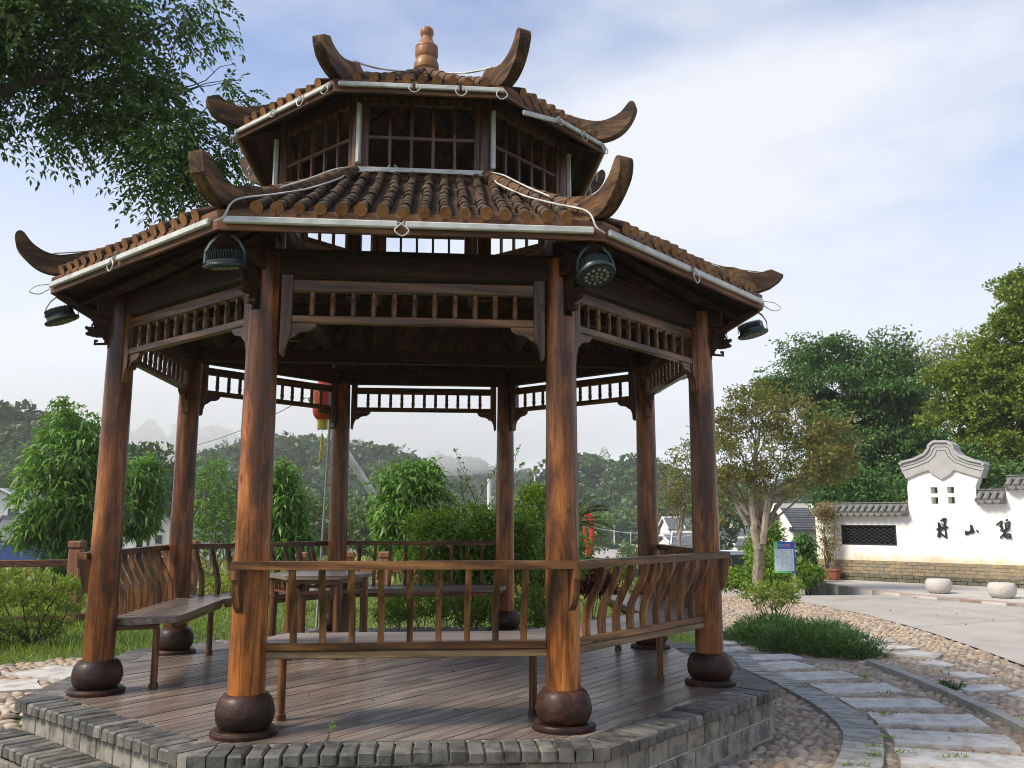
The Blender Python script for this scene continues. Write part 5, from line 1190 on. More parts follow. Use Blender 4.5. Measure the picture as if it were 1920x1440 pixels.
ar, P = pinnate(ob, 4600, rng); V, F = merge_arrays(ar); obj('crown', np_mesh('crown', V, F, 'leaf_over', False), TR)
m = MB(); fk = np.array([0.5, 0.2, 4.2]); limb(m, (0, 0, -0.1), fk, 0.22, 0.15, rng, 0, 8, 0.04)
def apt(u, v, D): return at(u, v, D)-OT
l1 = limb(m, fk, apt(60, 150, 9.25), 0.13, 0.055, rng, 0.02, 8, 0.05)
l2 = limb(m, apt(60, 150, 9.25), apt(175, 118, 9.2), 0.052, 0.035, rng, -0.02, 7, 0.06); l3 = limb(m, apt(175, 118, 9.2), apt(214, 60, 9.1), 0.033, 0.014, rng, 0.0, 6, 0.06)
l4 = limb(m, apt(60, 150, 9.25), apt(235, 205, 9.0), 0.036, 0.016, rng, 0.05, 7, 0.07); l5 = limb(m, apt(175, 118, 9.2), apt(330, 170, 9.0), 0.024, 0.008, rng, 0.05, 7, 0.08)
l6 = limb(m, apt(190, 110, 9.15), apt(320, 40, 9.0), 0.024, 0.01, rng, 0.02, 6, 0.08); limb(m, apt(235, 205, 9.0), apt(310, 300, 8.95), 0.016, 0.006, rng, 0.06, 6, 0.08); limb(m, fk, apt(-120, 0, 9.4), 0.1, 0.04, rng, 0, 7, 0.08)
for ls in (l2, l3, l4, l5, l6):
    for _ in range(9):
        q = ls[rng.integers(1, len(ls))]; limb(m, q, q+unit(rng.normal(size=3)+np.array([0.6, -0.1, -0.1]))*rng.uniform(0.3, 0.8), 0.008, 0.003, rng, 0, 5, 0.12)
obj('trunk', m.mesh('trunk', 'bark_dark', 50, True), TR)

# --- long-leaved trees in the garden
plant('long_leaved_tree', 'tall bright green tree with drooping narrow leaves, garden side of the pavilion', 'tree', gp(120, 1090, 19.0), [B(118, 790, 19, 32, 35), B(125, 860, 19, 62, 55), B(170, 830, 19, 45, 50), B(110, 930, 19, 70, 60), B(170, 950, 19, 62, 62), B(70, 985, 19, 36, 28), B(30, 1003, 19, 30, 10), B(150, 1020, 19, 55, 38), B(100, 1040, 19, 30, 25), B(205, 880, 19, 22, 60), B(118, 762, 19, 8, 16)], 'leaf_peach', 'bark_dark', 41, 1350, 7, 0.05, 0.20, 0.048, 0.07, 0.35, 0.75, 2, 0.7, 0.25, 0.45)
plant('long_leaved_tree', 'narrow-leaved tree between the first two back columns, hiding a white house', 'tree', gp(255, 1075, 21.0), [B(262, 900, 21, 36, 40), B(282, 930, 21, 24, 30), B(250, 960, 21, 45, 40), B(262, 985, 21, 34, 14), B(285, 870, 21, 12, 16)], 'leaf_peach', 'bark_dark', 42, 500, 7, 0.06, 0.20, 0.048, 0.06, 0.4, 0.7, 2, 0.7, 0.25, 0.45)
plant('long_leaved_tree', 'narrow-leaved tree just right of the front left column', 'tree', gp(520, 1070, 18.0), [B(515, 895, 18, 36, 34), B(525, 950, 18, 45, 48), B(520, 1015, 18, 58, 36), B(560, 1020, 18, 40, 25), B(530, 880, 18, 10, 18)], 'leaf_peach', 'bark_dark', 43, 620, 7, 0.05, 0.21, 0.048, 0.06, 0.4, 0.7, 2, 0.7, 0.25, 0.45)
plant('long_leaved_tree', 'rounded narrow-leaved tree at the foot of the leaning pole', 'tree', gp(770, 1090, 17.0), [B(770, 905, 17, 58, 38), B(745, 960, 17, 48, 50), B(800, 940, 17, 42, 40), B(755, 1020, 17, 50, 45), B(810, 880, 17, 18, 14)], 'leaf_peach', 'bark_dark', 44, 800, 7, 0.05, 0.20, 0.046, 0.06, 0.35, 0.7, 2, 0.7, 0.25, 0.45)
# --- loose shrub with arching shoots behind the far bench
def shoots(spec):
    def f(base):
        rg = np.random.default_rng(9); out_ = []
        for (u0, v0, u1, v1, D, n) in spec:
            a, b = at(u0, v0, D)-base, at(u1, v1, D)-base; t = np.linspace(0.1, 1, n)[:, None]; P_ = a+(b-a)*t+np.array([0, 0, 0.08])*np.sin(PI*t)
            out_.append(leaf_arrays(P_, rg.normal(size=(n, 3))+np.array([0, 0, 0.3]), 0.05, 0.028, rg, 0.1))
        return out_
    return f
spec = [(900, 960, 852, 840, 10.5, 26), (930, 950, 985, 868, 10.5, 26), (860, 950, 800, 905, 10.5, 26), (960, 960, 1022, 862, 10.6, 26), (870, 940, 860, 880, 10.5, 22), (950, 900, 975, 838, 10.5, 14), (820, 960, 735, 925, 10.6, 24), (900, 930, 930, 880, 10.4, 20), (800, 980, 720, 985, 10.5, 22), (850, 960, 880, 900, 10.6, 22)]
plant('arching_shrub', 'large loose shrub with long arching shoots behind the far bench', 'shrub', gp(885, 1110, 10.5), [B(890, 1000, 10.5, 95, 55), B(830, 1030, 10.5, 75, 55), B(940, 1030, 10.5, 70, 60), B(890, 1060, 10.5, 100, 45), B(980, 1020, 10.5, 40, 60), B(800, 985, 10.5, 45, 25)], 'leaf_shrub', 'bark_dark', 45, 1500, 7, 0.05, 0.075, 0.036, 0.02, 0.3, 0.15, 1, 0.6, 0.25, 0.5, None, 9, 0, 'foliage', 'stems', [(at(u0, v0, D), at(u1, v1, D), 0.006, 0.002) for u0, v0, u1, v1, D, n in spec], shoots(spec))
plant('leafy_shrub', 'dense green shrub right of the back right column, below the palm', 'shrub', gp(1015, 1110, 11.2), [B(1010, 960, 11.2, 45, 40), B(1000, 1020, 11.2, 45, 50), B(1030, 1070, 11.2, 45, 45), B(1000, 930, 11.2, 25, 22), B(1075, 1040, 11.2, 30, 40)], 'leaf_shrub', 'bark_dark', 46, 800, 7, 0.05, 0.07, 0.034, 0.018, 0.3, 0.1, 1, 0.6, 0.25, 0.5, None, 7, 0, 'foliage', 'stems')
def low_bush(label, u, v, D, blobs, leafm, seed, n, ll=0.045, lw=0.018, per=7, cr=0.035, cat='bush', name='low_bush', stems=8):
    return plant(name, label, cat, gp(u, v, D), blobs, leafm, 'bark_dark', seed, n, per, cr, ll, lw, 0.008, 0.3, 0.05, 1, 0.6, 0.35, 0.4, None, stems, 0, 'foliage', 'stems')
low_bush('low feathery bush behind the table legs, under the far bench', 780, 1165, 9.95, [B(780, 1130, 9.95, 60, 32), B(735, 1145, 9.95, 35, 24)], 'leaf_shrub', 51, 420)
low_bush('low feathery bush under the middle of the far bench', 880, 1168, 9.9, [B(870, 1140, 9.9, 55, 28), B(925, 1140, 9.9, 40, 30)], 'leaf_shrub', 52, 420)
low_bush('low bush beside the base of the back right column', 1005, 1172, 10.0, [B(1000, 1140, 10, 35, 34), B(1035, 1150, 10, 28, 28)], 'leaf_shrub', 53, 380)
low_bush('reddish dry bush between two slats of the far bench', 830, 1120, 10.9, [B(830, 1085, 10.9, 70, 28), B(930, 1090, 10.9, 50, 26)], 'leaf_dry', 54, 420)
low_bush('dark maroon bush seen through the curved slats', 1110, 1115, 11.6, [B(1105, 1090, 11.6, 42, 26), B(1135, 1100, 11.6, 24, 20)], 'leaf_maroon', 55, 420, 0.05, 0.028)
low_bush('light green bush behind the curved slats', 1160, 1100, 13.5, [B(1150, 1068, 13.5, 40, 18), B(1100, 1062, 13.5, 30, 14)], 'leaf_young', 56, 300, 0.06, 0.028)
low_bush('yellow-green bush behind the left far bench, by the fence', 475, 1130, 10.8, [B(470, 1085, 10.8, 38, 26), B(420, 1100, 10.8, 30, 20), B(530, 1095, 10.8, 30, 22)], 'leaf_young', 57, 380, 0.055, 0.024)
# shrub of bright whorled leaves in front of the garden fence
plant('azalea_shrub', 'bright yellow-green whorled shrub in front of the garden fence', 'shrub', gp(60, 1235, 10.6), [B(90, 1100, 10.6, 55, 22), B(30, 1105, 10.6, 50, 26), B(20, 1150, 10.6, 55, 36), B(100, 1150, 10.6, 40, 34), B(130, 1120, 10.6, 28, 26), B(-60, 1130, 10.6, 60, 50), B(15, 1190, 10.6, 30, 18), B(148, 1105, 10.6, 12, 14)], 'leaf_azalea', 'bark_dark', 47, 260, 10, 0.020, 0.080, 0.027, 0.011, 0.3, 0.0, 1, 0.5, 0.55, 0.45, None, 16, 0, 'foliage', 'stems')
# bamboo-like thin tree behind the left far bench
plant('slender_tree', 'thin light green tree with sparse leaves between the left columns', 'tree', gp(395, 1080, 24), [B(395, 920, 24, 30, 60), B(415, 980, 24, 40, 45), B(380, 1010, 24, 30, 35), B(440, 1010, 24, 30, 30), B(400, 880, 24, 20, 30)], 'leaf_peach', 'bark_pale', 48, 200, 6, 0.12, 0.2, 0.036, 0.035, 0.3, 0.3, 1, 0.6, 0.1, 0.4, None, 7, 0)
# azalea and juniper on the path side
plant('azalea_shrub', 'small vase-shaped azalea rising out of the juniper mat', 'shrub', tuple(onz(1455, 1182, G0)), [B(1452, 1108, 12.6, 45, 16), B(1410, 1115, 12.6, 22, 12), B(1490, 1100, 12.6, 18, 14), B(1440, 1130, 12.6, 30, 12), B(1475, 1125, 12.6, 22, 12)], 'leaf_azalea', 'bark_dark', 49, 210, 9, 0.022, 0.055, 0.018, 0.009, 0.3, 0.0, 1, 0.5, 0.6, 0.3, None, 17, 0, 'foliage', 'stems')
def juniper(name, label, u, v, blobs, n, seed, lf_='leaf_juniper', L_=0.115):
    rng_ = np.random.default_rng(seed); base = np.array(onz(u, v, G0)); root = empty(name, tuple(base)); tag(root, label, 'juniper')
    bl = [(np.array(b[0])-base, np.array(b[1]), b[1][0]**2) for b in blobs]; P_, D_ = sample_blobs(bl, n, rng_, 0.25); P_[:, 2] = np.abs(P_[:, 2]); ar_ = []
    A = unit(D_*np.array([1, 1, 0.5])+rng_.normal(size=(n, 3))*0.4+np.array([0, 0, 0.55])); S = unit(np.cross(A, rng_.normal(size=(n, 3)))); Q = np.cross(A, S)
    ar_.append(leaf_arrays(P_, A, L_*0.95, 0.010, rng_, 0.0, 1, 0.1))
    for j in range(6):
        f = 0.15+0.12*j; ang = j*2.4; side = S*math.cos(ang)+Q*math.sin(ang)
        ar_.append(leaf_arrays(P_+A*(L_*f), A*0.8+side*0.8, L_*0.42*(1.1-f), 0.010, rng_, 0.0, 1, 0.1))
    V_, F_ = merge_arrays(ar_); obj('foliage', np_mesh('foliage', V_, F_, lf_, False), root)
    m_ = MB()
    for i in range(14): limb(m_, (0, 0, -0.02), P_[rng_.integers(n)], 0.01, 0.004, rng_, 0, 5, 0.1)
    obj('stems', m_.mesh('stems', 'bark_dark', 50, True), root)
juniper('juniper_mat', 'dark green spreading juniper mat on the cobbled bed', 1500, 1222, [(onz(1500, 1222, G0)+np.array([0, 0, 0.05]), (0.48, 0.42, 0.20)), (onz(1590, 1232, G0)+np.array([0, 0, 0.05]), (0.38, 0.36, 0.19)), (onz(1420, 1206, G0)+np.array([0, 0, 0.04]), (0.42, 0.4, 0.15)), (onz(1450, 1190, G0)+np.array([0, 0, 0.05]), (0.5, 0.5, 0.17)), (onz(1540, 1198, G0)+np.array([0, 0, 0.05]), (0.42, 0.5, 0.15))], 6200, 61)
low_bush('tiny weed tuft on the stone kerb strip', 1780, 1297, 8.9, [(onz(1780, 1297, G0)+np.array([0, 0, 0.03]), (0.13, 0.05, 0.03))], 'leaf_juniper', 62, 36, 0.05, 0.014, 6, 0.02, 'weed', 'weed_tuft', 3)
low_bush('small green weed growing between the deck and the front bricks', 588, 1395, 4.6, [(np.array([-0.33, -2.30, 0.06]), (0.012, 0.012, 0.035))], 'leaf_shrub', 63, 6, 0.022, 0.010, 3, 0.006, 'weed', 'weed_sprig', 3)
# cycad palm and its fronds
cy = np.array(gp(1072, 1110, 13.2)); CY = empty('cycad_palm', tuple(cy)); tag(CY, 'cycad palm with stiff dark fronds behind the front right column', 'palm')
rngc = np.random.default_rng(71); tip = at(1068, 985, 13.2)-cy; ar = []; stem = MB(); limb(stem, (0, 0, -0.1), tip, 0.13, 0.10, rngc, 0, 7, 0.02)
for i in range(26):
    a = 2*PI*i/26+rngc.normal()*0.1; el = rngc.uniform(0.15, 1.05); ln = rngc.uniform(0.75, 0.95); d = np.array([math.cos(a)*math.cos(el), math.sin(a)*math.cos(el), math.sin(el)])
    t = np.linspace(0, 1, 26)[:, None]; P_ = tip+d*ln*t+np.array([0, 0, -0.38*ln])*t**2; Tn = unit(np.gradient(P_, axis=0)); S = unit(np.cross(Tn, np.array([0, 0, 1.0]))); stem.tube(P_[::5], 0.008, 4)
    for sg in (-1, 1): ar.append(leaf_arrays(P_[2:], S[2:]*sg+Tn[2:]*0.55+np.array([0, 0, 0.22]), 0.16*np.sin(PI*np.clip(t[2:, 0]*0.85+0.12, 0, 1))+0.02, 0.02, rngc, 0.05, 1, 0.1))
V, F = merge_arrays(ar); obj('fronds', np_mesh('fronds', V, F, 'leaf_cycad', False), CY); obj('trunk', stem.mesh('trunk', 'bark_dark', 50, True), CY)

# --- trees on the right
b0 = onz(1420, 1105, G0); D0 = 18.6
plant('pale_trunked_tree', 'small tree with forked pale trunk and yellowing brown leaves by the road', 'tree', b0, [B(1430, 760, D0, 60, 38), B(1375, 800, D0, 45, 38), B(1500, 790, D0, 60, 40), B(1560, 815, D0, 42, 34), B(1350, 860, D0, 38, 50), B(1420, 840, D0, 70, 50), B(1370, 910, D0, 36, 32), B(1520, 860, D0, 60, 45), B(1595, 850, D0, 36, 30), B(1470, 900, D0, 55, 35), B(1400, 735, D0, 22, 20), B(1610, 830, D0, 22, 20), B(1350, 950, D0, 18, 25), B(1415, 905, D0, 26, 22)], 'leaf_brown', 'bark_pale', 81, 1700, 8, 0.05, 0.085, 0.038, 0.13, 0.42, 0.1, 1, 0.6, 0.2, 0.45, None, 0, 9, cluster=(190, 0.26, 0.7), limb_r=0.028,
      limbs=[(at(1420, 1030, D0), at(1408, 940, D0), 0.085, 0.06), (at(1408, 940, D0), at(1425, 800, D0), 0.06, 0.02), (at(1430, 1020, D0), at(1440, 930, D0), 0.075, 0.055), (at(1402, 965, D0), at(1360, 905, D0), 0.04, 0.018), (at(1400, 985, D0), at(1368, 920, D0), 0.05, 0.02), (at(1440, 930, D0), at(1500, 900, D0), 0.04, 0.025), (at(1500, 900, D0), at(1560, 830, D0), 0.025, 0.01), (at(1437, 945, D0), at(1425, 850, D0), 0.045, 0.02)])
plant('slim_yellow_tree', 'slim leaning tree with sparse yellow-green leaves beside the right-hand column', 'tree', gp(1272, 1075, 26), [B(1260, 905, 26, 26, 40), B(1290, 860, 26, 30, 40), B(1310, 830, 26, 22, 30), B(1255, 950, 26, 18, 22), B(1285, 930, 26, 25, 30)], 'leaf_brown', 'bark_pale', 82, 280, 7, 0.1, 0.12, 0.05, 0.06, 0.45, 0.1, 1, 0.6, 0.2, 0.4, None, 0, 5)
D1 = 36.0
plant('feathery_tree', 'broad dark green tree with layered feathery crown behind the white wall', 'tree', gp(1640, 1060, D1), [B(1560, 665, D1, 75, 28), B(1640, 660, D1, 60, 26), B(1500, 720, D1, 60, 34), B(1590, 730, D1, 85, 40), B(1680, 720, D1, 65, 40), B(1470, 740, D1, 30, 22), B(1620, 790, D1, 90, 40), B(1700, 790, D1, 60, 45), B(1560, 850, D1, 70, 45), B(1650, 860, D1, 80, 50), B(1720, 860, D1, 50, 50), B(1600, 920, D1, 85, 35), B(1680, 920, D1, 60, 35), B(1550, 800, D1, 45, 30), B(1460, 710, D1, 22, 14), B(1720, 670, D1, 28, 18)], 'leaf_dark', 'bark_dark', 83, 8600, 8, 0.13, 0.17, 0.075, 0.26, 0.4, 0.25, 1, 0.5, 0.0, 0.5, None, 0, 4, cluster=(230, 0.85, 0.38), limb_r=0.09)
plant('airy_tree', 'thin airy pale-leaved treetop between the two big crowns', 'tree', gp(1725, 1050, 46), [B(1720, 665, 46, 28, 26), B(1705, 700, 46, 26, 25), B(1740, 690, 46, 22, 25), B(1725, 730, 46, 30, 25), B(1770, 690, 46, 26, 40), B(1790, 650, 46, 22, 25)], 'leaf_pale', 'bark_dark', 84, 360, 6, 0.2, 0.24, 0.09, 0.16, 0.5, 0.1, 1, 0.6, 0.2, 0.35, None, 0, 5)
D2 = 30.0
plant('camphor_tree', 'tall yellow-green camphor tree with billowing crown at the right edge', 'tree', gp(1960, 1040, D2), [B(1900, 560, D2, 42, 30), B(1960, 560, D2, 60, 50), B(1890, 610, D2, 45, 34), B(1940, 640, D2, 60, 45), B(1870, 665, D2, 40, 28), B(1820, 700, D2, 40, 26), B(1880, 720, D2, 55, 34), B(1795, 740, D2, 38, 22), B(1850, 770, D2, 55, 28), B(1920, 760, D2, 55, 40), B(1800, 790, D2, 40, 24), B(1845, 830, D2, 46, 26), B(1900, 820, D2, 50, 36), B(1985, 720, D2, 70, 90), B(2050, 640, D2, 80, 100), B(1825, 655, D2, 22, 18), B(1775, 715, D2, 30, 20), B(1760, 770, D2, 30, 22), B(1850, 690, D2, 40, 28)], 'leaf_camphor', 'bark_dark', 85, 9000, 9, 0.08, 0.135, 0.08, 0.30, 0.45, 0.05, 1, 0.6, 0.3, 0.6, None, 0, 3, cluster=(330, 0.42, 0.6), limb_r=0.05)
plant('undergrowth_tree', 'dark bushy tree filling the space behind the gable wall', 'tree', gp(1780, 1050, 27), [B(1790, 880, 27, 60, 30), B(1860, 900, 27, 60, 34), B(1600, 930, 27, 60, 34), B(1680, 925, 27, 60, 30), B(1580, 900, 27, 34, 36), B(1740, 930, 27, 50, 20), B(1600, 950, 27, 40, 20)], 'leaf_dark', 'bark_dark', 86, 1500, 7, 0.11, 0.17, 0.07, 0.12, 0.4, 0.1, 1, 0.6, 0.2, 0.5, None, 0, 3, cluster=(150, 0.5, 0.6))
plant('vine_bank', 'bright green creeper bank between the pale-trunked tree and the white wall', 'creeper', gp(1460, 1090, 21.5), [B(1400, 1085, 20.5, 42, 16), B(1450, 1068, 21, 45, 28), B(1490, 1068, 21.5, 36, 16), B(1430, 1030, 23, 26, 34), B(1448, 1000, 23, 14, 20), B(1515, 1078, 20.8, 24, 16), B(1360, 1090, 20.5, 26, 12), B(1445, 1090, 20.3, 60, 12)], 'leaf_shrub', 'bark_dark', 87, 1900, 7, 0.07, 0.10, 0.055, 0.012, 0.3, 0.15, 1, 0.6, 0.2, 0.55, None, 12, 0, 'foliage', 'stems')
plant('broad_leaved_bush', 'dark broad-leaved bush against the end of the white wall', 'bush', gp(1512, 1080, 21.5), [B(1506, 1018, 21.5, 12, 12), B(1514, 1045, 21.5, 10, 18)], 'leaf_dark', 'bark_dark', 88, 60, 7, 0.06, 0.15, 0.07, 0.014, 0.3, 0.3, 1, 0.6, 0.2, 0.4, None, 7, 0, 'foliage', 'stems')
# potted climber at the end of the wall
pp_ = W0+WD*0.42+WN*0.30; PT = empty('planter_pot', (pp_[0], pp_[1], AZ), math.atan2(WD[1], WD[0])); tag(PT, 'square terracotta planter at the foot of the white wall end', 'planter')
m = MB(); o2 = [(-0.24, -0.14), (0.24, -0.14), (0.24, 0.14), (-0.24, 0.14)]; m.prism(o2, lambda x, y: (x*0.9, y*0.9, 0.0), lambda x, y: (x, y, 0.22)); m.build('pot', 'terracotta', PT, 0)
m = MB(); m.box((0, 0, 0.235), (0.54, 0.34, 0.035), 0, 0.006); m.build('pot_rim', 'terracotta', PT, 0)
pb = np.array([pp_[0], pp_[1], AZ+0.25]); wdir = np.array([WD[0], WD[1], 0]); 
plant('climbing_plant', 'dry brown-green climber in the planter, flat against the wall end', 'plant', pb, [(pb+np.array([0, 0, 0.9])+wdir*0.02, (0.30, 0.16, 0.62), 3), (pb+np.array([0, 0, 1.38]), (0.30, 0.16, 0.25), 3), (pb+np.array([0, 0, 0.45]), (0.2, 0.14, 0.35), 1)], 'leaf_climber', 'bark_dark', 89, 420, 6, 0.05, 0.055, 0.026, 0.012, 0.3, 0.2, 1, 0.6, 0.1, 0.2, None, 9, 0, 'foliage', 'stems')

# --- lawn: blades thickly planted over the garden ground near the pavilion
rg = np.random.default_rng(91); n = 60000
X = rg.uniform(-8, 3.3, n); Y = rg.uniform(-0.5, 9.5, n)
k = ~npin(X, Y, grow(plat_poly, 0.03)) & ~npin(X, Y, path_poly) & ~npin(X, Y, [(-3.9, -2.4), (-2.2, -1.6), (-2.35, -0.2), (-2.3, 1.2), (-3.2, 1.7), (-4.2, 0.85), (-5.2, 0.2), (-5.2, -1.6)])
X, Y = X[k], Y[k]; n = len(X); P_ = np.stack([X, Y, ground_z(X, Y)], 1); h = rg.uniform(0.035, 0.09, n)*(1+0.9*(X < -2.6))
o = obj('lawn_grass', np_mesh('lawn_grass', *leaf_arrays(P_, rg.normal(size=(n, 3))*0.45+np.array([0, 0, 1.0]), h, 0.012, rg, 0.1, 1, 0.1), 'grass', False)); tag(o, 'short green lawn round the back of the pavilion', 'grass', kind='stuff')
# rough meadow down toward the houses
n = 26000; D_ = rg.uniform(16, 95, n)**1.0; ph = np.radians(rg.uniform(-36, 14, n)); X = CAM[0]+D_*np.sin(ph); Y = CAM[1]+D_*np.cos(ph); P_ = np.stack([X, Y, ground_z(X, Y)], 1)
s_ = 0.4+D_/45
o = obj('meadow_weeds', np_mesh('meadow_weeds', *leaf_arrays(P_, rg.normal(size=(n, 3))*0.6+np.array([0, 0, 0.8]), 0.42*s_*rg.uniform(0.5, 1.2, n), 0.12*s_, rg, 0.2, 1, 0.2), 'meadow', False)); tag(o, 'rough weedy meadow below the garden fence', 'weeds', kind='stuff')
# a few grass tufts between the pavers
tf = []
for (u, v) in ((1660, 1385), (1640, 1402), (1690, 1412), (1650, 1418), (1625, 1270), (1660, 1300), (1905, 1352), (1600, 1438), (1790, 1420), (1500, 1290), (1660, 1340)):
    c = onz(u, v, G0+0.04); q = 26; tf.append(leaf_arrays(c+rg.normal(size=(q, 3))*np.array([0.05, 0.012, 0.002]), rg.normal(size=(q, 3))*0.5+np.array([0, 0, 1.0]), rg.uniform(0.02, 0.05, q), 0.008, rg, 0.1))
V, F = merge_arrays(tf); o = obj('joint_grass', np_mesh('joint_grass', V, F, 'grass', False)); tag(o, 'sparse grass growing in the paving joints', 'grass', kind='stuff')

# fallen leaves on deck and paving
n = 170; P_ = []
for i in range(n):
    if i < 26: a = rg.uniform(0, 6.28); r_ = 2.3*math.sqrt(rg.uniform()); P_.append((r_*math.cos(a), r_*math.sin(a), 0.006))
    elif i < 110: x, y = rg.uniform(2.8, 6.0), rg.uniform(-1.5, 6); P_.append((x, y, G0+0.05))
    else: x, y = rg.uniform(7, 11.5), rg.uniform(4, 9.4); P_.append((x, y, G0+0.03))
P_ = np.array(P_); o = obj('leaf_litter', np_mesh('leaf_litter', *leaf_arrays(P_, rg.normal(size=(n, 3))*np.array([1, 1, 0.12]), rg.uniform(0.02, 0.05, n), 0.02, rg, -0.05, 1, 0.12), 'leaf_dry', False)); tag(o, 'scattered dry fallen leaves on deck and paving', 'leaves', kind='stuff')
# ------------------------------------------------------------------ garden fence, sign, ring lamp, poles
def fence(label, posts, rails, group='brown garden fences'):
    """posts: ground points; rails: heights"""
    p0 = np.array(posts[0]); r = empty('garden_fence', tuple(p0)); tag(r, label, 'fence')
    pm = MB(); pm.box((0, 0, 0.46), (0.15, 0.15, 1.02), 0, 0.012); pm_me = pm.mesh('post', 'fencepost', 25, True)
    cm_ = MB(); cm_.box((0, 0, 1.025), (0.17, 0.17, 0.09), 0, 0.015).box((0, 0, 0.975), (0.135, 0.135, 0.02)); cap_me = cm_.mesh('post_cap', 'fencepost', 25, True)
    for p in posts:
        o = obj('post', pm_me, r, tuple(np.array(p)-p0)); obj('post_cap', cap_me, o)
    for a, b in zip(posts[:-1], posts[1:]):
        for z, h in rails: 
            m_ = MB(); m_.beam(np.array(a)-p0+np.array([0, 0, z]), np.array(b)-p0+np.array([0, 0, z]), 0.06, h, (0, 0, 1), 0.006); m_.build('rail', 'fence', r, 25)
def gq(u, v, D): p = at(u, v, D); return (p[0], p[1], gz1(p[0], p[1]))
pA = onz(133, 1180, -0.21); fence('brown wooden garden fence with capped posts beyond the azalea', [(-9.5, 2.6, -0.2), (-7.0, 3.35, -0.2), (pA[0], pA[1], -0.21), (-3.55, 6.1, -0.25)], [(0.80, 0.085), (0.47, 0.08), (0.14, 0.08)])
fp_ = [gq(566, 1033, 13.6), gq(655, 1033, 13.8), gq(721, 1033, 13.6), gq(783, 1033, 13.5), gq(850, 1033, 13.4)]
fp_ = [(x, y, onz(100, 1000, -0.43)[2]) for x, y, z in fp_]; fence('brown garden fence with closely set capped posts behind the far bench', [(x, y, -0.43) for x, y, _ in fp_], [(0.80, 0.08), (0.47, 0.08), (0.14, 0.08)])
# information board
sb = at(1471, 1045, 19.2); SG = empty('notice_board', (sb[0], sb[1], gz1(sb[0], sb[1]))); SG.rotation_euler = (0, 0, -0.34); tag(SG, 'notice board with blue and green border on a thin post among creepers', 'sign')
s_ = 19.2/FPX; bz_ = sb[2]-SG.location.z; bw_, bh_ = 36*s_, 54*s_
MB().tube([(bw_*0.42, 0.03, -0.1), (bw_*0.42, 0.03, bz_+bh_*0.5)], 0.018, 8).build('post', 'metal_white', SG)
MT['sign_green'] = plain('sign_green', (0.16, 0.50, 0.16), 0.5, 0.05); MT['sign_blue'] = plain('sign_blue', (0.03, 0.10, 0.42), 0.5, 0.05); MT['sign_pale'] = plain('sign_pale', (0.52, 0.60, 0.66), 0.5, 0.08, 14)
MT['sign_cyan'] = plain('sign_cyan', (0.25, 0.62, 0.85), 0.5, 0.05); MT['sign_pink'] = plain('sign_pink', (0.75, 0.22, 0.28), 0.5, 0.05); MT['sign_ink'] = plain('sign_ink', (0.30, 0.36, 0.40), 0.5, 0.1, 30)
bo = MB(); bo.box((0, 0, bz_), (bw_, 0.03, bh_)).build('board', 'sign_blue', SG, 0)
MB().box((-bw_*0.40, -0.016, bz_), (bw_*0.2, 0.004, bh_)).box((0, -0.016, bz_-bh_*0.47), (bw_*0.6, 0.004, bh_*0.06)).build('green_border', 'sign_green', SG, 0)
MB().box((-0.01*bw_, -0.0185, bz_-bh_*0.08), (bw_*0.88, 0.004, bh_*0.70)).build('printed_sheet', 'sign_pale', SG, 0)
for nm, mt, xs in (('title_stroke', 'sign_cyan', (-0.30, -0.21, -0.12, -0.03)), ('title_stroke', 'sign_pink', (0.06, 0.15, 0.24))):
    for x in xs:
        t = MB(); 
        for a, b, c_, d_ in ((0, 0.045, 0.07, 0.012), (0, 0, 0.07, 0.012), (0, -0.04, 0.07, 0.012), (-0.025, 0, 0.012, 0.09), (0.02, 0.01, 0.012, 0.08)): t.box((bw_*(x+a), -0.017-0.0006*abs(a*100+b*50), bz_+bh_*(0.37+b)), (bw_*c_, 0.004, bh_*d_))
        t.build(nm, mt, SG, 0)
t = MB(); ra = random.Random(8)
for c_ in range(4):
    for i in range(16):
        if ra.random() < 0.22: continue
        t.box((bw_*(-0.33+0.21*c_), -0.0215, bz_+bh_*(0.22-0.038*i)), (bw_*ra.uniform(0.08, 0.17), 0.002, bh_*0.012))
t.build('small_print', 'sign_ink', SG, 0)
# red street lamp with a long open loop
rl = np.array(gq(1105, 1090, 15.5)); RL = empty('red_lamp_post', tuple(rl)); tag(RL, 'glossy red lamp post with a narrow open loop, beside the cycad', 'lamp post')
s_ = 15.5/FPX; m_ = MB(); zt = lambda v: at(1105, v, 15.5)[2]-rl[2]
pts = [(1107, 1120), (1106, 1052), (1104, 1035), (1099, 1010), (1097, 985), (1099, 970), (1104, 960)]; m_.tube([((u-1105)*s_, 0, zt(v)) for u, v in pts], [0.05, 0.05, 0.045, 0.03, 0.026, 0.024, 0.022], 8)
m_.build('post', 'red_paint', RL)
m_ = MB(); pts = [(1106, 1040), (1109, 1022), (1111, 1005), (1111, 985), (1109, 970), (1104, 960)]; m_.tube([((u-1105)*s_, 0, zt(v)) for u, v in pts], [0.035, 0.042, 0.045, 0.045, 0.04, 0.03], 8); m_.build('loop_arm', 'red_paint', RL)
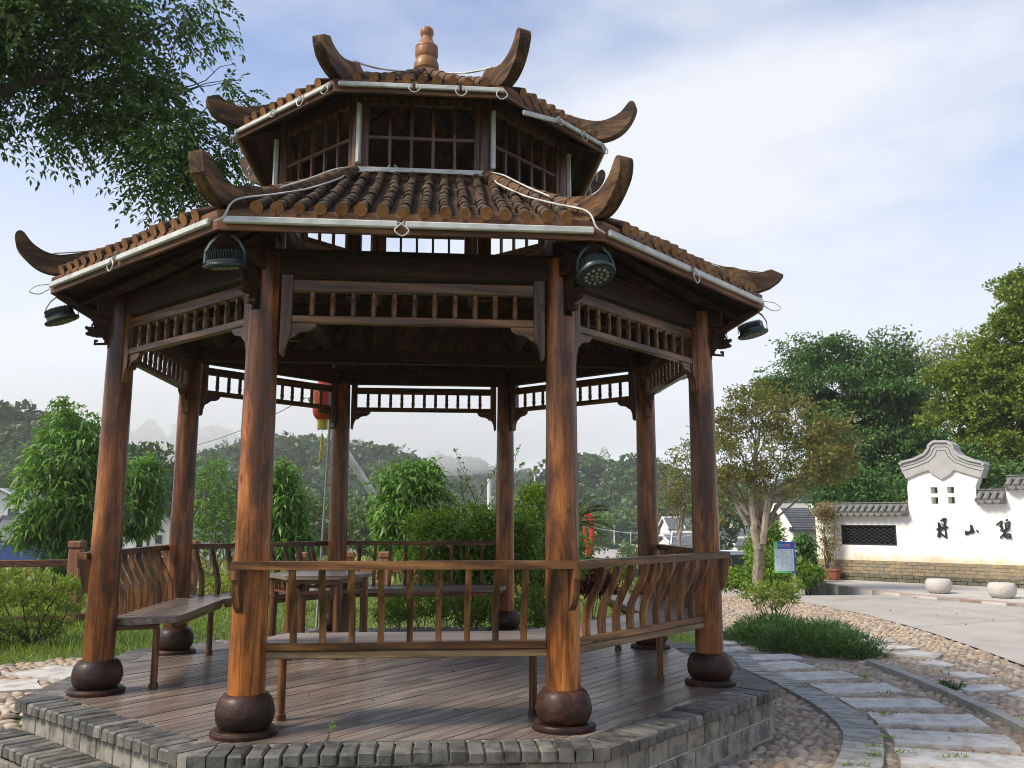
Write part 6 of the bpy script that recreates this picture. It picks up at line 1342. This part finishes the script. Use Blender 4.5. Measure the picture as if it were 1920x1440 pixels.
# leaning concrete pole with a stay wire
pb_, pt_ = at(727, 968, 27.0), at(580, 742, 25.0); gb = gz1(pb_[0], pb_[1]); dirp = pt_-pb_; pb2 = pb_-dirp*((pb_[2]-gb+0.4)/dirp[2])
LP = empty('leaning_pole', tuple(pb2)); tag(LP, 'pale concrete pole leaning steeply behind the far columns', 'pole')
MB().tube([(0, 0, 0), tuple(pt_-pb2)], [0.125, 0.095], 12).build('shaft', 'concrete_pole', LP); e_ = (pt_-pb2); d_ = e_/np.linalg.norm(e_)
MB().tube([tuple(e_-d_*0.45), tuple(e_-d_*0.32)], 0.101, 12).build('band', 'black', LP)
MB().tube([tuple(e_-d_*0.22), tuple(e_-d_*0.10)], 0.099, 12).build('band', 'black', LP)
def wire(label, pts, r=0.012, mat='black_cable', sag=0.4):
    pts = [np.array(p, float) for p in pts]; full = []
    for a, b in zip(pts[:-1], pts[1:]):
        for i in range(10): t_ = i/10; full.append(a+(b-a)*t_+np.array([0, 0, -sag*4*t_*(1-t_)]))
    full.append(pts[-1]); m__ = MB(); c = full[0]; m__.tube([tuple(p-c) for p in full], r, 5, False); o_ = m__.build('overhead_wire', mat, None, 50, tuple(c)); tag(o_, label, 'wire')
wire('thin dark overhead wire running down past the left columns', [pt_, at(380, 831, 38), at(250, 856, 44), at(-150, 895, 60)], 0.012, 'black_cable', 0.15)
wire('pair wire crossing in front of the far road', [at(1060, 975, 60), at(1200, 1000, 66), at(1300, 1003, 70)], 0.03, 'metal_white', 0.2)
def utility_pole(label, u, v0, v1, D, w_=0.22, mat='concrete_pole'):
    b_ = np.array(gq(u, v1, D)); m__ = MB(); m__.tube([(0, 0, -0.3), (0, 0, at(u, v0, D)[2]-b_[2])], [w_/2, w_/2*0.75], 8); root = m__.build('utility_pole', mat, None, 40, tuple(b_)); tag(root, label, 'pole'); return root
utility_pole('grey utility pole standing beside the far hillside road', 1152, 985, 1016, 150, 0.3)
utility_pole('thin street light pole beside the bend of the far road', 1183, 998, 1020, 150, 0.16, 'metal_white')
sp_ = utility_pole('pale lattice signal mast showing above the arching shrub', 917, 898, 1000, 90, 0.55, 'metal_white')
utility_pole('thin black and white pole right of the back column', 1003, 890, 1000, 60, 0.14, 'metal_white')
# ------------------------------------------------------------------ far road, truck, car
fr_ = [(1096, 1046, 118), (1130, 1030, 140), (1160, 1019, 160), (1190, 1015, 185), (1230, 1012, 215)]
Lp, Rp = [], []
for u, v, D in fr_:
    p = at(u, v, D); Lp.append(p)
off = np.array([4.2, 1.5, 0]); m_ = MB()
vs = []
for p in Lp: vs += [p+np.array([0, 0, 0.0]), p+off+np.array([0, 0, -0.15]), p+np.array([-1.2, -0.4, 0.35]), p+np.array([-6.0, -2, -3.5]), p+off+np.array([1.5, 0.4, -0.3]), p+off+np.array([9, 3, -5.5])]
fs = []
mi = []
for i in range(len(Lp)-1):
    a, b = i*6, (i+1)*6
    for q, mm in (((0, 1), 0), ((2, 0), 1), ((3, 2), 2), ((1, 4), 1), ((4, 5), 2)): fs.append((a+q[0], a+q[1], b+q[1], b+q[0])); mi.append(mm)
m_.v = [tuple(v) for v in vs]; m_.f = fs; m_.m = mi
tag(m_.build('hillside_road', ['road', 'kerb', 'ground'], None, 0), kind='structure')
def truck(u, v, D):
    p = at(u, v, D); r = empty('dump_truck', (p[0], p[1], p[2]-0.2), -0.06); tag(r, 'red dump truck parked below the far hillside road', 'truck')
    m = MB(); m.box((-1.4, 0, 1.75), (4.4, 2.2, 1.15), 0, 0.05); m.build('cargo_bed', 'truck_dull', r, 0)
    m = MB()
    for i in range(4): m.box((-3.0+1.05*i, -1.12, 2.02), (0.35, 0.03, 0.10))
    m.build('bed_stripe', 'metal_white', r, 0)
    MB().box((0.95, 0, 2.45), (0.25, 2.2, 0.6)).build('headboard', 'truck_dull', r, 0)
    m = MB(); m.prism([(1.25, 0.75), (2.95, 0.75), (2.95, 1.7), (2.7, 2.55), (1.25, 2.55)], lambda x, z: (x, -1.05, z), lambda x, z: (x, 1.05, z)); m.build('cab', 'truck_red', r, 0)
    m = MB(); m.prism([(1.75, 1.75), (2.62, 1.75), (2.5, 2.35), (1.75, 2.35)], lambda x, z: (x, -1.075, z), lambda x, z: (x, -1.055, z)); m.build('side_window', 'window_dark', r, 0)
    MB().box((-0.4, 0, 0.85), (6.4, 0.9, 0.25)).build('chassis', 'tyre', r, 0)
    for x in (2.2, -1.6, -2.7):
        for y in (-1.0, 1.0):
            w__ = MB().tube([(x, y-0.15, 0.5), (x, y+0.15, 0.5)], 0.5, 16).build('wheel', 'tyre', r, 40); MB().tube([(x, y-0.165*np.sign(-y)*-1, 0.5), (x, y-0.14*np.sign(-y)*-1, 0.5)], 0.22, 10).build('rim', 'metal_white', w__, 40)
truck(1138, 1052, 165)
def van(u, v, D):
    p = at(u, v, D); g_ = gz1(p[0], p[1]); r = empty('parked_van', (p[0], p[1], p[2]-0.9), 0.5); tag(r, 'white van partly hidden by creepers below the houses', 'van')
    body = [(-1.9, 0.3), (1.9, 0.3), (2.05, 0.85), (1.3, 1.0), (0.75, 1.75), (-1.75, 1.8), (-1.95, 1.0)]
    MB().prism(body, lambda x, z: (x, -0.8, z), lambda x, z: (x, 0.8, z)).build('body', 'car_white', r, 0)
    MB().prism([(1.22, 1.03), (0.74, 1.66), (0.2, 1.66), (0.2, 1.03)], lambda x, z: (x, -0.815, z), lambda x, z: (x, -0.80, z)).build('side_window', 'window_dark', r, 0)
    MB().prism([(0.1, 1.03), (0.1, 1.66), (-1.6, 1.66), (-1.7, 1.03)], lambda x, z: (x, -0.815, z), lambda x, z: (x, -0.80, z)).build('side_window', 'window_dark', r, 0)
    MB().prism([(1.34, 1.02), (0.80, 1.72), (0.775, 1.70), (1.315, 1.0)], lambda x, z: (x, -0.7, z), lambda x, z: (x, 0.7, z)).build('windscreen', 'window_dark', r, 0)
    for x in (-1.25, 1.3):
        for y in (-0.72, 0.72): MB().tube([(x, y-0.1, 0.3), (x, y+0.1, 0.3)], 0.3, 14).build('wheel', 'tyre', r, 40)
van(1377, 1078, 33)
# ------------------------------------------------------------------ houses
def house(label, u, vg, D, wd, dp, wall_h, roof_h, rot, wins=(), gable='x', wallm='house_white', ground=None, cat='house', white_trim=True, door=None, z0=None):
    """gabled house: front faces the camera side; u, vg: pixel of the base centre; sizes in metres"""
    p = at(u, 1000, D); gz_ = at(u, vg, D)[2] if z0 is None else z0
    r = empty('house', (p[0], p[1], gz_), rot); tag(r, label, cat)
    m = MB(); m.box((0, 0, wall_h/2-1.5), (wd, dp, wall_h+3.0))
    if gable == 'x': m.prism([(-dp/2, wall_h), (dp/2, wall_h), (0, wall_h+roof_h)], lambda y, z: (-wd/2, y, z), lambda y, z: (wd/2, y, z))
    else: m.prism([(-wd/2, wall_h), (wd/2, wall_h), (0, wall_h+roof_h)], lambda x, z: (x, -dp/2, z), lambda x, z: (x, dp/2, z))
    m.build('wall', wallm, r, 0)
    ov = 0.45; half, ln = (dp/2, wd/2) if gable == 'x' else (wd/2, dp/2); sl_ = roof_h/half
    rm = MB()
    for s in (-1, 1):
        q = [(s*(half+ov), wall_h-ov*sl_+0.05), (0, wall_h+roof_h+0.05), (0, wall_h+roof_h+0.22), (s*(half+ov), wall_h-ov*sl_+0.2)]
        f0 = (lambda y, z: (-ln-0.3, y, z)) if gable == 'x' else (lambda x, z: (x, -ln-0.3, z)); f1 = (lambda y, z: (ln+0.3, y, z)) if gable == 'x' else (lambda x, z: (x, ln+0.3, z))
        rm.prism(q, f0, f1)
    ro_ = rm.build('roof', 'roof_grey', r, 0)
    tmn = MB()
    if gable == 'x': tmn.beam((-ln-0.35, 0, wall_h+roof_h+0.27), (ln+0.35, 0, wall_h+roof_h+0.27), 0.25, 0.2)
    else: tmn.beam((0, -ln-0.35, wall_h+roof_h+0.27), (0, ln+0.35, wall_h+roof_h+0.27), 0.25, 0.2)
    tmn.build('ridge', 'house_white' if white_trim else 'roof_grey', ro_, 0)
    for e in (-1, 1):
        t_ = MB()
        for s in (-1, 1):
            if gable == 'x': t_.beam((e*(ln+0.31), s*(half+ov), wall_h-ov*sl_+0.2), (e*(ln+0.31), 0, wall_h+roof_h+0.27), 0.14, 0.22)
            else: t_.beam((s*(half+ov), e*(ln+0.31), wall_h-ov*sl_+0.2), (0, e*(ln+0.31), wall_h+roof_h+0.27), 0.14, 0.22)
        t_.build('verge', 'house_white' if white_trim else 'roof_grey', ro_, 0)
    # roof tile courses
    if gable == 'x' and D < 60:
        n_ = 9
        for i in range(n_):
            f = (i+0.5)/n_; y = -(half+ov)*(1-f); z = wall_h-ov*sl_+0.2+f*(roof_h+ov*sl_)+0.015; MB().beam((-ln-0.25, y, z), (ln+0.25, y, z), 0.05, 0.03).build('tile_course', 'roof_grey', ro_, 0)
    for (x, z, ww, hh) in wins:
        fr__ = MB().box((x, -dp/2-0.015, z), (ww+0.14, 0.05, hh+0.14)).build('window', 'house_white', r, 0); MB().box((x, -dp/2-0.03, z), (ww, 0.06, hh)).build('pane', 'window_dark', fr__, 0)
    if door: MB().box((door[0], -dp/2-0.02, 1.0), (0.9, 0.06, 2.0)).build('door', 'truck_dull', r, 0)
# left, beyond the blue sheet fence
house('white two-storey gabled house at the far left edge', 25, 1045, 112, 5.2, 9, 6.0, 1.1, 0.12, [(-1.2, 4.6, 1.0, 1.3), (1.3, 4.7, 0.9, 1.2), (-1.0, 2.3, 1.2, 1.3)], 'y')
house('long grey-roofed house running off the far left edge', -60, 1045, 118, 9, 7, 5.2, 1.5, 0.1, [(2.5, 3.8, 1.0, 1.3)], 'x')
house('low white house with slate roof behind the blue fence', 5, 1045, 104, 4.4, 6, 1.9, 1.7, 0.0, [(1.0, 1.3, 0.6, 0.8)], 'x', white_trim=False)
house('low hip-like slate roofed shed behind the blue fence', 70, 1045, 103, 6.5, 6, 1.8, 2.1, 0.05, [(-0.4, 1.1, 0.9, 0.7)], 'x', white_trim=False)
house('white gabled house with one small window between the left columns', 308, 1042, 95, 4.2, 7, 3.0, 1.6, 0.15, [(0.1, 1.7, 0.6, 0.8)], 'y')
house('white house half hidden behind garden tree trunks', 270, 1042, 103, 5.0, 6, 2.6, 1.6, 0.0, [(-1.4, 1.3, 0.7, 1.0)], 'x')
house('low white house with long slate roof behind the slender tree', 395, 1035, 110, 6, 6, 2.0, 2.0, 0.1, [(-1.4, 1.2, 0.7, 0.8), (1.2, 1.2, 0.7, 0.8)], 'x')
house('far white house with slate roof left of the front column', 445, 1030, 112, 5, 6, 2.0, 2.2, -0.1, [(0.6, 1.2, 0.8, 0.8)], 'x')
# right, down the slope: sized by what they cover, standing on the valley side
def phouse(label, u0, u1, vr, ve, vb, D, dp, rot=0.0, wins=(), gable='x', wallm='house_white', trim=True, door=None):
    k = D/FPX; house(label, (u0+u1)/2, vb, D, (u1-u0)*k-0.6, dp, (vb-ve)*k, (ve-vr)*k, rot, wins, gable, wallm, white_trim=trim, door=door)
phouse('white tower-like house with small slate roof beside the slim yellow tree', 1243, 1274, 976, 993, 1040, 125, 4.5, 0.05, [(-0.2, 2.2, 0.5, 0.7)])
phouse('cream walled house wing behind the right-hand column', 1272, 1312, 978, 991, 1045, 128, 5, 0.0, [], 'x', 'house_cream', False)
phouse('low white house with slate roof just over the far bench rail', 1240, 1272, 1008, 1019, 1045, 105, 4.5, 0.1)
phouse('low white house with sloping slate roof beside the right-hand column', 1262, 1312, 1004, 1022, 1048, 100, 6, -0.3)
phouse('pair-roofed white house with red door left of the pale trunk', 1343, 1404, 996, 1022, 1052, 95, 6, -0.25, [(-1.0, 1.0, 0.5, 0.6)], door=(1.2, 0))
phouse('small white outbuilding under the pair-roofed house', 1372, 1412, 1016, 1026, 1056, 88, 5, -0.2, [(0.5, 0.9, 0.4, 0.5)])
phouse('cream concrete house seen through the branches', 1368, 1425, 958, 966, 1050, 120, 6, 0.0, [(-1.0, 4.2, 0.7, 0.8), (0.9, 4.2, 0.7, 0.8)], 'x', 'house_cream', False)
phouse('house with plain slate roof behind the pale-trunked tree', 1424, 1466, 957, 979, 1050, 110, 6, 0.0, [], 'x', 'house_cream', False)
phouse('white house with blue-grey tiled roof beside the white wall end', 1458, 1519, 967, 994, 1060, 42, 2.4, 0.0)
# blue sheet fence
a_, b_ = at(-120, 1030, 92), at(128, 1032, 92); za = at(0, 1021, 92)[2]; BF = empty('blue_site_fence', (a_[0], a_[1], za-2.0)); tag(BF, 'bright blue corrugated sheet fence below the left-hand houses', 'fence')
n_ = 14; dv = (b_-a_)/n_; an = math.atan2(dv[1], dv[0])
for i in range(n_):
    m = MB(); m.box((0, 0, 1.0), (np.linalg.norm(dv[:2])-0.02, 0.05, 2.0))
    for j in range(5): m.box((-0.4+0.22*j, -0.04, 1.0), (0.07, 0.04, 1.98))
    o = m.build('sheet_panel', 'blue_sheet', BF, 0, tuple(dv*(i+0.5)*np.array([1, 1, 0]))); o.rotation_euler = (0, 0, an)

# ------------------------------------------------------------------ wooded hills
def ridge(name, pts, D, depth, tree_h):
    """pts: (u, v of the tree tops) along the skyline; D: distance of the ridge"""
    us = np.array([p[0] for p in pts], float); vs = np.array([p[1] for p in pts], float)
    U = np.linspace(us[0], us[-1], 60); Vp = np.interp(U, us, vs); rows = []
    prof = [(-1.15, 0.0), (-0.8, 0.16), (-0.5, 0.42), (-0.25, 0.72), (0.0, 1.0), (0.35, 0.96), (0.9, 0.5)]
    base = -12.0; V_ = []
    for s, hgt in prof:
        for u, v in zip(U, Vp):
            top = at(u, v, D); zt_ = top[2]-tree_h*0.8; q = at(u, v, D+s*depth); V_.append((q[0], q[1], base+(zt_-base)*hgt))
    V_ = np.array(V_); n_ = len(U); F_ = [np.stack([i*n_+np.arange(n_-1), i*n_+np.arange(1, n_), (i+1)*n_+np.arange(1, n_), (i+1)*n_+np.arange(n_-1)], 1) for i in range(len(prof)-1)]
    tag(obj(name, np_mesh(name, V_, F_, 'ground', True)), kind='structure')
    def zat(u, s):
        v = np.interp(u, us, vs); top = at(u, v, D); zt_ = top[2]-tree_h*0.8; hgt = np.interp(s, [p[0] for p in prof], [p[1] for p in prof]); q = at(u, v, D+s*depth); return np.array([q[0], q[1], base+(zt_-base)*hgt])
    return us, zat
def crown_template(seed, kind):
    r = np.random.default_rng(seed)
    if kind == 'cone':
        n = 300; t = r.uniform(0, 1, n)**0.8; a = r.uniform(0, 2*PI, n); rr_ = 0.30*(1-t)*(0.6+0.4*np.sin(t*22)**2)+0.02; P = np.stack([rr_*np.cos(a), rr_*np.sin(a), 0.12+t*0.88], 1); A = np.stack([np.cos(a), np.sin(a), -0.25+0*a], 1); sz = 0.10*(1.1-t)
    else:
        nb = r.integers(5, 9); cs = np.stack([r.normal(0, 0.16, nb), r.normal(0, 0.16, nb), r.uniform(0.35, 0.82, nb)], 1); rs = r.uniform(0.13, 0.23, nb); n = 360; k_ = r.integers(nb, size=n); d = unit(r.normal(size=(n, 3))); d[:, 2] = np.abs(d[:, 2])*0.9-0.15; P = cs[k_]+d*rs[k_][:, None]; A = d+r.normal(size=(n, 3))*0.5; sz = r.uniform(0.055, 0.10, n)
    return P, A, sz
CT = [crown_template(i, 'cone' if i % 3 == 0 else 'round') for i in range(12)]
def forest(name, label, us, zat, n, s0, s1, h, leafm, seed, cone=0.35, u0=None, u1=None):
    r = np.random.default_rng(seed); Ps, As, Sz = [], [], []; tr = MB()
    for i in range(n):
        u = r.uniform(u0 or us[0], u1 or us[-1]); s = r.uniform(s0, s1); b = zat(u, s); hh = h*r.uniform(0.65, 1.25); wdt = hh*r.uniform(0.75, 1.15)
        P, A, sz = CT[(r.integers(4)*3) if r.uniform() < cone else r.choice([1, 2, 4, 5, 7, 8, 10, 11])]; a = r.uniform(0, 6.28); ca, sa = math.cos(a), math.sin(a)
        Q = np.stack([(P[:, 0]*ca-P[:, 1]*sa)*wdt, (P[:, 0]*sa+P[:, 1]*ca)*wdt, P[:, 2]*hh-0.12*hh], 1)+b
        Ps.append(Q); As.append(np.stack([A[:, 0]*ca-A[:, 1]*sa, A[:, 0]*sa+A[:, 1]*ca, A[:, 2]], 1)); Sz.append(sz*hh*1.5)
    P, A, S = np.concatenate(Ps), np.concatenate(As), np.concatenate(Sz)
    V_, F_ = leaf_arrays(P, A, S, S*0.8, r, 0.1, 1, 0.2); o = obj(name, np_mesh(name, V_, F_, leafm, False)); tag(o, label, 'woodland', kind='stuff')
us, zat = ridge('hill', [(-420, 735), (-150, 765), (0, 778), (40, 762), (110, 792), (170, 812), (240, 845), (300, 880), (350, 930)], 185, 70, 9)
forest('hillside_forest', 'dark wooded hillside rising at the left edge', us, zat, 420, -1.0, 0.15, 9.5, 'leaf_forest', 101, 0.45)
us, zat = ridge('hill', [(300, 885), (350, 868), (400, 850), (480, 828), (560, 824), (640, 832), (700, 842), (760, 868), (820, 905), (900, 940)], 250, 90, 10)
forest('hillside_forest', 'wooded hill fading into mist behind the pavilion columns', us, zat, 520, -1.0, 0.15, 11, 'leaf_forest', 102, 0.4)
us, zat = ridge('hill', [(560, 900), (700, 872), (780, 866), (860, 864), (940, 878), (1010, 900), (1080, 925)], 470, 120, 12)
forest('hillside_forest', 'pale distant ridge almost lost in the mist', us, zat, 260, -0.9, 0.15, 14, 'leaf_forest', 103, 0.3)
us, zat = ridge('hill', [(930, 925), (985, 892), (1040, 862), (1100, 852), (1160, 852), (1230, 862), (1300, 878), (1420, 895), (1600, 890), (1900, 870), (2300, 850)], 225, 80, 10)
forest('hillside_forest', 'wooded hill beyond the far road on the right', us, zat, 620, -1.0, 0.15, 10, 'leaf_forest', 104, 0.25)
us, zat = ridge('hill', [(150, 812), (260, 802), (380, 800), (480, 806), (600, 850)], 620, 140, 12)
forest('hillside_forest', 'faint far hill showing through the mist between the left columns', us, zat, 130, -0.6, 0.15, 16, 'leaf_forest', 105, 0.3)
# single trees in the middle distance
def mid_tree(label, u, vb, D, blobs, leafm, seed, n, ll, name='broadleaf_tree'):
    plant(name, label, 'tree', gp(u, vb, D), [B(a, b, D, c, d) for a, b, c, d in blobs], leafm, 'bark_dark', seed, n, 6, ll*0.6, ll, ll*0.5, 0.16, 0.4, 0.1, 1, 0.6, 0.2, 0.55, None, 0, 1)
mid_tree('rounded tree in front of the misty hill, left of the leaning pole', 590, 1060, 70, [(560, 960, 40, 40), (600, 985, 45, 40), (575, 1020, 50, 30), (545, 1000, 30, 35)], 'leaf_forest_light', 111, 420, 0.55)
mid_tree('bright rounded tree right of the back left column', 690, 1060, 62, [(670, 980, 30, 40), (700, 1000, 45, 40), (680, 1030, 50, 28), (720, 960, 25, 25)], 'leaf_forest_light', 112, 420, 0.5)
mid_tree('dark tree standing behind the white gabled house', 275, 1050, 85, [(255, 880, 40, 35), (290, 870, 30, 28), (300, 915, 40, 36), (260, 930, 45, 36), (325, 935, 26, 30)], 'leaf_forest', 113, 420, 0.7)
mid_tree('dense tree filling the gap between left columns', 430, 1030, 95, [(420, 930, 50, 35), (470, 940, 40, 30), (380, 950, 35, 35), (440, 965, 60, 25)], 'leaf_forest', 114, 420, 0.75)
mid_tree('pale green clump beside the far road', 1105, 1035, 100, [(1090, 995, 35, 28), (1120, 985, 28, 22), (1100, 1015, 40, 20)], 'leaf_forest_light', 115, 260, 0.6)
mid_tree('tree cluster above the red truck', 1165, 1010, 170, [(1165, 975, 30, 22), (1195, 980, 26, 24), (1140, 985, 22, 16)], 'leaf_forest_light', 116, 260, 0.9)
mid_tree('rounded bush beside the red truck cab', 1180, 1050, 110, [(1180, 1038, 14, 16)], 'leaf_forest_light', 117, 90, 0.5)
mid_tree('dark tree behind the cream house', 1345, 1030, 75, [(1330, 975, 26, 30), (1350, 1000, 24, 24), (1400, 960, 40, 30), (1320, 940, 22, 26)], 'leaf_forest', 118, 320, 0.5)
mid_tree('leafy tree rising behind the left gabled house', -20, 1040, 150, [(-30, 900, 40, 40), (20, 890, 35, 30), (60, 900, 40, 30)], 'leaf_forest', 119, 260, 0.9)
mid_tree('pale bamboo clump beside the far left house', -10, 1040, 140, [(-10, 900, 22, 28), (14, 885, 14, 12)], 'leaf_forest_light', 120, 120, 0.6, 'bamboo_clump')

# ------------------------------------------------------------------ the misty air
hz_ = MB(); hz_.box((0, 150, 36), (1900, 1500, 102)); hz_me = hz_.mesh('haze', [], 0, True)
mh = bpy.data.materials.new('haze_air'); mh.use_nodes = True; t_ = mh.node_tree; t_.nodes.clear(); o_ = t_.nodes.new('ShaderNodeOutputMaterial'); pv = t_.nodes.new('ShaderNodeVolumePrincipled')
pv.inputs['Color'].default_value = (0.95, 0.96, 0.98, 1); pv.inputs['Density'].default_value = 0.0006; pv.inputs['Anisotropy'].default_value = 0.2
t_.links.new(pv.outputs[0], o_.inputs['Volume']); hz_me.materials.append(mh)
tag(obj('haze', hz_me), kind='stuff')

# a bank of low cloud lying along the ridges
def cloud_bank(u, v, D, rx, ry, rz, dens):
    c = at(u, v, D); m = MB(); n1, n2 = 12, 24; prof = [(math.cos(-PI/2+PI*i/n1)+1e-3, math.sin(-PI/2+PI*i/n1)) for i in range(n1+1)]
    m.lathe(prof, n=n2); m.v = [(x*rx*(1+0.12*math.sin(3*x+5*y)), y*ry, z*rz*(1+0.2*math.sin(4*x+2*y))) for x, y, z in m.v]
    me = m.mesh('low_cloud', [], 0, True); mt = bpy.data.materials.new('cloud_air'); mt.use_nodes = True; t = mt.node_tree; t.nodes.clear(); o1 = t.nodes.new('ShaderNodeOutputMaterial'); p1 = t.nodes.new('ShaderNodeVolumePrincipled')
    p1.inputs['Color'].default_value = (0.97, 0.97, 0.98, 1); p1.inputs['Density'].default_value = dens; t.links.new(p1.outputs[0], o1.inputs['Volume']); me.materials.append(mt)
    o = obj('low_cloud', me, None, tuple(c)); tag(o, 'pale bank of mist lying along the wooded ridge', 'mist', kind='stuff')
cloud_bank(560, 795, 330, 150, 105, 17, 0.010)
